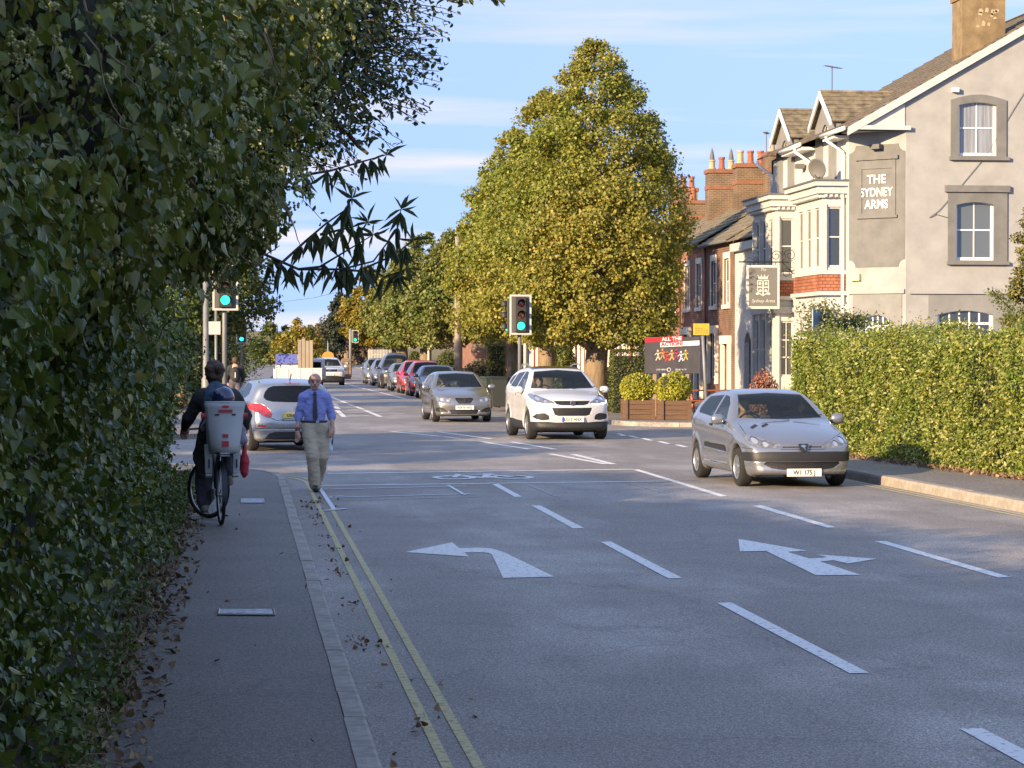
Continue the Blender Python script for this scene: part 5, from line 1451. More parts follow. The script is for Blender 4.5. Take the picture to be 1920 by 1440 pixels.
# ------------------------------------------------------------------ cars
M_tyre = mk('tyre', (.012,.012,.012), .9, col2=(.02,.02,.02), scale=30)
M_rim = mk('alloy', (.42,.42,.42), .35, metal=.8)
M_trim = mk('black_trim', (.018,.018,.019), .55)
M_grille = mk('grille_black', (.010,.010,.011), .5, bump=.6, bscale=60)
M_carglass = glass_mat('car_glass', (.72,.80,.78), .78, base=(.035,.045,.05))
M_carglass_d = glass_mat('car_glass_dark', (.20,.23,.24), .6)
M_lens = mk('lamp_lens', (.14,.145,.15), .08, metal=.4, col2=(.30,.30,.30), scale=16, detail=1, coat=1)
M_refl = mk('lamp_reflector', (.62,.62,.60), .15, metal=.6, coat=1)
def circ(y, z, r_, n=10): return [(y+r_*math.cos(2*math.pi*k/n), z+r_*math.sin(2*math.pi*k/n)) for k in range(n)]
M_lensd = mk('lamp_dark', (.10,.10,.10), .15, metal=.3, coat=1)
M_drl = mk('running_light', (1,1,1), .4, emit=(1,.96,.9), estr=2.6)
M_red = mk('red_lens', (.38,.012,.016), .12, coat=1, col2=(.55,.03,.03), scale=14)
M_orange = mk('amber_lens', (.6,.2,.03), .2)
M_chrome = mk('chrome', (.6,.6,.6), .15, metal=1)
M_cabin = mk('cabin', (.075,.075,.078), .9, col2=(.11,.11,.112), scale=6)
M_seat = mk('seat_cloth', (.10,.10,.115), .95, col2=(.15,.15,.165), scale=20)
M_plate_w = mk('plate_white', (.74,.73,.68), .45); M_plate_y = mk('plate_yellow', (.78,.58,.10), .45); M_plate_t = mk('plate_text', (.03,.03,.03), .6); M_blue_band = mk('plate_blue', (.03,.10,.45), .5)
M_gap = mk('panel_gap', (.012,.012,.012), .9)
def paint(name, col, metal=.55, rough=.32):
    m = mk(name, col, rough, metal=metal, coat=.8, col2=tuple(c*.90 for c in col), scale=1.2, detail=6)
    return m
def body_field(sp, h):
    L, W, H = sp['L'], sp['W'], sp['H']
    x0, y0, z0 = -L/2-.09, -W/2-.12, .05
    nx, ny, nz = int((L+.18)/h)+1, int((W+.24)/h)+1, int((H+.1-z0)/h)+1
    xs = x0+np.arange(nx)*h; ys = y0+np.arange(ny)*h; zs = z0+np.arange(nz)*h
    poly = catmull(sp['side'], 8)
    A, B = np.meshgrid(xs, zs, indexing='ij'); SD = sdf2d(poly, A, B)
    X, Y, Z = np.meshgrid(xs, ys, zs, indexing='ij')
    hw = lerp_curve(sp['plan'], X); hw = hw
    yn = np.abs(Y)/(W/2)
    fr = 1/(1+np.exp(-(X-.5)*3)); bow = sp.get('bowf', .16)*fr - sp.get('bowr', .10)*(1-fr)
    Xs = X + bow*yn**2.4
    Zs_ = Z + sp.get('crown', .05)*yn**2*np.clip((Z-.6)*3, 0, 1)
    side = bilin(SD, x0, z0, h, Xs, Zs_)
    belt = lerp_curve(sp['belt'], X)
    tum = sp.get('tum', .48)
    up = np.clip(Z-belt, 0, None)
    ym = hw - tum*up - .25*up**2 - .05*np.clip((.50-Z)/.3, 0, 1)**2
    ym = ym + .016*np.exp(-((Z-belt+.10)/.05)**2) - .012*np.exp(-((Z-.55)/.06)**2)*np.clip(1-np.abs(X)/1.6,0,1)
    f = smax(side, (np.abs(Y)-ym)*.92, sp.get('k', .07))
    for ax_ in (sp['fa'], sp['ra']):
        r_ = np.sqrt((X-ax_)**2 + (Z-sp['R'])**2); ra = sp['R']+sp.get('archgap', .055)
        f = f - .022*np.exp(-((r_-ra-.03)/.05)**2)*(np.abs(Y) > hw*.7)
        g_ = np.maximum(r_-ra, (W/2-.30)-np.abs(Y))
        f = smax(f, -g_, .02)
    return f, (x0,y0,z0)
def pip(poly, a, b):
    r_ = False; n = len(poly)
    for i in range(n):
        p, q = poly[i], poly[(i+1)%n]
        if (p[1] > b) != (q[1] > b) and a < (q[0]-p[0])*(b-p[1])/(q[1]-p[1])+p[0]: r_ = not r_
    return r_
BK = {}
def bucket(f):
    for ax_ in range(3):
        v = f.normal[ax_]
        if v > .04: BK.setdefault((ax_, 1), set()).add(f)
        elif v < -.04: BK.setdefault((ax_, -1), set()).add(f)
def cut(bm, poly, axis, sgn, thr=.15, test=None):
    """cut the outline (drawn in the view along an axis) out of the body skin, return its faces as (verts, faces, normals)"""
    ia, ib = {0:(1,2), 1:(0,2), 2:(0,1)}[axis]
    a0 = min(p[0] for p in poly)-.05; a1 = max(p[0] for p in poly)+.05; b0 = min(p[1] for p in poly)-.05; b1 = max(p[1] for p in poly)+.05
    key = (axis, sgn)
    if BK.get('bm') is not bm:
        BK.clear(); BK['bm'] = bm
        for f in bm.faces: bucket(f)
    fs = []
    for f in list(BK.get(key, ())):
        if not f.is_valid: BK[key].discard(f); continue
        if f.normal[axis]*sgn < thr: continue
        c = f.verts[0].co
        if a0 < c[ia] < a1 and b0 < c[ib] < b1:
            if test is None or test(c): fs.append(f)
    if not fs: return None
    for i in range(len(poly)):
        p, q = poly[i], poly[(i+1) % len(poly)]
        co = Vector((0,0,0)); co[ia] = p[0]; co[ib] = p[1]
        no = Vector((0,0,0)); no[ia] = -(q[1]-p[1]); no[ib] = q[0]-p[0]
        if no.length < 1e-6: continue
        geom = set(fs)
        for f in fs: geom.update(f.edges); geom.update(f.verts)
        ret = bmesh.ops.bisect_plane(bm, geom=list(geom), plane_co=co, plane_no=no.normalized(), dist=1e-5)
        fs = [g_ for g_ in ret['geom'] if isinstance(g_, bmesh.types.BMFace)]
    ins = [f for f in fs if pip(poly, f.calc_center_median()[ia], f.calc_center_median()[ib])]
    if not ins: return None
    vi = {}; V = []; N = []; F = []
    for f in ins:
        ff = []
        for v in f.verts:
            if v not in vi: vi[v] = len(V); V.append(v.co.copy()); N.append(v.normal.copy())
            ff.append(vi[v])
        F.append(ff)
    bmesh.ops.delete(bm, geom=ins, context='FACES')
    for f in fs:
        if f.is_valid: bucket(f)
    return V, F, N
def cut_part(bm, name, poly, axis, sgn, mat, parent, off=-.004, thr=.15, test=None, mirror=False, smooth=True):
    res = []
    for s in ((1,-1) if mirror else (1,)):
        pl = poly; ax_s = sgn
        if mirror:
            if axis == 1: ax_s = s
            else: pl = [(p[0]*s, p[1]) for p in poly]
        r_ = cut(bm, pl, axis, ax_s, thr, test)
        if r_ is None: continue
        V, F, N = r_
        o = mesh(name, [v+n_*off for v, n_ in zip(V, N)], F, mat, parent, smooth)
        res.append(o)
    return res
def wheel(parent, x, y, R_, w=.19, spokes=5, steel=False, rz=0):
    s = 1 if y > 0 else -1
    o = bpy.data.objects.new('wheel', None); C.objects.link(o); o.parent = parent; o.location = (x, y, R_); o.rotation_euler = (0,0,rz)
    rr_ = R_*.66
    mb = MB(); mb.lathe((0, -w/2*s, 0), [(rr_-.005,0),(R_-.035,0),(R_-.008,.02),(R_,.045),(R_,w-.045),(R_-.008,w-.02),(R_-.035,w),(rr_-.005,w)], 28, (0,s,0), False)
    t = mb.build('tyre', M_tyre, o, True); smooth_by_angle(t, 40)
    mb = MB(); mb.lathe((0, -w/2*s, 0), [(rr_,.0),(rr_,w-.012),(rr_-.012,w-.004),(rr_-.025,w-.02),(rr_-.03,w-.075),(.0,w-.085)], 28, (0,s,0))
    for k in range(spokes):
        a = 2*math.pi*k/spokes+.3; e = Vector((math.cos(a),0,math.sin(a))); t_ = Vector((-math.sin(a),0,math.cos(a)))
        P = [e*.03-t_*.035, e*.03+t_*.035, e*(rr_-.015)+t_*(.045), e*(rr_-.015)-t_*(.045)]
        yb = (w/2-.062)*s
        mb.prism([p+Vector((0,yb,0)) for p in P], (0,.045*s,0))
    mb.lathe((0,(w/2-.07)*s,0), [(.055,0),(.055,.06),(.03,.066)], 12, (0,s,0))
    mb.build('rim', M_rim, o)
    return o
def plate(parent, txt, x, z, yellow=False, back=False, w=.52, y=0.0, band=False, tilt=0.0):
    s = -1 if back else 1
    p = MB().box(-.008, .008, -w/2, w/2, -.056, .056).build('number_plate', M_plate_y if yellow else M_plate_w, parent)
    p.location = (x, y, z); p.rotation_euler = (0, tilt, 0)
    text_obj('plate_text', txt, .095, M_plate_t, p, (.010*s, 0, -.002), (math.pi/2, 0, math.pi/2*s), .001, sx=.92, bold=.002)
    if band: MB().box(.008, .010, -w/2*s*1.0, (-w/2+.05)*s, -.055, .055).build('country_band', M_blue_band, p)
    return p
def mirror_(parent, x, y, z, mat, s):
    mb = MB(); mb.lathe((0,0,0), [(.01,-.10),(.06,-.085),(.08,-.03),(.08,.05),(.06,.09),(.01,.11)], 12, (0,1,0))
    o = mb.build('door_mirror', mat, parent, True); o.location = (x, s*(y+.11), z); o.scale = (.75, 1.0, 1.0)
    MB().tube([(0,-s*.07,-.03),(-.02,-s*.17,-.08)], .03, 6).build('mirror_arm', M_trim, o)
    MB().box(-.075,-.068,-.08,.08,-.055,.055).build('mirror_glass', M_chrome, o)
    return o
def seats(parent, sp):
    zb = .38; xs = sp.get('seatx', -.05)
    for s in (1,-1):
        mb = MB(); y = s*.36
        mb.box(xs-.25, xs+.25, y-.24, y+.24, zb, zb+.16); 
        mb.prism([(xs-.22,y-.23,zb+.14),(xs-.12,y-.23,zb+.14),(xs-.34,y-.20,zb+.70),(xs-.44,y-.20,zb+.70)], (0,.44,0))
        mb.prism([(xs-.37,y-.12,zb+.73),(xs-.30,y-.12,zb+.73),(xs-.33,y-.11,zb+.93),(xs-.41,y-.11,zb+.93)], (0,.23,0))
        bevel(mb.build('seat', M_seat, parent), .03, 2)
    mb = MB(); x = xs-.95; mb.box(x-.2,x+.25,-.58,.58,zb,zb+.16); mb.prism([(x-.18,-.58,zb+.1),(x-.06,-.58,zb+.1),(x-.25,-.55,zb+.62),(x-.37,-.55,zb+.62)], (0,1.13,0))
    bevel(mb.build('rear_seat', M_seat, parent), .03, 2)
    cw = sp['cowl']
    mb = MB(); mb.prism([(cw[0]-.02,-.62,cw[1]-.30),(cw[0]-.02,-.62,cw[1]-.05),(cw[0]-.40,-.62,cw[1]-.02),(cw[0]-.52,-.62,cw[1]-.10),(cw[0]-.48,-.62,cw[1]-.34)], (0,1.24,0)); mb.build('dashboard', M_cabin, parent)
    th = [2*math.pi*k/20 for k in range(21)]; xw = cw[0]-.62; yw = sp.get('drv', -1)*.36
    MB().tube([(xw+.10*math.sin(t), yw+.18*math.cos(t), cw[1]-.08+.16*math.sin(t)) for t in th], .014, 6).build('steering_wheel', M_cabin, parent)
    MB().box(sp['ra']-.1, sp['fa']+.1, -sp['W']/2+.12, sp['W']/2-.12, .30, .36).build('floor', M_cabin, parent)
def build_car(name, label, sp, pmat, h=.03, group=None, cat_='car', detail=True):
    root = thing(name, label, cat_, (0,0,0), 0, group)
    F, org = body_field(sp, h); V, Q = surface_nets(F, org, h)
    me = bpy.data.meshes.new('body'); me.from_pydata(V.tolist(), [], Q.tolist()); me.update()
    bm = bmesh.new(); bm.from_mesh(me); bm.normal_update()
    xw0, xw1 = sp['screenx']
    gl = sp.get('glass', M_carglass)
    mid = lambda c: True
    if 'screen' in sp:
        cut_part(bm, 'windscreen', sp['screen'], 0, 1, gl, root, -.004, .12, lambda c: xw0 < c.x < xw1)
    if 'rear' in sp:
        cut_part(bm, 'rear_window', sp['rear'], 0, -1, sp.get('glassr', gl), root, -.004, .12, lambda c: c.x < sp.get('rearx', -.9))
    for k, pl in enumerate(sp.get('sidew', [])):
        cut_part(bm, 'side_window', pl, 1, 1, sp.get('glassr', gl), root, -.004, .25, None, True)
    for (nm, pl, mat, off, mir) in sp.get('front', []):
        cut_part(bm, nm, pl, 0, 1, mat, root, off, .05, lambda c: c.x > L_front, mir) if False else cut_part(bm, nm, pl, 0, 1, mat, root, off, .08, lambda c: c.x > sp['fa']-.15, mir)
    for (nm, pl, mat, off, mir) in sp.get('back', []):
        cut_part(bm, nm, pl, 0, -1, mat, root, off, .05, lambda c: c.x < sp['ra']-.0, mir)
    for (nm, pl, mat, off) in (sp.get('sides', []) if h < .04 else []):
        cut_part(bm, nm, pl, 1, 1, mat, root, off, .2, None, True)
    for (nm, pl, mat, off) in sp.get('top', []):
        cut_part(bm, nm, pl, 2, 1, mat, root, off, .3, lambda c: c.z > sp.get('topz', .5))
    bm.to_mesh(me); bm.free()
    b = link('body', me, [pmat, M_cabin], root, True)
    so = b.modifiers.new('skin', 'SOLIDIFY'); so.thickness = .022; so.offset = -1; so.material_offset = 1; so.use_rim = True; so.material_offset_rim = 1
    R_ = sp['R']; yt = sp['W']/2 - .115
    for x, st in ((sp['fa'], sp.get('steer', 0)), (sp['ra'], 0)):
        for s in (1,-1): wheel(root, x, s*yt, R_, sp.get('ww', .20), sp.get('spokes', 5), rz=st)
    mb = MB(); mb.box(sp['ra']-.35, sp['fa']+.35, -yt+.16, yt-.16, .17, .30)
    for x in (sp['fa'], sp['ra']):                          # dark wheel housings
        mb.box(x-R_-.06, x+R_+.06, yt-.18, yt-.15, .16, R_*2+.08); mb.box(x-R_-.06, x+R_+.06, -yt+.15, -yt+.18, .16, R_*2+.08)
    mb.build('underbody', M_gap, root)
    for s in (1,-1): mirror_(root, sp['mir'][0], sp['mir'][1], sp['mir'][2], sp.get('mirmat', pmat), s)
    if detail: seats(root, sp)
    return root
def place(o, x, y, heading):
    """heading: direction of travel, degrees clockwise from the road ahead"""
    o.location = (x, y, 0); o.rotation_euler = (0, 0, R(90 - heading)); return o
def strip(x0, z0, x1, z1, w=.007):
    d = Vector((x1-x0, z1-z0)).normalized(); n = Vector((-d.y, d.x))*w/2
    return [(x0-n.x, z0-n.y), (x1-n.x, z1-n.y), (x1+n.x, z1+n.y), (x0+n.x, z0+n.y)]
def emblem_S(parent, x, z, r_, mat, ch):
    text_obj('badge', ch, r_, mat, parent, (x, 0, z), (math.pi/2, 0, math.pi/2), .006, bold=.004)

P_silver = paint('silver_paint', (.33,.335,.345), .7, .27); P_white = paint('white_paint', (.58,.575,.56), 0.0, .32); P_champ = paint('champagne_silver', (.31,.295,.27), .75, .27)
P_silver2 = paint('bright_silver_paint', (.36,.37,.38), .75, .27); P_red = paint('red_paint', (.48,.022,.03), .1, .3); P_navy = paint('navy_paint', (.018,.025,.055), .2, .3)
P_dgrey = paint('dark_grey_paint', (.055,.05,.05), .4, .3); P_greysil = paint('grey_silver_paint', (.24,.26,.27))

# --- small silver three-door hatchback coming towards us
S206 = dict(L=3.83, W=1.66, H=1.43, R=.29, fa=1.145, ra=-1.295, k=.075, tum=.47, bowf=.20, bowr=.12, crown=.05,
  side=[(1.86,.20),(1.905,.34),(1.915,.46),(1.87,.58),(1.77,.68),(1.50,.80),(1.15,.905),(.82,.985),(.62,1.07),(.32,1.235),(.02,1.365),(-.35,1.425),(-.85,1.42),(-1.30,1.36),(-1.62,1.24),(-1.80,.98),(-1.88,.80),(-1.905,.55),(-1.88,.34),(-1.82,.20),(-1.2,.18),(0,.18),(1.2,.18)],
  plan=[(-1.95,.70),(-1.75,.775),(-1.3,.825),(-.6,.83),(.6,.83),(1.2,.815),(1.55,.785),(1.75,.74),(1.95,.66)],
  belt=[(-1.9,.98),(-1.0,.95),(.6,.90),(1.2,.82),(1.9,.68)], cowl=(.80,.99), screenx=(-.1,.95), mir=(.52,.83,.98), topz=.6, spokes=7,
  screen=[(-.66,1.005),(0,.985),(.66,1.005),(.62,1.08),(.50,1.345),(0,1.372),(-.50,1.345),(-.62,1.08)],
  rear=[(-.50,.97),(.50,.97),(.42,1.29),(-.42,1.29)], rearx=-1.3,
  sidew=[[(.50,.985),(-.28,1.0),(-.28,1.335),(-.02,1.315),(.22,1.21)], [(-.34,1.0),(-1.22,1.045),(-1.30,1.12),(-1.10,1.30),(-.34,1.335)]],
  front=[('lamp_reflector',circ(.665,.705,.050),M_refl,-.012,True),('lamp_reflector',circ(.535,.655,.045),M_refl,-.012,True),('headlight',[(.33,.60),(.30,.63),(.47,.70),(.64,.765),(.76,.79),(.775,.72),(.755,.655),(.66,.605),(.50,.585)],M_lens,-.003,True),
         ('upper_grille',[(-.30,.59),(.30,.59),(.30,.615),(-.30,.615)],M_grille,-.02,False),
         ('bumper_strip',[(-.84,.40),(.84,.40),(.84,.52),(.50,.535),(-.50,.535),(-.84,.52)],M_trim,.010,False),
         ('lower_grille',[(-.58,.355),(-.46,.295),(-.30,.275),(.30,.275),(.46,.295),(.58,.355),(.55,.388),(-.55,.388)],M_grille,-.02,False),
         ('bumper_gap',strip(-.84,.585,-.72,.575),M_gap,-.01,False), ('bumper_gap',strip(.84,.585,.72,.575),M_gap,-.01,False)],
  sides=[('rub_strip',[(.58,.50),(-.72,.53),(-.72,.60),(.50,.58)],M_trim,.008),
         ('door_gap',strip(.62,.30,.66,.94),M_gap,-.008),('door_gap',strip(-.42,.34,-.40,.98),M_gap,-.008),('door_gap',strip(.62,.29,-.42,.31),M_gap,-.008),
         ('door_handle',[(-.20,.86),(-.34,.865),(-.34,.90),(-.20,.895)],M_trim,.012)],
  top=[('bonnet_vent',[(1.20,-.42),(1.10,-.42),(.98,-.30),(1.08,-.30)],M_trim,-.004), ('bonnet_vent',[(1.20,-.58),(1.12,-.60),(.98,-.48),(1.08,-.46)],M_trim,-.004),
       ('bonnet_gap',strip(.84,-.70,1.55,-.74),M_gap,-.006), ('bonnet_gap',strip(.84,.70,1.55,.74),M_gap,-.006)])
c206 = build_car('parked_hatchback', 'small silver three-door hatchback driving towards us beside the right kerb', S206, P_silver, .028)
c206.name = 'silver_hatchback'
plate(c206, 'W1 175 J', 1.925, .235, w=.52)
mb = MB(); mb.prism([(1.86,-.075,.655),(1.86,.075,.655),(1.89,.07,.59),(1.90,.045,.545),(1.90,-.045,.545),(1.89,-.07,.59)], (.012,0,0)); bd = mb.build('badge', M_trim, c206); bd.location = (.012,0,0)
mb = MB(); pts = [(-.03,.56),(-.01,.60),(-.04,.625),(0,.642),(.045,.63),(.03,.60),(.05,.575),(.02,.585),(.01,.555)]
mb.prism([(1.90-(z-.545)*.30+.004,-y,z) for y, z in pts], (.008,0,0)); mb.build('badge_lion', M_chrome, bd)
bar = mesh('bright_bar', *(lambda A: (A, [(i, i+1, i+len(A)//2+1, i+len(A)//2) for i in range(len(A)//2-1)]))([(1.885-.20*(abs(y)/.83)**2.4, y, .577) for y in np.linspace(-.34,.34,15)] + [(1.862-.20*(abs(y)/.83)**2.4, y, .598) for y in np.linspace(-.34,.34,15)]), P_silver, c206, True)
MB().tube([(-.10,0,1.425),(-.32,0,1.60)], .005, 5).build('aerial', M_trim, c206)
for y0 in (-.35, .15): MB().tube([(.86,y0,1.0),(.78,y0+.35,1.04),(.74,y0+.48,1.05)], .008, 5).build('wiper', M_trim, c206)
p = G(1478, 912); place(c206, 8.06, 35.75, 176.8)

# --- white compact SUV
SIX = dict(L=4.41, W=1.84, H=1.67, R=.345, fa=1.33, ra=-1.31, k=.09, tum=.45, bowf=.24, bowr=.12, crown=.06, archgap=.065, ww=.22,
  side=[(2.10,.24),(2.17,.40),(2.20,.62),(2.18,.80),(2.08,.93),(1.75,1.03),(1.35,1.10),(1.08,1.155),(.80,1.30),(.45,1.50),(.15,1.61),(-.30,1.665),(-.95,1.655),(-1.50,1.58),(-1.85,1.45),(-2.06,1.12),(-2.16,.92),(-2.20,.62),(-2.14,.36),(-2.02,.24),(-1.3,.22),(0,.22),(1.3,.22)],
  plan=[(-2.25,.76),(-2.0,.86),(-1.4,.915),(-.5,.92),(.8,.92),(1.35,.915),(1.75,.885),(2.0,.83),(2.25,.72)],
  belt=[(-2.1,1.18),(-1.0,1.10),(.8,1.03),(1.4,.97),(2.2,.85)], cowl=(1.06,1.15), screenx=(.05,1.25), mir=(.78,.90,1.13), topz=.8, seatx=.05,
  screen=[(-.74,1.165),(0,1.15),(.74,1.165),(.70,1.25),(.56,1.545),(0,1.585),(-.56,1.545),(-.70,1.25)],
  rear=[(-.56,1.10),(.56,1.10),(.48,1.48),(-.48,1.48)], rearx=-1.5,
  sidew=[[(.76,1.14),(-.22,1.16),(-.22,1.545),(.12,1.535),(.42,1.40)], [(-.29,1.165),(-1.12,1.20),(-1.02,1.50),(-.29,1.545)], [(-1.18,1.22),(-1.62,1.30),(-1.40,1.42),(-1.10,1.48)]],
  front=[('lamp_reflector',circ(.74,.955,.055),M_refl,-.012,True),('lamp_reflector',circ(.60,.895,.040),M_refl,-.012,True),('headlight',[(.43,.82),(.40,.86),(.55,.93),(.74,1.03),(.86,1.09),(.875,1.02),(.86,.92),(.80,.85),(.62,.83)],M_lens,-.003,True),
         ('running_light',[(.43,.815),(.60,.805),(.80,.83),(.86,.90),(.84,.91),(.78,.852),(.60,.828),(.45,.84)],M_drl,.001,True),
         ('upper_grille',[(-.42,.895),(.42,.895),(.36,.82),(.26,.795),(-.26,.795),(-.36,.82)],M_grille,-.02,False),
         ('lower_grille',[(-.46,.735),(.46,.735),(.40,.58),(.32,.555),(-.32,.555),(-.40,.58)],M_grille,-.02,False),
         ('fog_recess',[(.52,.47),(.53,.56),(.62,.615),(.80,.60),(.87,.53),(.80,.48),(.66,.455)],M_trim,-.012,True),
         ('lower_bumper',[(-.93,.20),(.93,.20),(.93,.42),(.55,.42),(.36,.40),(-.36,.40),(-.55,.42),(-.93,.42)],M_trim,.006,False)],
  sides=[('sill',[(.86,.22),(-.86,.22),(-.86,.44),(.86,.40)],M_trim,.006),('door_gap',strip(.86,.44,.86,1.06),M_gap,-.008),('door_gap',strip(-.25,.44,-.25,1.1),M_gap,-.008),('door_gap',strip(-.95,.5,-1.12,1.15),M_gap,-.008),
         ('door_handle',[(-.05,.99),(-.20,1.0),(-.20,1.03),(-.05,1.02)],P_white,.014)],
  top=[('glass_roof',[(.10,-.56),(-.90,-.58),(-.90,.58),(.10,.56)],mk('roof_glass',(.012,.012,.013),.08,spec=.8),.002)])
SIX['topz'] = 1.45
cix = build_car('white_suv', 'white sport utility car with lit headlights driving towards us before the big tree', SIX, P_white, .03)
plate(cix, 'LG15 ANX', 2.215, .475, w=.5, band=True)
for s in (1,-1):
    mb = MB(); mb.lathe((1.97,s*.66,.53), [(.05,0),(.05,.03),(.03,.04)], 14, (1,0,0)); f_ = mb.build('fog_lamp', M_lens, cix, True)
    MB().tube([(.05,s*.60,1.66),(-.35,s*.63,1.72),(-1.0,s*.62,1.70),(-1.35,s*.58,1.62)], .016, 6).build('roof_rail', M_rim, cix)
e = MB(); e.lathe((2.19,0,.845), [(.055,0),(.06,.008),(.05,.012)], 20, (1,0,0)); eb = e.build('badge', M_chrome, cix); eb.scale = (1,1,1)
text_obj('badge_letter', 'H', .08, M_trim, eb, (2.204,0,.843), (math.pi/2,0,math.pi/2), .002, shear=.25, sx=1.3, bold=.003)
for y0 in (-.4,.2): MB().tube([(1.12,y0,1.155),(1.06,y0+.4,1.19),(1.02,y0+.55,1.20)], .009, 5).build('wiper', M_trim, cix)
place(cix, 7.30, 55.0, 177.2)

# --- champagne hatchback behind it
SIB = dict(L=4.05, W=1.70, H=1.445, R=.30, fa=1.205, ra=-1.265, k=.08, tum=.46, bowf=.22, bowr=.12, crown=.05,
  side=[(1.94,.20),(2.0,.34),(2.02,.50),(1.97,.66),(1.84,.76),(1.50,.86),(1.15,.93),(.92,.98),(.66,1.10),(.32,1.27),(.0,1.40),(-.40,1.44),(-.95,1.43),(-1.42,1.36),(-1.72,1.22),(-1.90,.98),(-1.98,.80),(-2.02,.55),(-1.97,.32),(-1.88,.20),(-1.2,.19),(0,.19),(1.2,.19)],
  plan=[(-2.05,.70),(-1.8,.80),(-1.3,.845),(-.6,.85),(.7,.85),(1.25,.84),(1.6,.80),(1.85,.75),(2.05,.66)],
  belt=[(-2.0,1.0),(-1.0,.97),(.7,.92),(1.2,.86),(2.0,.74)], cowl=(.90,.98), screenx=(-.1,1.05), mir=(.60,.85,.99), topz=.6,
  screen=[(-.67,.995),(0,.98),(.67,.995),(.63,1.08),(.51,1.355),(0,1.385),(-.51,1.355),(-.63,1.08)],
  rear=[(-.52,.98),(.52,.98),(.44,1.30),(-.44,1.30)], rearx=-1.4,
  sidew=[[(.56,.985),(-.30,1.0),(-.30,1.345),(-.02,1.33),(.24,1.215)], [(-.37,1.0),(-1.10,1.03),(-1.05,1.30),(-.37,1.345)]],
  front=[('lamp_reflector',circ(.64,.665,.060),M_refl,-.012,True),('lamp_reflector',circ(.48,.63,.045),M_refl,-.012,True),('headlight',[(.40,.56),(.36,.66),(.50,.71),(.70,.775),(.76,.77),(.785,.69),(.76,.61),(.66,.56)],M_lens,-.003,True),
         ('upper_grille',[(-.27,.68),(-.22,.705),(.22,.705),(.27,.68),(.17,.54),(-.17,.54)],M_grille,-.02,False),
         ('lower_grille',[(-.42,.355),(.42,.355),(.36,.235),(-.36,.235)],M_grille,-.02,False),
         ('fog_recess',[(.46,.30),(.55,.38),(.70,.43),(.79,.42),(.79,.32),(.70,.28)],M_trim,-.012,True)],
  sides=[('door_gap',strip(.70,.32,.72,.96),M_gap,-.008),('door_gap',strip(-.34,.34,-.34,.98),M_gap,-.008),('door_handle',[(-.15,.88),(-.29,.885),(-.29,.915),(-.15,.91)],P_champ,.012)])
cib = build_car('champagne_hatchback', 'champagne silver five-door hatchback following the white car', SIB, P_champ, .03)
plate(cib, 'NX10 NXJ', 2.035, .425)
emblem_S(cib, 2.0, .62, .10, M_chrome, 'S')
for s in (1,-1): MB().lathe((1.83,s*.64,.355), [(.045,0),(.045,.03),(.02,.04)], 12, (1,0,0)).build('fog_lamp', M_lens, cib, True)
place(cib, 6.18, 68.6, 178.0)

# --- silver hatchback turning left, seen from behind
S208 = dict(L=3.97, W=1.75, H=1.46, R=.305, fa=1.18, ra=-1.36, k=.10, tum=.44, bowf=.22, bowr=.20, crown=.05, archgap=.05,
  side=[(1.90,.20),(1.96,.36),(1.98,.52),(1.92,.68),(1.78,.79),(1.45,.89),(1.10,.97),(.85,1.03),(.60,1.14),(.28,1.30),(-.02,1.41),(-.40,1.455),(-.95,1.45),(-1.45,1.40),(-1.68,1.35),(-1.74,1.28),(-1.80,1.10),(-1.86,.98),(-1.92,.86),(-1.955,.70),(-1.98,.56),(-1.95,.34),(-1.88,.22),(-1.2,.19),(0,.19),(1.2,.19)],
  plan=[(-2.02,.73),(-1.8,.82),(-1.36,.865),(-.6,.86),(.7,.86),(1.25,.855),(1.6,.81),(1.85,.75),(2.0,.66)],
  belt=[(-2.0,1.04),(-1.0,1.0),(.7,.94),(1.2,.88),(2.0,.74)], cowl=(.83,1.03), screenx=(-.1,1.0), mir=(.60,.86,1.0), topz=.6, rearx=-1.45,
  screen=[(-.67,1.04),(0,1.03),(.67,1.04),(.63,1.1),(.51,1.375),(0,1.40),(-.51,1.375),(-.63,1.1)],
  rear=[(-.56,1.035),(-.44,1.0),(0,.985),(.44,1.0),(.56,1.035),(.60,1.09),(.575,1.18),(.50,1.275),(.40,1.315),(0,1.325),(-.40,1.315),(-.50,1.275),(-.575,1.18),(-.60,1.09)],
  sidew=[[(.50,1.03),(-.24,1.045),(-.24,1.37),(-.02,1.355),(.20,1.25)], [(-.30,1.045),(-.95,1.07),(-1.22,1.15),(-1.10,1.28),(-.85,1.345),(-.30,1.37)]],
  back=[('tail_lamp',[(.50,.80),(.46,.74),(.50,.69),(.60,.70),(.72,.79),(.86,.84),(.88,.93),(.80,.965),(.66,.95),(.55,.88)],M_red,.006,True),
        ('high_brake_light',[(-.17,1.352),(.17,1.352),(.17,1.375),(-.17,1.375)],M_red,.004,False),
        ('lower_bumper',[(-.62,.24),(-.52,.36),(-.42,.39),(.42,.39),(.52,.36),(.62,.24)],M_trim,-.006,False),
        ('tailgate_gap',strip(-.52,.69,-.40,.63),M_gap,-.006,False),('tailgate_gap',strip(.52,.69,.40,.63),M_gap,-.006,False),('tailgate_gap',strip(-.40,.63,.40,.63),M_gap,-.006,False),
        ('reflector',[(-.74,.50),(-.58,.49),(-.58,.515),(-.74,.525)],M_red,.003,True),('bumper_crease',strip(-.80,.455,.80,.455,.008),M_gap,-.004,False)],
  sides=[('door_gap',strip(.70,.32,.72,.98),M_gap,-.008),('door_gap',strip(-.28,.34,-.28,1.03),M_gap,-.008),('door_gap',strip(-.95,.60,-1.06,1.05),M_gap,-.008)], glassr=M_carglass_d)
c208 = build_car('silver_supermini', 'silver hatchback turning into the left side road, seen from behind', S208, P_silver2, .03)
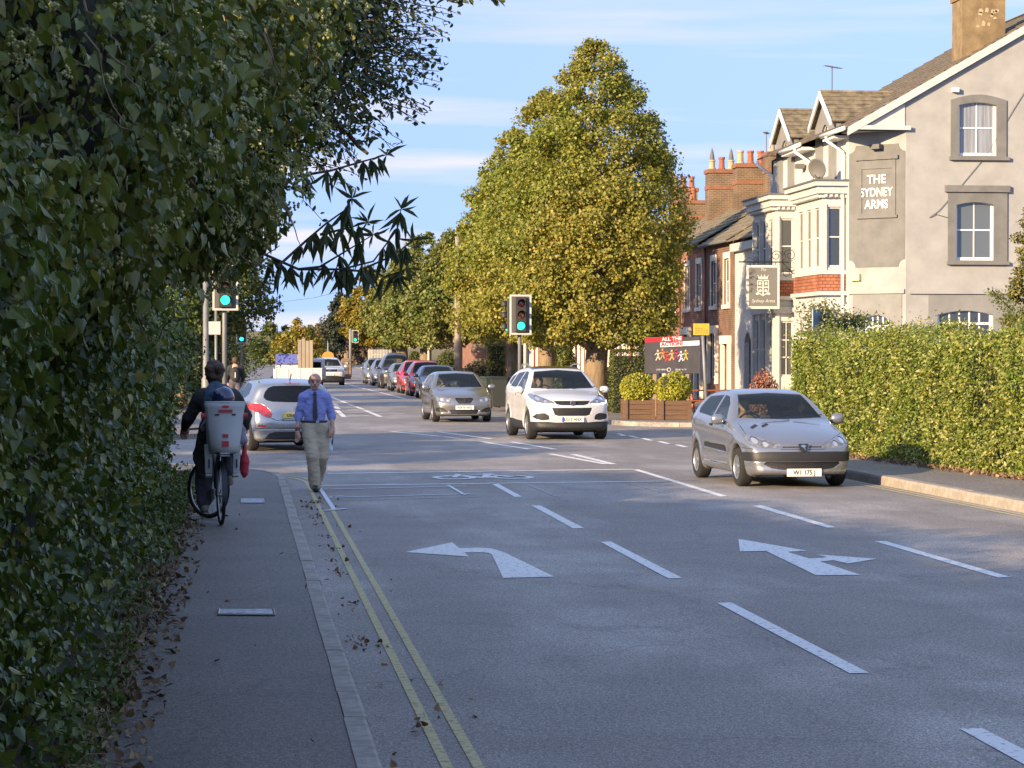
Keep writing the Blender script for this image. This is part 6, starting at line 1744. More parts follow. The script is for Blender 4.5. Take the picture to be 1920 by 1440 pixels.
plate(c208, 'OE63 VJX', -1.972, .725, True, True, tilt=.15)
MB().tube([(-1.42,0,1.42),(-1.56,0,1.55)], .012, 5).build('aerial', M_trim, c208)
MB().tube([(-1.80,.02,1.0),(-1.81,-.25,1.02),(-1.80,-.42,1.03)], .016, 5).build('rear_wiper', M_trim, c208)
bdg = MB(); bdg.lathe((-1.925,0,.86), [(.045,0),(.045,.01)], 12, (-1,0,0)); bdg.build('badge', M_chrome, c208)
place(c208, .68, 49.6, -11)

# --- oncoming white car with its lights on, far down the road
SDU = dict(SIX); SDU.update(H=1.69, bowf=.18, front=[
   ('headlight',[(.50,.82),(.50,.97),(.80,1.0),(.86,.95),(.84,.82)],M_lens,-.003,True), ('lit_lamp',[(.60,.83),(.60,.95),(.76,.95),(.76,.83)],M_drl,.004,True),
   ('upper_grille',[(-.48,.97),(.48,.97),(.48,.82),(-.48,.82)],M_grille,-.02,False), ('lower_bumper',[(-.93,.24),(.93,.24),(.93,.50),(.45,.58),(-.45,.58),(-.93,.50)],M_trim,.006,False),
   ('skid_plate',[(-.5,.27),(.5,.27),(.5,.34),(-.5,.34)],M_rim,.012,False)], top=[])
cdu = build_car('distant_suv', 'white off-road style car with headlights on, far down the road beyond the walking man', SDU, P_white, .045, detail=False)
plate(cdu, 'SW15 JVX', 2.215, .66)
MB().box(2.19,2.20,-.06,.06,.87,.92).build('badge', M_chrome, cdu)
for s in (1,-1): MB().tube([(.1,s*.6,1.68),(-.4,s*.62,1.73),(-1.2,s*.6,1.70)], .03, 6).build('roof_rail', M_trim, cdu)
pd = G(617, 722.5); place(cdu, pd.x, pd.y+1.2, 180)
# dark car just behind it
SHB = dict(SIB); SHB['side'] = SIB['side']
cdk = build_car('distant_hatchback', 'dark car half hidden behind the distant white car', dict(SIB, front=SIB['front'][2:5]), P_navy, .05, detail=False)
plate(cdk, 'EK12 OPX', 2.035, .425); pk = G(590, 716); place(cdk, pk.x-.1, pk.y, 180)

# --- row of parked cars along the right, facing us
SMPV = dict(SIB); SMPV.update(H=1.62, side=[(x, z if z < .9 else z + (z-.9)*.32) for x, z in SIB['side']],
   screen=[(y, z if z < .9 else z + (z-.9)*.32) for y, z in SIB['screen']], sidew=[[(x, z+(z-.9)*.32) for x, z in p] for p in SIB['sidew']], rear=[(y, z+(z-.9)*.32) for y, z in SIB['rear']], crown=.05)
SVAN = dict(SIX); SVAN.update(H=1.95, side=[(x, z if z < 1.1 else z + (z-1.1)*.52) for x, z in SIX['side']], screen=[(y, z if z < 1.1 else z + (z-1.1)*.52) for y, z in SIX['screen']],
   sidew=[[(x, z+(z-1.1)*.5) for x, z in p] for p in SIX['sidew'][:2]], rear=[(y, z+(z-1.1)*.5) for y, z in SIX['rear']], top=[], tum=.36,
   front=[('headlight',[(.56,.84),(.56,.98),(.80,1.02),(.86,.97),(.84,.84)],M_lens,-.003,True),('upper_grille',[(-.46,.97),(.46,.97),(.46,.80),(-.46,.80)],M_grille,-.02,False),('lower_grille',[(-.6,.34),(.6,.34),(.6,.50),(-.6,.50)],M_grille,-.01,False)])
Gp = 'cars parked along the right kerb'
proto = {'hatch': build_car('parked_car', 'navy blue hatchback parked behind the champagne car', SIB, P_navy, .045, Gp),
         'mpv': build_car('parked_car', 'bright red car parked second in the row, behind the navy one', SMPV, P_red, .045, Gp),
         'van': build_car('parked_van', 'dark grey people carrier, tallest of the parked row', SVAN, P_dgrey, .045, Gp, 'van')}
for k, t in (('hatch','WF08 KLO'),('mpv','HJ57 RTE'),('van','LD06 VWX')): plate(proto[k], t, 2.035 if k != 'van' else 2.215, .425 if k != 'van' else .58)
def recolour(o, mat):
    for ch in o.children:
        if ch.type == 'MESH' and ch.name.split('.')[0] in ('body', 'door_mirror', 'door_handle'):
            ch.material_slots[0].link = 'OBJECT'; ch.material_slots[0].material = mat
def gx(px_, py_): return G(px_, py_)
row = [('hatch', 101.5, P_navy, None), ('mpv', 108.0, P_red, None), ('mpv', 114.5, P_red, 'bright red car parked third in the row, its windscreen left of the other red one'),
       ('hatch', 122.5, P_greysil, 'grey silver hatchback parked between the red cars and the dark people carrier'), ('van', 130.5, P_dgrey, None),
       ('mpv', 141, P_silver, 'silver car parked beyond the dark people carrier'), ('mpv', 150, P_greysil, 'silver grey car at the far end of the parked row')]
used = set()
for k, y, m, lab in row:
    if k not in used: o = proto[k]; used.add(k)
    else:
        o = copy_tree(proto[k]); recolour(o, m)
    if lab: o['label'] = lab
    place(o, 8.32 + (y-101)*.003, y, 180)
# ------------------------------------------------------------------ people
def capsules_field(caps, h, k=.03, extra=None, pad=.03):
    A = np.array([c[0] for c in caps], float); B = np.array([c[1] for c in caps], float)
    ra = np.array([c[2] for c in caps]); rb = np.array([c[3] for c in caps]); m = max(ra.max(), rb.max())
    lo = np.minimum((A-ra[:,None]).min(0), (B-rb[:,None]).min(0)) - pad; hi = np.maximum((A+ra[:,None]).max(0), (B+rb[:,None]).max(0)) + pad
    n = np.ceil((hi-lo)/h).astype(int)+1
    g_ = [lo[i]+np.arange(n[i])*h for i in range(3)]
    X, Y, Z = np.meshgrid(*g_, indexing='ij')
    F = np.full(X.shape, .5)
    for (a, b, r0, r1, *sq) in caps:
        a = np.array(a, float); b = np.array(b, float); e = b-a; l = max(e@e, 1e-9)
        s = sq[0] if sq else (1,1,1)
        mr_ = max(r0, r1)*max(s) + k*1.5 + 3*h
        i0 = np.maximum(((np.minimum(a,b)-mr_-lo)/h).astype(int), 0); i1 = np.minimum(((np.maximum(a,b)+mr_-lo)/h).astype(int)+2, n)
        sl3 = tuple(slice(i0[q], i1[q]) for q in range(3))
        px_, py_, pz_ = X[sl3]-a[0], Y[sl3]-a[1], Z[sl3]-a[2]
        t = np.clip((px_*e[0]+py_*e[1]+pz_*e[2])/l, 0, 1)
        d = np.sqrt(((px_-e[0]*t)/s[0])**2 + ((py_-e[1]*t)/s[1])**2 + ((pz_-e[2]*t)/s[2])**2) - (r0+(r1-r0)*t)
        F[sl3] = smin(F[sl3], d*min(s), k)
    if extra is not None: F = extra(F, X, Y, Z)
    return F, lo
def organic(name, caps, mat, parent, h=.009, k=.03, extra=None, relax=2, clipz=None):
    def ex(F, X, Y, Z):
        if extra is not None: F = extra(F, X, Y, Z)
        if clipz is not None:
            if clipz[0] is not None: F = np.maximum(F, clipz[0]-Z)
            if clipz[1] is not None: F = np.maximum(F, Z-clipz[1])
        return F
    F, lo = capsules_field(caps, h, k, ex)
    V, Q = surface_nets(F, lo, h, relax)
    return np_mesh(name, V, Q, mat, parent, True)
M_skin = mk('skin', (.50,.27,.19), .55, col2=(.58,.33,.24), scale=9)
M_skin2 = mk('skin_pale', (.52,.31,.23), .55)
M_shirt = mk('blue_shirt', (.24,.28,.60), .85, col2=(.30,.34,.68), scale=7, bump=.5, bscale=16)
M_tie = mk('dark_tie', (.030,.030,.040), .6, col2=(.05,.05,.06), scale=60)
M_khaki = mk('khaki', (.45,.37,.26), .9, col2=(.54,.45,.32), scale=5, bump=.5, bscale=14)
M_leather = mk('black_leather', (.018,.016,.015), .4)
M_hairg = mk('short_hair', (.30,.24,.20), .8, col2=(.42,.34,.28), scale=60)
M_hair = mk('brown_hair', (.045,.026,.016), .6, col2=(.09,.05,.03), scale=30, stretch=(1,1,.3), bump=.5)
M_coat = mk('black_coat', (.022,.021,.021), .85, col2=(.035,.033,.032), scale=10, bump=.4, bscale=12)
M_denim = mk('dark_denim', (.040,.065,.11), .85, col2=(.065,.10,.155), scale=8, bump=.5, bscale=14)
M_trous = mk('grey_trousers', (.07,.065,.08), .9, col2=(.11,.10,.12), scale=8, bump=.4, bscale=14)
M_shoe = mk('tan_shoe', (.20,.17,.13), .7, col2=(.30,.27,.21), scale=14)
M_watch = mk('watch_strap', (.16,.05,.03), .5)

def hand_caps(w, d, s, side, curl=.5):
    """palm + five fingers hanging from wrist w along d; side = direction of the thumb"""
    w = np.array(w, float); d = unit(np.array(d, float)); t = unit(np.array(side, float)); n = np.cross(d, t)
    caps = [(w, w+d*.045*s, .026*s, .030*s), (w+d*.045*s-t*.018*s, w+d*.085*s-t*.022*s, .022*s, .017*s), (w+d*.045*s+t*.018*s, w+d*.085*s+t*.022*s, .022*s, .017*s)]
    for i, (o, L_) in enumerate(((.030,.068),(.010,.078),(-.010,.072),(-.029,.056))):
        b = w + d*.085*s + t*o*s; m = b + d*L_*.5*s + n*.012*curl*s; e = m + d*L_*.42*s*(1-.5*curl) + n*.030*curl*s
        caps += [(b, m, .0098*s, .009*s), (m, e, .009*s, .0078*s)]
    b = w + d*.03*s + t*.026*s; m = b + d*.035*s + t*.022*s; e = m + d*.034*s + t*.006*s + n*.012*s
    caps += [(b, m, .0125*s, .0105*s), (m, e, .0105*s, .009*s)]
    return caps
def head_caps(c, s=1.0, f=(0,-1,0)):
    """head centre c, facing f; returns capsules of skull, jaw, nose, ears, brow"""
    c = np.array(c, float); f = unit(np.array(f, float)); r_ = np.cross(f, (0,0,1)); u = np.array([0,0,1.0])
    P = lambda a, b, d: c + r_*a*s + f*b*s + u*d*s
    return [(P(0,-.022,.025), P(0,.018,.030), .083*s, .078*s), (P(0,.012,-.02), P(0,.030,-.075), .064*s, .045*s), (P(-.022,.045,-.095), P(.022,.045,-.095), .020*s, .020*s),
            (P(0,.088,.008), P(0,.108,-.030), .010*s, .015*s), (P(0,.100,-.034), P(0,.094,-.036), .017*s, .014*s), (P(-.035,.078,.022), P(.035,.078,.022), .014*s, .014*s),
            (P(-.076,-.008,.0), P(-.080,-.018,-.03), .014*s, .010*s), (P(.076,-.008,.0), P(.080,-.018,-.03), .014*s, .010*s),
            (P(-.05,.05,-.035), P(-.03,.062,-.055), .022*s, .016*s), (P(.05,.05,-.035), P(.03,.062,-.055), .022*s, .016*s), (P(-.020,.082,-.064), P(.020,.082,-.064), .009*s, .009*s)]
def face_parts(parent, c, s, f, glasses=True):
    c = Vector(c); f = Vector(f).normalized(); r_ = f.cross(Vector((0,0,1))); u = Vector((0,0,1))
    P = lambda a, b, d: c + r_*a*s + f*b*s + u*d*s
    me_ = mk('eye', (.05,.04,.035), .2) if 'eye' not in MATS else MATS['eye']
    for a in (-.032,.032):
        MB().lathe(P(a,.078,.0), [(.011*s,0),(.008*s,.006)], 10, tuple(f)).build('eye', me_, parent)
    lip = MATS.get('lip') or mk('lip', (.36,.14,.11), .5)
    MB().tube([P(-.025,.083,-.066), P(0,.094,-.064), P(.025,.083,-.066)], .0045*s, 5).build('mouth', lip, parent)
    if glasses:
        mg = MATS.get('spectacle') or mk('spectacle', (.16,.05,.03), .4)
        mb = MB()
        for a in (-.033,.033):
            pts = [P(a+.026*math.cos(t), .099, .002+.017*math.sin(t)) for t in [2*math.pi*k/14 for k in range(15)]]; mb.tube(pts, .0024*s, 4)
            mb.tube([P(a*1.75,.097,.006), P(a*2.35,.02,.006)], .0022*s, 4)
        mb.tube([P(-.008,.100,.006), P(.008,.100,.006)], .0022*s, 4)
        mb.build('glasses', mg, parent)
def wrinkle(amp, f, seed):
    def ex(F, X, Y, Z):
        return F + amp*vnoise(np.stack([X, Y, Z*1.0], -1), f, seed) + amp*.6*vnoise(np.stack([X, Y, Z*2.2], -1), f*2.1, seed+1)
    return ex

# ---- the man walking towards us at the kerb (faces -y)
pm = G(590, 921)
man = thing('person', 'bald man in a blue shirt, dark tie and khaki trousers walking along the kerb', 'person', (pm.x, pm.y, 0))
hip_l, hip_r = (-.085,.0,.93), (.095,.0,.93)
kn_l, an_l, to_l = (-.035,-.17,.51), (.005,-.13,.095), (.01,-.33,.045)
kn_r, an_r, to_r = (.115,-.02,.50), (.06,.33,.17), (.055,.22,.05)
sh_l, el_l, wr_l = (-.160,.0,1.350), (-.225,.05,1.09), (-.245,-.05,.86)
sh_r, el_r, wr_r = (.165,.0,1.350), (.245,.06,1.10), (.255,-.06,.915)
hc = (.005,-.035,1.58)
skin = head_caps(hc, 1.06) + [((0,0,1.40),(0,-.02,1.52),.060,.056), ((0,.01,1.0),(0,.02,1.34),.085,.085), ((-.11,.01,1.35),(.11,.01,1.35),.055,.055)]
for s_, e_, w_ in ((sh_l,el_l,wr_l),(sh_r,el_r,wr_r)): skin += [(s_,e_,.045,.040),(e_,w_,.041,.029)]
for a_, b_, c_ in ((hip_l,kn_l,an_l),(hip_r,kn_r,an_r)): skin += [(a_,b_,.075,.050),(b_,c_,.048,.035)]
skin += hand_caps(wr_l, (.0,-.12,-1), 1.06, (.55,-.8,0), .5) + hand_caps(wr_r, (-.02,-.25,-1), 1.06, (-.5,-.85,0), 1.1)
organic('body', skin, M_skin, man, .0085, .022)
face_parts(man, hc, 1.06, (0,-1,0))
organic('hair', [((hc[0]-.078,hc[1]+.03,hc[2]+.005),(hc[0]-.05,hc[1]+.09,hc[2]-.02),.024,.03),((hc[0]+.078,hc[1]+.03,hc[2]+.005),(hc[0]+.05,hc[1]+.09,hc[2]-.02),.024,.03),((hc[0]-.05,hc[1]+.09,hc[2]-.02),(hc[0]+.05,hc[1]+.09,hc[2]-.02),.03,.03)], M_hairg, man, .008, .03)
shirt = [((0,.0,1.0),(0,.0,1.18),.148,.150,(1,.80,1)), ((0,.0,1.18),(0,.01,1.34),.150,.150,(1.04,.82,1)), ((-.09,.005,1.365),(.09,.005,1.365),.085,.085), ((0,.005,1.40),(0,.0,1.45),.095,.068)]
for s_, e_, w_ in ((sh_l,el_l,wr_l),(sh_r,el_r,wr_r)):
    s3, e3, w3 = np.array(s_), np.array(e_), np.array(w_); shirt += [(s3, e3, .070, .058), (e3, e3+(w3-e3)*.16, .058, .054)]
organic('shirt', shirt, M_shirt, man, .0085, .035, wrinkle(.009, 13, 3), 2, (.985, 1.472))
for e_, w_, s_ in ((el_l,wr_l,-1),(el_r,wr_r,1)):            # rolled sleeves
    e3, w3 = np.array(e_), np.array(w_); organic('rolled_cuff', [(e3+(w3-e3)*.06, e3+(w3-e3)*.24, .060, .056)], M_shirt, man, .008, .02, wrinkle(.004, 22, 5))
coll = MB()
for s in (-1,1): coll.prism([(0,-.098,1.435),(s*.075,-.055,1.475),(s*.085,-.075,1.425),(s*.04,-.118,1.385)], (0,-.010,0))
coll.build('collar', M_shirt, man)
tie = MB(); tie.prism([(-.022,-.118,1.435),(.022,-.118,1.435),(.016,-.128,1.395),(-.016,-.128,1.395)], (0,-.02,0))
tie.add([(-.018,-.135,1.40),(.018,-.135,1.40),(.034,-.152,1.20),(-.03,-.152,1.20),(.040,-.150,1.06),(-.030,-.150,1.06),(.006,-.148,1.00),
         (-.018,-.120,1.40),(.018,-.120,1.40),(.034,-.125,1.20),(-.03,-.125,1.20),(.040,-.125,1.06),(-.030,-.125,1.06),(.006,-.125,1.00)],
        [(0,1,2,3),(3,2,4,5),(5,4,6),(7,10,9,8),(10,12,11,9),(12,13,11),(0,7,8,1),(1,8,9,2),(2,9,11,4),(4,11,13,6),(6,13,12,5),(5,12,10,3),(3,10,7,0)])
tie.build('tie', M_tie, man)
tr = [((-.04,.0,.95),(.04,.0,.95),.145,.145,(1,.85,1)), (hip_l,kn_l,.108,.090), (hip_r,kn_r,.108,.090), (kn_l,(an_l[0],an_l[1]+.02,an_l[2]+.0),.088,.082), (kn_r,(an_r[0],an_r[1],an_r[2]),.086,.078), ((-.06,.03,.9),(.06,.03,.9),.11,.11)]
organic('trousers', tr, M_khaki, man, .0085, .035, wrinkle(.011, 10, 8), 2, (None, 1.005))
organic('belt', [((-.045,.0,.995),(.045,.0,.995),.146,.146,(1,.84,1))], M_leather, man, .008, .02, None, 1, (.982, 1.018))
MB().box(.015,.060,-.137,-.126,.980,1.020).build('buckle', M_rim, man)
def shoe(parent, ank, toe, mat, s=1.0, sole=None):
    a, t = np.array(ank, float), np.array(toe, float); d = unit(t-a*np.array([1,1,0])-np.array([0,0,t[2]])) if abs(t[2]-a[2]) < 10 else 0
    heel = a + np.array([0,0,-.045]) - unit((t-a)*np.array([1,1,0]))*.03
    return organic('shoe', [(heel, t, .046*s, .040*s), (a, heel*.5+t*.5, .044*s, .040*s)], mat, parent, .0085, .02, None, 1)
shoe(man, (.005,-.13,.085), (.01,-.31,.042), M_leather); shoe(man, (.06,.33,.15), (.055,.20,.043), M_leather)
organic('watch', [((wr_l[0],wr_l[1]+.012,wr_l[2]+.035),(wr_l[0],wr_l[1]+.006,wr_l[2]+.010),.036,.036)], M_watch, man, .008, .02, None, 1)
bag = thing('carrier_bag', 'pale plastic bag hanging beside the walking man', 'bag', (pm.x+.19, pm.y+.12, .55))
organic('sheet', [((0,0,.02),(0,.02,.30),.085,.05,(1,.6,1)), ((0,.02,.3),(.02,.02,.40),.045,.02)], mk('pale_plastic', (.55,.66,.72), .4), bag, .012, .03, wrinkle(.012, 14, 9))

# ---- the cyclist: bicycle, rider, child seat, child (group faces +y, away from us)
pc = G(414, 989, .115)
CZ = .115; CYAW = R(7)
M_frame = mk('bike_frame', (.025,.03,.035), .35, metal=.3); M_seatg = mk('grey_plastic', (.46,.48,.47), .55, col2=(.52,.54,.53), scale=3); M_redp = mk('red_plastic', (.45,.02,.03), .4); M_steel = mk('steel', (.45,.45,.46), .3, metal=.9)
bike = thing('bicycle', 'black city bicycle with a rear child seat, ridden along the left pavement', 'bicycle', (pc.x, pc.y+.33, CZ), CYAW)
def bwheel(x, y, r_, rz, nm='wheel'):
    w = bpy.data.objects.new(nm, None); C.objects.link(w); w.parent = bike; w.location = (x, y, r_); w.rotation_euler = (0,0,rz)
    n = 36
    ringp = lambda q: [(0, q*math.cos(2*math.pi*k/n), q*math.sin(2*math.pi*k/n)) for k in range(n+1)]
    MB().tube(ringp(r_-.019), .019, 8, False).build('tyre', M_tyre, w, True)
    MB().tube(ringp(r_-.045), .011, 6, False).build('rim', M_steel, w, True)
    mb = MB()
    for k in range(24):
        a = 2*math.pi*k/24; mb.tube([(.02*(1 if k%2 else -1), .02*math.cos(a+.9), .02*math.sin(a+.9)), (0,(r_-.05)*math.cos(a),(r_-.05)*math.sin(a))], .0016, 3)
    mb.build('spokes', M_steel, w)
    MB().lathe((-.04,0,0), [(.02,0),(.02,.08)], 10, (1,0,0)).build('hub', M_steel, w)
    return w
bwheel(0, 0, .335, 0); bwheel(-.02, 1.08, .335, R(38))
fm = MB()
S_, BB, HT, HB = (0,.13,.86), (0,.44,.29), (0,.80,.92), (0,.86,.72)
for a, b, r_ in ((S_,BB,.017),(BB,HB,.019),(HT,HB,.02),(BB,HT,.016),((.05,0,.335),(.02,.42,.29),.011),((-.05,0,.335),(-.02,.42,.29),.011),((.05,0,.335),(.02,.15,.78),.010),((-.05,0,.335),(-.02,.15,.78),.010),((.05,.95,.60),(.05,1.06,.335),.012),((-.05,.95,.60),(-.06,1.08,.335),.012),(HB,(0,.93,.62),.016),((-.05,.95,.60),(.05,.95,.60),.014)):
    fm.tube([a,b], r_, 8)
fm.build('frame', M_frame, bike, True)
fl_ = lambda r_, a0, a1, y0, z0: [(0, y0+r_*math.cos(R(a)), z0+r_*math.sin(R(a))) for a in range(a0, a1, 10)]
mb = MB(); pts = fl_(.365, 20, 200, 0, .335); V = []; 
for p in pts: V += [(p[0]-.03,p[1],p[2]-.006),(p[0],p[1],p[2]+.004),(p[0]+.03,p[1],p[2]-.006)]
mb.add(V, [(3*i+j,3*i+3+j,3*i+4+j,3*i+1+j) for i in range(len(pts)-1) for j in (0,1)]); mb.build('mudguard', M_frame, bike, True)
MB().tube([(-.34,.66,1.0),(-.30,.80,1.02),(-.1,.84,1.03),(.1,.84,1.03),(.30,.80,1.02),(.34,.66,1.0)], .012, 8).build('handlebar', M_frame, bike, True)
MB().tube([(0,.80,.90),(0,.84,1.03)], .013, 8).build('stem', M_frame, bike)
for s in (-1,1): MB().tube([(s*.34,.66,1.0),(s*.33,.74,1.008)], .018, 8).build('grip', M_trim, bike)
organic('saddle', [((0,.10,.93),(0,.22,.93),.075,.05,(1,1,.5)),((0,.22,.93),(0,.34,.93),.045,.025,(1,1,.6))], M_trim, bike, .012, .03)
MB().tube([S_,(0,.13,.92)], .014, 8).build('seat_post', M_steel, bike)
MB().tube([(-.10,.44,.29),(.10,.44,.29)], .012, 6).build('crank_axle', M_steel, bike)
MB().tube([(-.09,.44,.29),(-.10,.42,.13)], .011, 6).build('crank', M_steel, bike); MB().tube([(.09,.44,.29),(.10,.46,.45)], .011, 6).build('crank', M_steel, bike)
mb = MB(); mb.box(-.17,-.10,.36,.46,.115,.14); mb.build('pedal', M_trim, bike); mb = MB(); mb.box(.10,.17,.40,.50,.44,.465); mb.build('pedal', M_trim, bike)
MB().box(-.16,-.11,.352,.359,.118,.134).build('pedal_reflector', M_orange, bike)
MB().lathe((.035,.44,.29), [(.09,0),(.09,.006)], 20, (1,0,0)).build('chainring', M_steel, bike)
mb = MB(); mb.prism([(-.055,.02,.30),(-.055,.45,.21),(-.055,.52,.29),(-.055,.44,.37),(-.055,.02,.40)], (-.02,0,0)); bevel(mb.build('chain_guard', M_seatg, bike), .006)
# rear rack + child seat
mb = MB()
for s in (-1,1): mb.tube([(s*.06,-.28,.78),(s*.06,.14,.78)], .007, 5); mb.tube([(s*.06,-.05,.78),(s*.055,0,.34)], .006, 5)
mb.tube([(-.06,-.28,.78),(.06,-.28,.78)], .007, 5); mb.build('rack', M_frame, bike)
seat = bpy.data.objects.new('child_seat', None); C.objects.link(seat); seat.parent = bike; seat.location = (.02,-.12,.86)
def shell(pts_w, mat, nm, thick=.02):
    """back shell from rows (z, halfwidth, y, bulge)"""
    V = []; F = []; n = 13
    for (z, w, y, b) in pts_w:
        for k in range(n):
            t = -1+2*k/(n-1); V.append((w*t, y - b*(1-abs(t)**2.6) + .0, z))
    for i in range(len(pts_w)-1):
        for k in range(n-1): F.append((i*n+k, i*n+k+1, (i+1)*n+k+1, (i+1)*n+k))
    o = mesh(nm, V, F, mat, seat, True); m = o.modifiers.new('t','SOLIDIFY'); m.thickness = thick; m.offset = 1
    return o
shell([(-.06,.135,.10,.10),(-.04,.145,.02,.11),(.02,.15,-.02,.09),(.12,.165,-.03,.08),(.24,.182,-.035,.075),(.36,.195,-.04,.07),(.43,.205,-.055,.06),(.475,.215,-.075,.05)], M_seatg, 'seat_shell')
mb = MB()
for s in (-1,1): mb.prism([(s*.15,-.02,.0),(s*.15,.28,.02),(s*.17,.26,.20),(s*.185,-.03,.30)], (s*.012,0,0))
mb.build('side_wall', M_seatg, seat)
MB().tube([(-.215,-.08,.48),(0,-.135,.485),(.215,-.08,.48)], .013, 6).build('rim', M_seatg, seat, True)
for (x0,x1,z0,z1,nm) in ((-.075,.075,.375,.405,'reflector'),(-.03,.03,.105,.14,'reflector'),(-.035,.035,.005,.065,'rear_lamp')):
    MB().box(x0,x1,-.145,-.118,z0,z1).build(nm, M_redp, seat)
mb = MB(); mb.lathe((0,-.128,.435), [(.042,0),(.042,.012)], 14, (0,-1,0)); o = mb.build('badge', M_redp, seat); o.scale = (1,1,.35); o.location = (0,0,.435*.65)
for s in (-1,1):
    MB().box(s*.09-.022,s*.09+.022,-.128,-.105,.34,.358).build('slot', M_trim, seat)
    MB().lathe((s*.20,-.03,.335), [(.03,0),(.03,.05)], 10, (s,0,0)).build('clip', M_redp, seat)
    lg = MB(); lg.prism([(s*.11,.12,.02),(s*.20,.12,.02),(s*.185,.16,-.30),(s*.11,.16,-.30)], (0,.05,0)); lg.prism([(s*.11,.16,-.30),(s*.185,.16,-.30),(s*.185,.26,-.32),(s*.11,.26,-.32)], (0,0,-.03)); bevel(lg.build('foot_rest', M_seatg, seat), .012)
    MB().box(s*.15-.008,s*.15+.008,.112,.119,-.24,-.14).build('foot_strap', M_trim, seat)
MB().box(-.05,.05,-.10,.02,-.10,-.06).build('mount', M_seatg, seat)
MW = Matrix.Translation((pc.x, pc.y+.33, CZ)) @ Matrix.Rotation(CYAW, 4, 'Z')
def world(p): v = MW @ Vector(p); return (v.x, v.y, v.z)
# rider
rid = thing('person', 'person with tied-up brown hair in a dark coat and denim waistcoat riding the bicycle', 'person', (pc.x, pc.y+.33, CZ), CYAW)
hr = (-.035,.36,1.66)
bs = head_caps(hr, 1.05, (0,1,0)) + [((-.03,.30,1.44),(-.035,.34,1.58),.055,.052), ((0,.18,1.02),(-.02,.28,1.38),.13,.13), ((-.16,.28,1.40),(.14,.28,1.40),.065,.065),
     ((-.20,.28,1.40),(-.30,.40,1.16),.05,.042), ((-.30,.40,1.16),(-.335,.64,1.04),.042,.03), ((.18,.28,1.40),(.28,.40,1.16),.05,.042), ((.28,.40,1.16),(.335,.64,1.04),.042,.03),
     ((-.10,.18,.98),(-.13,.52,.66),.09,.06), ((-.13,.52,.66),(-.14,.38,.22),.055,.04), ((.10,.18,.98),(.13,.56,.82),.09,.06), ((.13,.56,.82),(.14,.42,.50),.055,.04)]
bs += hand_caps((-.335,.63,1.045), (0,.6,-.5), 1.0, (1,0,.2), 1.4) + hand_caps((.335,.63,1.045), (0,.6,-.5), 1.0, (-1,0,.2), 1.4)
organic('body', bs, M_skin2, rid, .010, .022)
organic('hair', [((hr[0],hr[1]-.03,hr[2]+.03),(hr[0],hr[1]-.02,hr[2]-.01),.105,.10),((hr[0],hr[1]-.04,hr[2]-.03),(hr[0],hr[1]-.02,hr[2]-.10),.085,.06),((hr[0]+.045,hr[1]-.12,hr[2]+.035),(hr[0]+.055,hr[1]-.13,hr[2]+.03),.058,.055)], M_hair, rid, .010, .02, wrinkle(.016, 26, 4))
coat = [((0,.16,1.0),(-.02,.26,1.34),.165,.175,(1.05,.85,1)), ((-.15,.28,1.39),(.13,.28,1.39),.095,.095), ((-.20,.28,1.39),(-.31,.38,1.16),.082,.07), ((-.31,.38,1.16),(-.335,.60,1.05),.068,.05), ((.18,.28,1.39),(.31,.38,1.16),.082,.07), ((.31,.38,1.16),(.335,.60,1.05),.068,.05),
        ((-.10,.17,1.02),(-.17,.33,.72),.13,.10), ((-.17,.30,.74),(-.19,.24,.52),.085,.04), ((.10,.17,1.02),(.15,.36,.86),.13,.10)]
organic('coat', coat, M_coat, rid, .011, .05, wrinkle(.012, 9, 6))
organic('denim_waistcoat', [((0,.145,1.10),(-.015,.235,1.36),.168,.178,(1.0,.85,1)), ((-.09,.26,1.42),(.08,.26,1.42),.088,.088), ((-.03,.27,1.46),(-.03,.29,1.50),.085,.075)], M_denim, rid, .011, .04, wrinkle(.010, 11, 7))
organic('trouser_leg', [((-.13,.50,.66),(-.135,.45,.48),.10,.10), ((-.135,.45,.48),(-.14,.39,.24),.098,.082)], M_trous, rid, .010, .03, wrinkle(.010, 11, 9))
organic('trouser_leg', [((.10,.25,.95),(.14,.54,.80),.12,.10), ((.14,.54,.80),(.145,.44,.55),.085,.075)], M_trous, rid, .010, .03, wrinkle(.010, 11, 10))
shoe(rid, (-.14,.38,.21), (-.145,.53,.165), M_shoe, 1.05); shoe(rid, (.14,.42,.50), (.145,.57,.50), M_shoe, 1.05)
# right foot seen low beside the wheel: the other trouser end
# child
kid = thing('person', 'small child wearing a dark blue helmet, sitting in the grey child seat', 'person', (pc.x, pc.y+.33, CZ), CYAW)
hk = (.02,-.03,1.355)
kb = head_caps(hk, .92, (0,1,0)) + [((.02,-.03,.98),(.02,-.02,1.22),.10,.09), ((.02,-.02,1.22),(.02,-.025,1.30),.04,.04), ((-.10,-.02,1.18),(-.17,.10,1.05),.04,.032), ((.14,-.02,1.18),(.21,.10,1.05),.04,.032),
      ((-.06,.0,.98),(-.10,.20,.96),.06,.05), ((-.10,.20,.96),(-.12,.18,.70),.048,.035), ((.10,.0,.98),(.15,.20,.96),.06,.05), ((.15,.20,.96),(.19,.16,.66),.048,.035)]
kb += hand_caps((-.17,.10,1.05), (0,.6,-.4), .62, (1,0,.2), .8) + hand_caps((.21,.10,1.05), (0,.6,-.4), .62, (-1,0,.2), .8)
organic('body', kb, M_skin2, kid, .010, .02)
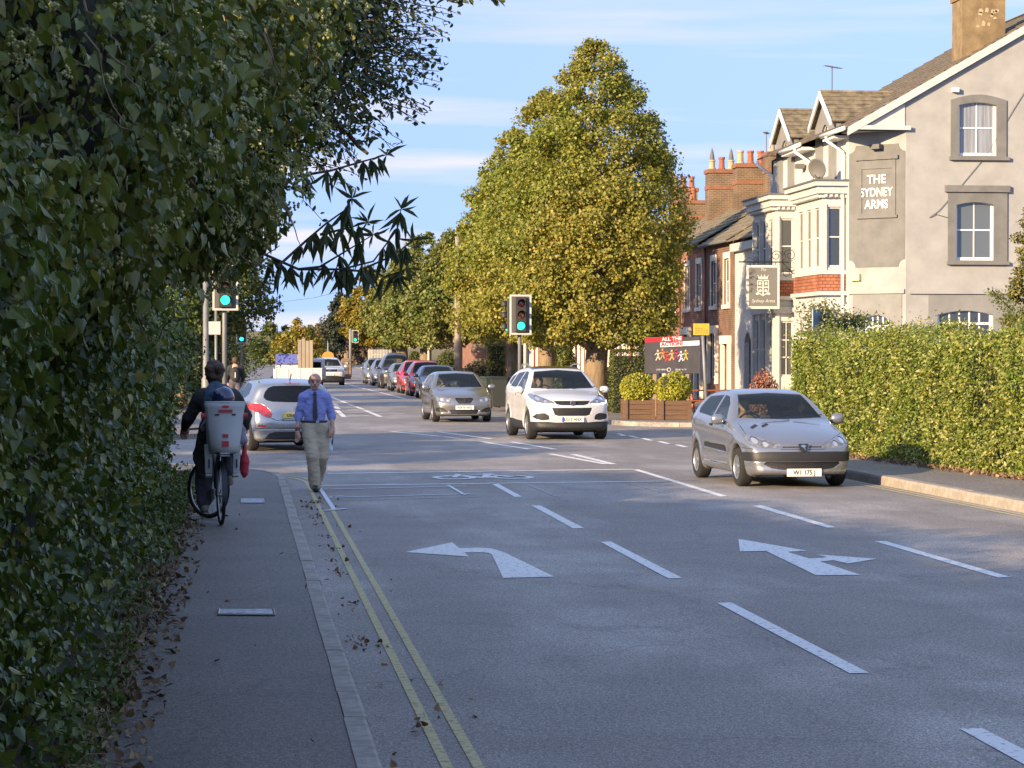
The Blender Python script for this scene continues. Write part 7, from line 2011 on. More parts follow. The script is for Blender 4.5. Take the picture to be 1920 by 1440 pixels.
organic('jacket', [((.02,-.03,.98),(.02,-.02,1.20),.115,.105), ((-.09,-.02,1.18),(-.17,.09,1.06),.058,.048), ((.13,-.02,1.18),(.22,.07,1.00),.062,.058), ((.22,.05,1.02),(.245,.02,.92),.055,.05)], mk('lilac_jacket', (.22,.19,.25), .85, col2=(.30,.27,.33), scale=9), kid, .010, .03, wrinkle(.010, 12, 12))
organic('trouser_leg', [((.10,.0,.98),(.16,.20,.95),.068,.062), ((.16,.20,.95),(.195,.15,.70),.062,.05)], M_trous, kid, .010, .02, wrinkle(.008, 13, 14))
organic('trouser_leg', [((-.06,.0,.98),(-.10,.20,.95),.068,.062), ((-.10,.20,.95),(-.12,.18,.72),.062,.05)], M_trous, kid, .010, .02, wrinkle(.008, 13, 15))
shoe(kid, (.195,.15,.66), (.20,.26,.60), M_shoe, .85); shoe(kid, (-.12,.18,.66), (-.12,.28,.62), M_shoe, .85)
hm = organic('helmet', [((hk[0],hk[1]-.02,hk[2]+.035),(hk[0],hk[1]+.03,hk[2]+.035),.122,.118)], mk('navy_helmet', (.012,.02,.075), .15, coat=1), kid, .010, .02, None, 2, (hk[2]-.02, None))
for (ax_, az_, m, w) in ((-.060,.04,M_redp,.030),(-.01,.05,mk('helmet_white',(.7,.7,.7),.2,coat=1),.016),(-.005,.015,mk('helmet_yellow',(.75,.62,.1),.2,coat=1),.018),(-.035,.0,M_orange,.02)):
    organic('helmet_pattern', [((hk[0]+ax_,hk[1]-.115+abs(ax_)*.5,hk[2]+az_),(hk[0]+ax_*1.2,hk[1]-.10+abs(ax_)*.5,hk[2]+az_+.04),w,w*.6)], m, kid, .008, .01)
# red bag hung at the right side, second small wheel of the cycle trailer bar
rb = thing('red_bag', 'red cloth bag hanging at the right side of the bicycle', 'bag', world((.27,.10,.55)))
organic('cloth', [((0,0,.02),(0,0,.16),.070,.055,(.7,1,1)), ((0,0,.16),(0,.02,.30),.05,.02,(.6,1,1))], mk('red_cloth', (.42,.03,.05), .9), rb, .011, .03, wrinkle(.012, 13, 17))
# ---- person far away on the left pavement
pf = G(440, 745, .12)
far = thing('person', 'person in dark clothes with a rucksack walking away on the left beyond the side road', 'person', (AT(441,700,74).x, 74, .12))
fb = head_caps((0,0,1.60), 1.05, (0,1,0)) + [((0,0,1.42),(0,0,1.53),.055,.05), ((0,0,1.0),(0,0,1.38),.13,.15), ((-.09,0,.95),(-.10,.1,.5),.09,.06), ((-.10,.1,.5),(-.10,.0,.1),.055,.04), ((.09,0,.95),(.10,-.05,.5),.09,.06), ((.10,-.05,.5),(.10,-.25,.15),.055,.04),
      ((-.19,0,1.38),(-.25,.02,1.1),.05,.04), ((-.25,.02,1.1),(-.22,.2,.95),.04,.03), ((.19,0,1.38),(.25,.02,1.1),.05,.04), ((.25,.02,1.1),(.22,.2,.95),.04,.03)]
fb += hand_caps((-.22,.2,.95),(0,.3,-1),1,(1,0,0),.6) + hand_caps((.22,.2,.95),(0,.3,-1),1,(-1,0,0),.6)
organic('body', fb, M_skin2, far, .014, .025)
organic('jacket', [((0,0,1.0),(0,0,1.36),.16,.17,(1,.85,1)), ((-.13,0,1.39),(.13,0,1.39),.09,.09), ((-.19,0,1.38),(-.26,.02,1.1),.075,.065), ((-.26,.02,1.1),(-.22,.18,.97),.06,.05), ((.19,0,1.38),(.26,.02,1.1),.075,.065), ((.26,.02,1.1),(.22,.18,.97),.06,.05)], M_coat, far, .014, .04, wrinkle(.01, 10, 19))
organic('trousers', [((-.05,0,.95),(.05,0,.95),.13,.13), ((-.09,0,.95),(-.10,.1,.5),.105,.08), ((-.10,.1,.5),(-.10,.0,.1),.08,.07), ((.09,0,.95),(.10,-.05,.5),.105,.08), ((.10,-.05,.5),(.10,-.25,.15),.08,.07)], M_trous, far, .014, .03)
shoe(far, (-.10,.0,.09), (-.10,.16,.045), M_leather); shoe(far, (.10,-.25,.15), (.10,-.12,.06), M_leather)
organic('hair', [((0,-.03,1.64),(0,-.02,1.60),.10,.10)], M_hair, far, .014, .02)
organic('rucksack', [((0,-.20,1.08),(0,-.20,1.32),.13,.11,(1,.7,1))], M_coat, far, .014, .02); MB().box(-.012,.012,-.30,-.292,1.08,1.25).build('reflective_strip', M_plate_w, far)
# ---- drivers
def driver(label, car, x, y, zb, top, hairm, facing=1):
    d = thing('person', label, 'person'); d.matrix_world = Matrix.Translation(car.location) @ Matrix.Rotation(car.rotation_euler.z, 4, 'Z') @ Matrix.Translation((x, y, zb))
    h_ = (.02,0,.62)
    b = head_caps(h_, 1.0, (1,0,0)) + [((0,0,.42),(.01,0,.55),.05,.05), ((-.05,0,.0),(0,0,.38),.14,.13), ((0,-.16,.40),(0,.16,.40),.06,.06), ((0,.19,.38),(.20,.24,.16),.05,.04), ((.20,.24,.16),(.42,.12,.20),.04,.03), ((0,-.19,.38),(.20,-.24,.16),.05,.04), ((.20,-.24,.16),(.42,-.12,.20),.04,.03),
        ((-.02,.1,.0),(.40,.12,.06),.08,.06), ((-.02,-.1,.0),(.40,-.12,.06),.08,.06)] + hand_caps((.42,.12,.20),(.5,-.1,.3),.95,(0,-1,.2),1.4) + hand_caps((.42,-.12,.20),(.5,.1,.3),.95,(0,1,.2),1.4)
    organic('body', b, M_skin2, d, .013, .022)
    organic('top', [((-.05,0,-.02),(0,0,.36),.155,.15,(.9,1.15,1)), ((0,-.15,.39),(0,.15,.39),.08,.08), ((0,.19,.38),(.21,.25,.16),.07,.058), ((0,-.19,.38),(.21,-.25,.16),.07,.058), ((.21,.25,.16),(.38,.14,.19),.056,.045), ((.21,-.25,.16),(.38,-.14,.19),.056,.045)], top, d, .013, .03, wrinkle(.008, 11, 20))
    organic('hair', [((-.02,0,.66),(-.02,0,.60),.098,.09)], hairm, d, .013, .02, lambda F, X, Y, Z: np.maximum(F, (X-.05)-(Z-.62)*.5))
    return d
bpy.context.view_layer.update()
driver('driver in a tan top behind the wheel of the silver three-door hatchback', c206, -.12, -.36, .54, mk('tan_top', (.45,.28,.12), .9), M_hair)
driver('driver in dark clothes behind the wheel of the white sport utility car', cix, -.02, -.38, .66, M_denim, M_hair)
driver('driver behind the wheel of the champagne hatchback', cib, -.10, -.36, .55, mk('pale_top', (.5,.42,.36), .9), M_hair)
# ------------------------------------------------------------------ street furniture
M_pole = mk('grey_pole', (.17,.168,.16), .55, metal=.2, col2=(.22,.215,.205), scale=5)
M_polew = mk('white_post', (.50,.48,.43), .6)
M_sigb = mk('signal_black', (.025,.025,.025), .6); M_sigback = mk('signal_backboard', (.10,.095,.085), .6)
M_green = mk('green_light', (.02,.5,.25), .3, emit=(.02,1.0,.42), estr=1.4)
M_redoff = mk('red_off', (.12,.008,.012), .15, coat=1); M_amboff = mk('amber_off', (.30,.09,.012), .15, coat=1); M_grnoff = mk('green_off', (.01,.06,.04), .15)
def signal_head(parent, loc, rz, lit=True, s=1.0):
    h = bpy.data.objects.new('signal_head', None); C.objects.link(h); h.parent = parent; h.location = loc; h.rotation_euler = (0,0,rz); h.scale = (s,s,s)
    bd = MB().box(-.27,.27,-.012,.012,-.52,.52).build('backboard', M_sigback, h)
    fr_ = MB(); ring(fr_, Frame((0,0,0),(1,0,0),(0,-1,0)), rect(-.30,.30,-.55,.55), rect(-.25,.25,-.50,.50), -.014, .018); fr_.build('white_border', M_polew, h)
    bevel(MB().box(-.16,.16,-.10,.16,-.48,.48).build('housing', M_sigb, h), .02)
    for i, (m, z) in enumerate(((M_redoff,.31),(M_amboff,0),(M_green if lit else M_grnoff,-.31))):
        mb = MB(); mb.lathe((0,-.10,z), [(.105,0),(.10,.015),(.06,.035),(.01,.042)], 20, (0,-1,0)); mb.build('lens', m, h, True)
        V = []; F = []; n = 16
        for k in range(n+1):
            a = R(-25+230*k/n); V += [(.118*math.cos(a), -.10, z+.118*math.sin(a)), (.118*math.cos(a), -.30+.05*abs(math.cos(a)) if True else 0, z+.118*math.sin(a))]
        F = [(2*k,2*k+2,2*k+3,2*k+1) for k in range(n)]
        o = mesh('visor', V, F, M_sigb, h, True); o.modifiers.new('t','SOLIDIFY').thickness = .006
    return h
def signal(label, x, y, heads, ht=3.0, pr=.057, base=.12, s=1.0):
    t = thing('traffic_light', label, 'traffic light', (x, y, base))
    MB().lathe((0,0,0), [(pr,0),(pr,ht),(pr*.6,ht+.03)], 12).build('pole', M_pole, t, True)
    for (dx, dy, z, rz) in heads: signal_head(t, (dx, dy, z), rz, True, s)
    return t
# right: double head facing us and the side street; placed where its pole stands on the far corner
Yr = 72.0; a = AT(975, 590, Yr)
signal('two-headed traffic light on the right showing green in front of the big tree', a.x+.02, Yr+.25, [(0,-.22,a.z-.12,0), (-.26,.12,a.z-.16,R(-100))], a.z+.5, s=1.12)
Yl = 40.5
signal('large green traffic light hanging just below the ivy on the left', AT(421,600,56).x, 56, [(.02,-.16,AT(430,556,56).z+.22-.12,0)], AT(430,520,56).z)
b_ = AT(453, 630, 96)
signal('small distant green traffic light left of the road beyond the side road', b_.x, 96, [(0,-.16,b_.z+.1-.12,0)], b_.z+.4, s=.72)
b_ = AT(668, 636, 178)
t = signal('tiny distant green traffic light on the right by the yellow tree', AT(662,700,178).x-.2, 178, [(.35,-.16,b_.z+.1,0)], AT(657,620,178).z, pr=.1, s=.85)
# grey post in front of the hedge gap, left
t = thing('lamp_post', 'grey lamp post rising behind the cyclist on the left', 'post', (AT(386,700,60).x, 60, .12))
MB().lathe((0,0,0), [(.11,0),(.11,1.2),(.075,1.25),(.06,6.5)], 12).build('pole', M_pole, t, True)
MB().box(-.08,.08,-.12,-.1,.4,1.0).build('access_door', M_pole, t)
MB().tube([(0,0,6.5),(.5,0,6.8),(1.2,0,6.85)], .035, 8).build('arm', M_pole, t, True); bevel(MB().box(1.1,1.7,-.12,.12,6.78,6.9).build('lantern', M_lead, t), .03)
t = thing('sign_post', 'white traffic sign seen edge-on beside the left traffic light', 'sign', (AT(405,650,64).x, 64, .12))
MB().lathe((0,0,0), [(.04,0),(.04,3.0)], 10).build('pole', M_pole, t, True); MB().box(-.22,.12,-.05,-.03,2.35,2.7).build('plate', M_polew, t)
# wooden telegraph pole and pale posts on the right
t = thing('telegraph_pole', 'weathered wooden telegraph pole between the parked cars and the trees', 'pole', (AT(858,700,108).x, 108, .1))
MB().lathe((0,0,0), [(.16,0),(.15,2),(.11,7.6),(.05,7.65)], 12).build('shaft', mk('weathered_wood', (.20,.165,.12), .9, col2=(.30,.25,.19), scale=8, stretch=(1,1,.1), bump=.4), t, True)
MB().lathe((0,0,7.2), [(.135,0),(.135,.06)], 12).build('cable_clamp', M_lead, t)
for nm, px_, Yd, h_, lab in (('post', 804, 125, 3.0, 'pale lamp column behind the red parked cars'), ('post', 985, 90, 3.2, 'thin white post right behind the double traffic light'), ('post', 1160, 96, 3.0, 'thin white post behind the trunk of the nearest lime tree')):
    t = thing('post', lab, 'post', (AT(px_,700,Yd).x, Yd, .1)); MB().lathe((0,0,0), [(.075,0),(.075,h_*.8),(.06,h_)], 10).build('shaft', M_polew, t, True)
    MB().box(-.12,.12,-.08,.08,h_-.35,h_).build('head', M_polew, t)
# yellow sign on a leaning post
p = G(1322, 752, .11); Yd = 63.0; p = AT(1322,700,Yd); top = AT(1314,627,Yd); tp = AT(1314,608,Yd)
t = thing('yellow_sign', 'small yellow notice on a grey leaning post beside the planters', 'sign', (p.x+.02, Yd, .11))
MB().tube([(.04,0,0),(-.10,0,tp.z-.11)], .045, 10).build('post', M_pole, t, True)
ys = mk('yellow_sign', (.50,.31,.02), .5, col2=(.58,.38,.04), scale=8)
MB().box(-.36+.0,.08,-.07,-.055,top.z-.11-.02,tp.z-.11+.02).build('plate', ys, t)
mb = MB()
for i, z in enumerate((.16,.10,.04)):
    for j in range(5 if i else 3): mb.box(-.31+j*.075, -.31+j*.075+.05, -.0745, -.0705, top.z-.11+z, top.z-.11+z+.012)
o = mb.build('notice_text', M_bark_d, t); o['kind'] = 'stuff'
# advertising board
Yd = 68.6; a = AT(1209, 632, Yd); b = AT(1311, 700, Yd)
t = thing('banner_board', 'black advertising board reading ALL THE ACTION above the planters', 'banner', ((a.x+b.x)/2, Yd, .11))
W, z1, z0 = b.x-a.x, a.z-.11, b.z-.11
M_banner = mk('banner_black', (.055,.05,.052), .6, col2=(.075,.068,.07), scale=3); M_bred = mk('banner_red', (.50,.02,.03), .6); M_bwhite = mk('banner_white', (.72,.70,.66), .6)
MB().box(-W/2,W/2,-.02,.02,z0,z1).build('board', M_banner, t)
for x in (-W/2+.3, W/2-.35): MB().box(x-.05,x+.05,.02,.10,0,z1-.1).build('post', mk('post_wood_%d' % (x > 0), (.30,.22,.13), .9), t)
H_ = z1-z0
MB().prism([(-W/2,-.024,z1-.16),(-W*.02,-.024,z1-.13),(-W*.02,-.024,z1-.01),(-W/2,-.024,z1-.01)], (0,-.003,0)).build('red_blob', M_bred, t)
MB().prism([(-W*.22,-.028,z1-.14),(W*.19,-.028,z1-.10),(W*.19,-.028,z1+.04),(-W*.22,-.028,z1+.0)], (0,-.004,0)).build('heading_band', M_bred, t)
MB().prism([(-W*.22,-.030,z1-.30),(W/2,-.030,z1-.24),(W/2,-.030,z1-.10),(-W*.22,-.030,z1-.16)], (0,-.004,0)).build('heading_band', M_bwhite, t)
text_obj('lettering', 'ALL THE', .15, M_bwhite, t, (-W*.01,-.036,z1-.055), (math.pi/2,-.05,0), .002, sx=1.05, bold=.004)
text_obj('lettering', 'ACTION!', .15, M_bred, t, (-W*.005,-.038,z1-.205), (math.pi/2,-.05,0), .002, sx=1.05, bold=.005)
text_obj('lettering', 'LIVE HERE ON', .062, M_bwhite, t, (-W*.17,-.026,z0+.11), (math.pi/2,0,0), .001, sx=1.0)
text_obj('lettering', 'SPORT & TV', .062, M_bwhite, t, (W*.16,-.026,z0+.11), (math.pi/2,0,0), .001, sx=1.0)
mb = MB(); mb.lathe((-W*.06,-.022,z0+.11), [(.06,0),(.06,.004)], 16, (0,-1,0)); mb.build('round_mark', M_bwhite, t); mb = MB(); mb.lathe((-W*.06,-.026,z0+.11), [(.045,0),(.045,.003)], 16, (0,-1,0)); mb.build('round_mark_middle', M_banner, t)
cols = [(.6,.5,.35),(.55,.25,.06),(.45,.05,.06),(.62,.40,.12),(.35,.04,.08),(.6,.6,.65),(.5,.42,.1)]
for i, c in enumerate(cols):                              # little figures of players in action
    m = mk('player_%d' % i, c, .7); x = -W*.27+i*W*.085; z = z0+.50+.04*math.sin(i*2.1); mb = MB()
    mb.lathe((x+.01,-.022,z+.17), [(.028,0),(.028,.004)], 10, (0,-1,0))
    for (q0, q1, w_) in (((x,z+.14),(x+.02,z+.02),.05),((x+.02,z+.02),(x-.05,z-.12),.03),((x+.02,z+.02),(x+.07,z-.10),.03),((x,z+.12),(x-.08,z+.04),.022),((x,z+.12),(x+.09,z+.08),.022)):
        d_ = Vector((q1[0]-q0[0],0,q1[1]-q0[1])).normalized(); n_ = Vector((-d_.z,0,d_.x))*w_/1.6; A, B = Vector((q0[0],-.0225-.0007*i,q0[1])), Vector((q1[0],-.0225-.0007*i,q1[1]))
        mb.prism([A-n_,B-n_*.8,B+n_*.8,A+n_], (0,-.003,0))
    mb.build('player_figure', m, t)
# planters with golden shrubs
M_plank = mk('planter_wood', (.11,.062,.036), .8, col2=(.165,.092,.052), scale=6, stretch=(.3,1,4), bump=.3)
M_euon = leaf_mat('golden_shrub_leaf', [(0,(.22,.24,.02)),(.5,(.36,.36,.04)),(1,(.52,.48,.08))], rough=.45, trans=.3)
for i, (px_, lab) in enumerate(((1196, 'square wooden planter on the left with a round golden shrub'), (1263, 'square wooden planter on the right with a round golden shrub'))):
    Yd = 65.6 - .8*i; c = AT(px_, 780, Yd)
    t = thing('planter', lab, 'planter', (c.x, Yd, .115), 0, 'planters in front of the pub')
    for k in range(4):
        for f_ in ((0,-.43),(1,.43)):
            pass
        z0_, z1_ = k*.135+.01, k*.135+.135
        for (x0,x1,y0,y1) in ((-.44,.44,-.44,-.40),(-.44,.44,.40,.44),(-.44,-.40,-.399,.399),(.40,.44,-.399,.399)): MB().box(x0,x1,y0,y1,z0_,z1_).build('plank', M_plank, t)
    for sx in (-1,1):
        for sy in (-1,1): MB().box(sx*.45-.04,sx*.45+.04,sy*.45-.04,sy*.45+.04,0,.56).build('corner_post', M_plank, t)
    MB().box(-.4,.4,-.4,.4,.3,.5).build('soil', M_soil, t); t.scale = (.86,.86,1)
    sb = thing('golden_shrub', ['rounded bright yellow-green shrub in the left planter','rounded bright yellow-green shrub in the right planter'][i], 'shrub', (c.x, Yd, .62), 0, 'golden shrubs in planters')
    r = np.random.default_rng(80+i); P, out = blob_points(7000, (0,0,.36), (.50,.48,.42), r, 90+i, shell=.35, nz=.14, f=3)
    leaves('foliage', P, .06*r.uniform(.6,1.3,len(P)), leaf_frames(len(P), out, .1, .6, r), 'oval', M_euon, sb)
    mb = MB(); mb.add(*icos((0,0,.42),(.40,.40,.34))); mb.build('branches', M_inner, sb); MB().tube([(0,0,-.1),(0,0,.35)], .03, 6).build('stem', M_bark_d, sb)  # branches: an added dark solid filling the shrub, light-tight
# picnic table
M_redwood = mk('red_stained_wood', (.26,.07,.035), .7, col2=(.34,.10,.05), scale=5, stretch=(1,.2,1))
c = AT(1330, 760, 69.5)
t = thing('picnic_table', 'red-brown picnic table beside the planters', 'table', (c.x-.1, 69.5, .115), R(10))
for k in range(5): MB().box(-.85,.85,-.35+k*.145,-.35+k*.145+.13,.72,.755).build('top_plank', M_redwood, t)
for s in (-1,1):
    for k in range(2): MB().box(-.85,.85,s*.70-.13+k*.14,s*.70-.13+k*.14+.13,.43,.465).build('bench_plank', M_redwood, t)
    MB().box(s*.62-.02,s*.62+.02,-.80,.80,.36,.43).build('cross_rail', M_redwood, t)
    for q_ in (-1,1): MB().tube([(s*.58,q_*.60,0),(s*.58,q_*.22,.72)], .045, 4).build('leg', M_redwood, t)
# shrubbery on the left beyond the side road
for i,(x_,y_,h_,w_,lab) in enumerate(((-4.6,62,1.5,2.2,'low shrubs on the grass left of the lamp post'),(-7.8,60,2.4,2.6,'taller shrubs at the left edge beyond the side road'),(-3.9,78,2.2,2.4,'shrubs under the left roadside tree'),(-4.6,100,3.0,3.0,'shrubs far along the left verge'),(-2.6,112,3.4,2.8,'bushy growth on the left before the lorry'),(-2.2,130,4.6,3.4,'tall bushes on the left beside the lorry'),(-3.0,155,5.0,4.0,'tall bushes on the left beyond the lorry'))):
    t = thing('roadside_shrub', lab, 'bush', (x_, y_, .12)); r = np.random.default_rng(300+i); n = 5200
    P, out = blob_points(n, (0,0,h_*.45), (w_,w_*1.1,h_*.6), r, 310+i, shell=.4, nz=.25, f=.9); P[:,2] = np.maximum(P[:,2], 0)
    leaves('foliage', P, .13*r.uniform(.6,1.3,len(P)), leaf_frames(len(P), out, .3, .7, r), 'oval', M_oak, t); mb = MB(); mb.add(*icos((0,0,h_*.4),(w_*.7,w_*.75,h_*.42))); mb.build('branches', M_inner, t)  # dark opaque core added inside each shrub under the name branches
# wheelie bins
M_bin = mk('bin_dark', (.018,.022,.02), .5); M_bing = mk('bin_green', (.035,.05,.042), .5)
for i, (px_, m, lab) in enumerate(((936, M_bin, 'black wheelie bin on the pavement between the two cars'), (952, M_bin, 'second black wheelie bin, partly behind the white car'), (921, M_bing, 'grey-green wheelie bin beside the champagne car'))):
    Yd = 78.5 + .6*i; c = AT(px_, 740, Yd)
    t = thing('wheelie_bin', lab, 'bin', (c.x, Yd, .115), R(8*i-6), 'wheelie bins on the right pavement')
    mb = MB(); A = [(-.22,-.26,.06),(.22,-.26,.06),(.22,.22,.06),(-.22,.22,.06)]; B = [(-.29,-.34,.98),(.29,-.34,.98),(.29,.34,.98),(-.29,.34,.98)]
    mb.add(A+B, [(0,3,2,1),(4,5,6,7),(0,1,5,4),(1,2,6,5),(2,3,7,6),(3,0,4,7)]); bevel(mb.build('bin_body', m, t), .02)
    mb = MB(); mb.prism([(-.31,-.37,.985),(-.31,.36,.985),(-.31,.36,1.06),(-.31,-.2,1.05)], (.62,0,0)); bevel(mb.build('lid', m, t), .015)
    MB().tube([(-.24,.40,1.02),(.24,.40,1.02)], .015, 6).build('handle', m, t)
    for s in (-1,1): MB().lathe((s*.26,.22,.10), [(.10,-.03),(.10,.03)], 14, (1,0,0)).build('wheel', M_tyre, t)
# garden hedges and bushes along the terrace
def bush_(label, px_, py0, py1, Yd, wpx, mat, n, leaf, box=False, seed=0, catg='bush', nm='garden_bush'):
    a, b = AT(px_, py0, Yd), AT(px_, py1, Yd); hw_ = wpx/2/FPX*Yd; h_ = a.z-.1
    t = thing(nm, label, catg, (a.x, Yd, .1)); r = np.random.default_rng(seed)
    if box:
        P = r.uniform(-1,1,(n,3)); k = r.integers(0,3,n); sg_ = r.choice([-1,1], n); P[np.arange(n),k] = sg_; out = np.zeros((n,3)); out[np.arange(n),k] = sg_
        P = P*np.array([hw_, hw_*.8, h_/2])*(1+.06*vnoise(P,2,seed)[:,None]) + np.array([0,0,h_/2]); core_ = MB().box(-hw_*.85,hw_*.85,-hw_*.7,hw_*.7,0,h_*.92)
    else:
        P, out = blob_points(n, (0,0,h_*.5), (hw_,hw_*.8,h_*.52), r, seed, shell=.3, nz=.15, f=1.2); core_ = MB().add(*icos((0,0,h_*.5),(hw_*.75,hw_*.6,h_*.40)))
    P[:,2] = np.maximum(P[:,2], 0)
    leaves('foliage', P, leaf*r.uniform(.6,1.3,len(P)), leaf_frames(len(P), out, .2, .7, r), 'oval', mat, t); core_.build('branches', M_inner, t)  # core_ is an added dark solid, keeps the bush from showing through
    return t
M_box = leaf_mat('box_leaf', [(0,(.05,.075,.018)),(.6,(.10,.12,.03)),(1,(.17,.17,.05))], rough=.5, trans=.25)
M_lav = leaf_mat('brown_hedge_leaf', [(0,(.13,.11,.04)),(.6,(.22,.17,.07)),(1,(.30,.22,.10))], rough=.6, trans=.2)
bush_('square clipped hedge left of the advertising board', 1180, 658, 740, 72.5, 66, M_box, 7000, .06, True, 201, 'hedge', 'clipped_bush')
bush_('dark bush behind the white car near the big trunk', 1140, 690, 750, 80, 46, M_oak, 3000, .08, False, 202)
bush_('pale brown clipped hedge behind the wheelie bins', 898, 678, 730, 94, 84, M_lav, 5000, .08, False, 203, 'hedge')
bush_('round green garden bush behind the wooden pole', 838, 660, 730, 112, 46, M_box, 3500, .09, False, 204)
bush_('green garden bush between two lime trunks', 1052, 640, 720, 92, 60, M_oak, 4000, .09, False, 205)
bush_('tall yellow-green bush left of the double traffic light', 930, 640, 730, 92, 30, M_climb, 3000, .08, True, 206)
bush_('green garden bush far behind the red cars', 778, 660, 720, 150, 28, M_box, 2500, .12, False, 207)
bush_('shrub behind the white car at the foot of the nearest tree', 1060, 655, 745, 79, 40, M_limeg, 2600, .08, False, 208)
# dry red-brown heather bush in front of the pub, behind the silver hatchback
t = bush_('dry reddish bush in front of the pub, above the silver hatchback roof', 1432, 702, 760, 60, 56, leaf_mat('dry_red_leaf', [(0,(.20,.07,.04)),(.6,(.32,.13,.08)),(1,(.42,.22,.14))], rough=.8, trans=.1), 3000, .06, False, 209)
t = thing('hanging_basket', 'round dark topiary ball hanging by a house door', 'plant', tuple(AT(1370,648,86.0)))
r = np.random.default_rng(210); P, out = blob_points(1200, (0,0,0), (.22,.22,.22), r, 211, shell=.3, nz=.05); leaves('foliage', P, .05*r.uniform(.7,1.2,len(P)), leaf_frames(len(P), out, 0, .6, r), 'oval', M_dark2 if 'M_dark2' in globals() else M_oak, t)
MB().tube([(0,0,0),(0,.0,.5)], .008, 5).build('chain', M_iron, t)
# pale sign edge among the climbers
a = AT(1532, 580, 45.8)
t = thing('road_sign', 'thin blue-grey sign plate standing among the climbers at the hedge end', 'sign', (a.x, 45.8, .12), R(60)); MB().lathe((0,.03,0), [(.03,0),(.03,a.z-.2)], 8).build('post', M_pole, t); MB().box(-.32,.32,-.01,.01,a.z-.72,a.z-.12).build('plate', mk('sign_blue_grey', (.18,.26,.34), .4), t)
# inspection covers in the left pavement
M_cover = mk('galvanised_cover', (.16,.16,.17), .45, metal=.6, col2=(.55,.55,.57), scale=14, detail=6, lo=.42, hi=.58, bump=.5, bscale=40, stretch=(1,2.2,1))
for i, (a, b, c, d, lab) in enumerate((((411,1142),(512,1142),(515,1154),(409,1153),'worn metal inspection cover in the left pavement'), ((452,936),(494,936),(495,943),(452,943),'small metal cover strip in the pavement beyond the bicycle wheel'))):
    P = [G(*q, .119) for q in (a,b,c,d)]; ctr = sum(P, Vector())/4
    t = thing('inspection_cover', lab, 'cover', ctr)
    MB().prism([p-ctr for p in (P[3],P[2],P[1],P[0])], (0,0,.004)).build('plate', M_cover, t)
    fr_ = MB()
    for u_, v_ in ((0,1),(1,2),(2,3),(3,0)):
        q0, q1 = P[u_]-ctr, P[v_]-ctr; fr_.tube([q0+Vector((0,0,.004)), q1+Vector((0,0,.004))], .008, 4)
    fr_.build('frame', M_steel, t)
# cut stump end by the hedge foot
p = G(150, 1322, .15)
t = thing('cut_branch', 'sawn pale branch end at the foot of the hedge', 'branch', (p.x-.05, p.y, .15)); mb = MB(); mb.tube([(0,0,0),(-.25,.05,.10)], .045, 10); mb.build('bark', M_bark_d, t)
mb = MB(); mb.lathe((.003,0,-.001), [(.042,0),(.042,.004)], 12, (.92,-.18,-.37)); mb.build('sawn_face', mk('sawn_wood', (.50,.30,.11), .8), t)
# ------------------------------------------------------------------ flatbed lorry far ahead
M_bedg = mk('bed_grey', (.45,.47,.45), .6, col2=(.55,.56,.54), scale=3); M_lblue = mk('lorry_blue', (.10,.13,.42), .5); M_lwhite = mk('lorry_white', (.66,.66,.64), .5)
a, b = AT(509,712,128), AT(601,712,128); w_ = (b.x-a.x)
lorry = thing('flatbed_lorry', 'flatbed lorry carrying crates, driving away far ahead on the left', 'lorry', ((a.x+b.x)/2+.1, 128, 0), R(-4))
zb = AT(509,712,128).z
hwid = w_/2*.98
MB().box(-hwid,hwid,0,5.6,zb-.12,zb).build('deck', M_trim, lorry)
z9 = AT(509,690,128).z
MB().box(-hwid,hwid,-.03,0.02,zb,z9).build('tailboard', M_bedg, lorry)
for s in (-1,1): MB().box(s*hwid-.03,s*hwid+.03,.03,5.5,zb,z9).build('side_board', M_bedg, lorry)
for k in range(4): MB().box(-hwid+.1+k*hwid*.5,-hwid+.14+k*hwid*.5,-.06,-.03,zb+.05,z9-.05).build('board_rib', M_lwhite, lorry)
z8 = AT(509,664,128).z; z7 = AT(509,683,128).z
MB().box(-hwid,hwid*.30,1.6,4.2,z9-.3,z7).build('crate', M_lwhite, lorry); MB().box(-hwid,hwid*.48,1.5,4.3,z7+.002,z8).build('crate_top', M_lblue, lorry)
text_obj('lettering', 'RM', .55, M_lwhite, lorry, (hwid*.2,1.47,(z7+z8)/2), (math.pi/2,0,0), .01)
z6 = AT(509,637,128).z
for k in range(4): MB().box(hwid*(-.02+k*.16),hwid*(.12+k*.16),.6,1.2,zb+.02,z6+.08*math.sin(k*2)).build('board_stack', mk('stacked_board_%d' % k, (.24+.03*k,.20+.02*k,.16), .9, col2=(.3,.26,.2), scale=3), lorry)
for s in (-1,1):
    for y_ in (1.2, 4.6): MB().lathe((s*(hwid-.25),y_,.42), [(.20,-.14),(.42,-.14),(.42,.14),(.20,.14)], 18, (1,0,0)).build('wheel', M_tyre, lorry)
    MB().box(s*(hwid-.30)-.15,s*(hwid-.30)+.15,-.06,-.02,zb-.34,zb-.20).build('tail_lamp', mk('lit_tail_%d' % (s > 0), (.6,.03,.02), .3, emit=(1,.12,.06), estr=1.5), lorry)
MB().box(-hwid*.9,hwid*.9,-.05,0,zb-.38,zb-.14).build('rear_bar', M_trim, lorry)
bevel(MB().box(-hwid*.92,hwid*.92,5.8,7.4,.6,z9+.5).build('cab', M_lwhite, lorry), .08); MB().box(-hwid*.8,hwid*.8,5.78,5.795,z9-.3,z9+.3).build('cab_window', M_carglass_d, lorry)
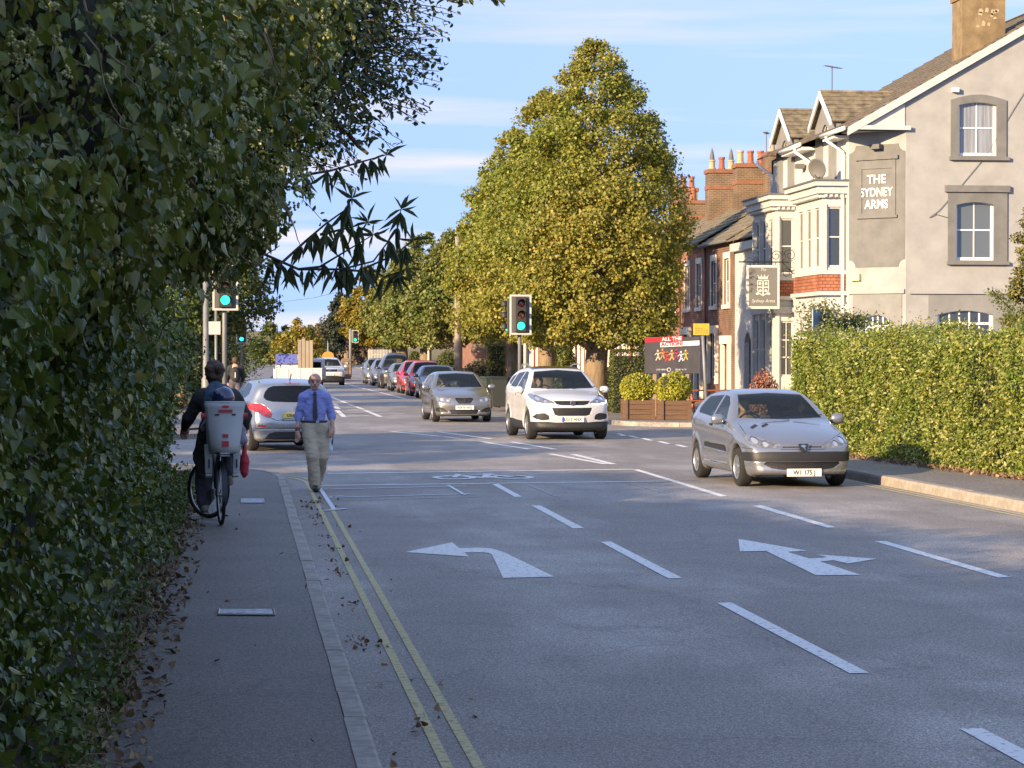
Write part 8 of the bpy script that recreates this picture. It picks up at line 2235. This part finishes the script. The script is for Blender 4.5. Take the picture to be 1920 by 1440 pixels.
# ------------------------------------------------------------------ far end: brick shelter, orange sign, fence, boundary wall
a, b = AT(641,735,165), AT(658,735,165)
t = thing('brick_kiosk', 'small round-topped brick building at the far bend beside the parked cars', 'kiosk', ((a.x+b.x)/2, 165, .1)); w_ = (b.x-a.x)/2; zt = AT(650,672,165).z
mb = MB(); pr_ = [(-w_,0,0),(w_,0,0),(w_,0,zt*.80)] + [(w_*math.cos(R(q)),0,zt*.80+zt*.16*math.sin(R(q))) for q in range(15,180,15)] + [(-w_,0,zt*.80)]
mb.prism(pr_, (0,2.0,0)); mb.build('wall', M_brick2, t); MB().box(-w_*.4,w_*.4,-.03,-.004,.1,zt*.6).build('door', M_lead, t); MB().box(-w_*.3,w_*.3,-.05,-.004,zt*.66,zt*.78).build('sign', M_polew, t)
a = AT(615,668,205); t = thing('orange_sign', 'orange oval sign high above the distant white car', 'sign', (a.x, 205, .1)); mb = MB(); mb.lathe((0,0,a.z-.1), [(.42,0),(.42,.05)], 20, (0,-1,0)); o = mb.build('plate', mk('orange_plate',(.62,.24,.05),.5), t); o.scale = (1.2,1,1); MB().lathe((0,.04,0),[(.06,0),(.06,a.z-.1)],8).build('post', M_pole, t)
t = thing('light_column', 'thin distant lamp column at the end of the road', 'post', (AT(615,650,240).x, 240, .1)); MB().lathe((0,0,0),[(.1,0),(.06,AT(615,615,240).z)],8).build('shaft', M_pole, t); MB().box(-.5,.05,-.05,.05,AT(615,615,240).z-.1,AT(615,615,240).z).build('lantern', M_lead, t)
pf = thing('picket_fence', 'pale picket fence behind the far parked cars', 'fence', (AT(690,700,172).x, 172, .1))
x1 = AT(735,700,172).x-AT(690,700,172).x; zt = AT(690,658,172).z
for k in range(16): MB().box(x1*k/16,x1*k/16+.06,0,.03,0,zt).build('picket', M_polew, pf)
for z in (.5, zt-.4): MB().box(0,x1,.03,.07,z,z+.08).build('rail', M_polew, pf)
# overhead wire across the far road
w = thing('overhead_wire', 'thin wire crossing the sky between the trees', 'wire', (0,0,0)); MB().tube([AT(530,566,150), AT(590,558,150), AT(640,546,150), AT(700,528,150)], .012, 4).build('strand', M_lead, w)
# low far wall / rising scenery so the road does not end in a void
hill = tag(mesh('hillside', [(-400,700,-1),(400,700,-1),(400,720,7),(150,720,9),(40,720,8),(-60,720,9),(-400,720,8)], [(0,1,2,3,4,5,6)], M_far_h if 'M_far_h' in globals() else mk('far_hill', (.10,.10,.06), 1, col2=(.16,.14,.08), scale=.05)), kind='structure')
# ------------------------------------------------------------------ lettering becomes plain mesh
bpy.context.view_layer.update()
dg = bpy.context.evaluated_depsgraph_get()
for o in [o for o in C.objects if o.type == 'FONT']:
    me = bpy.data.meshes.new_from_object(o.evaluated_get(dg))
    n = bpy.data.objects.new(o.name, me); nm = o.name
    n.parent = o.parent; n.matrix_basis = o.matrix_basis.copy()
    for k in o.keys(): n[k] = o[k]
    C.objects.link(n); bpy.data.objects.remove(o); n.name = nm
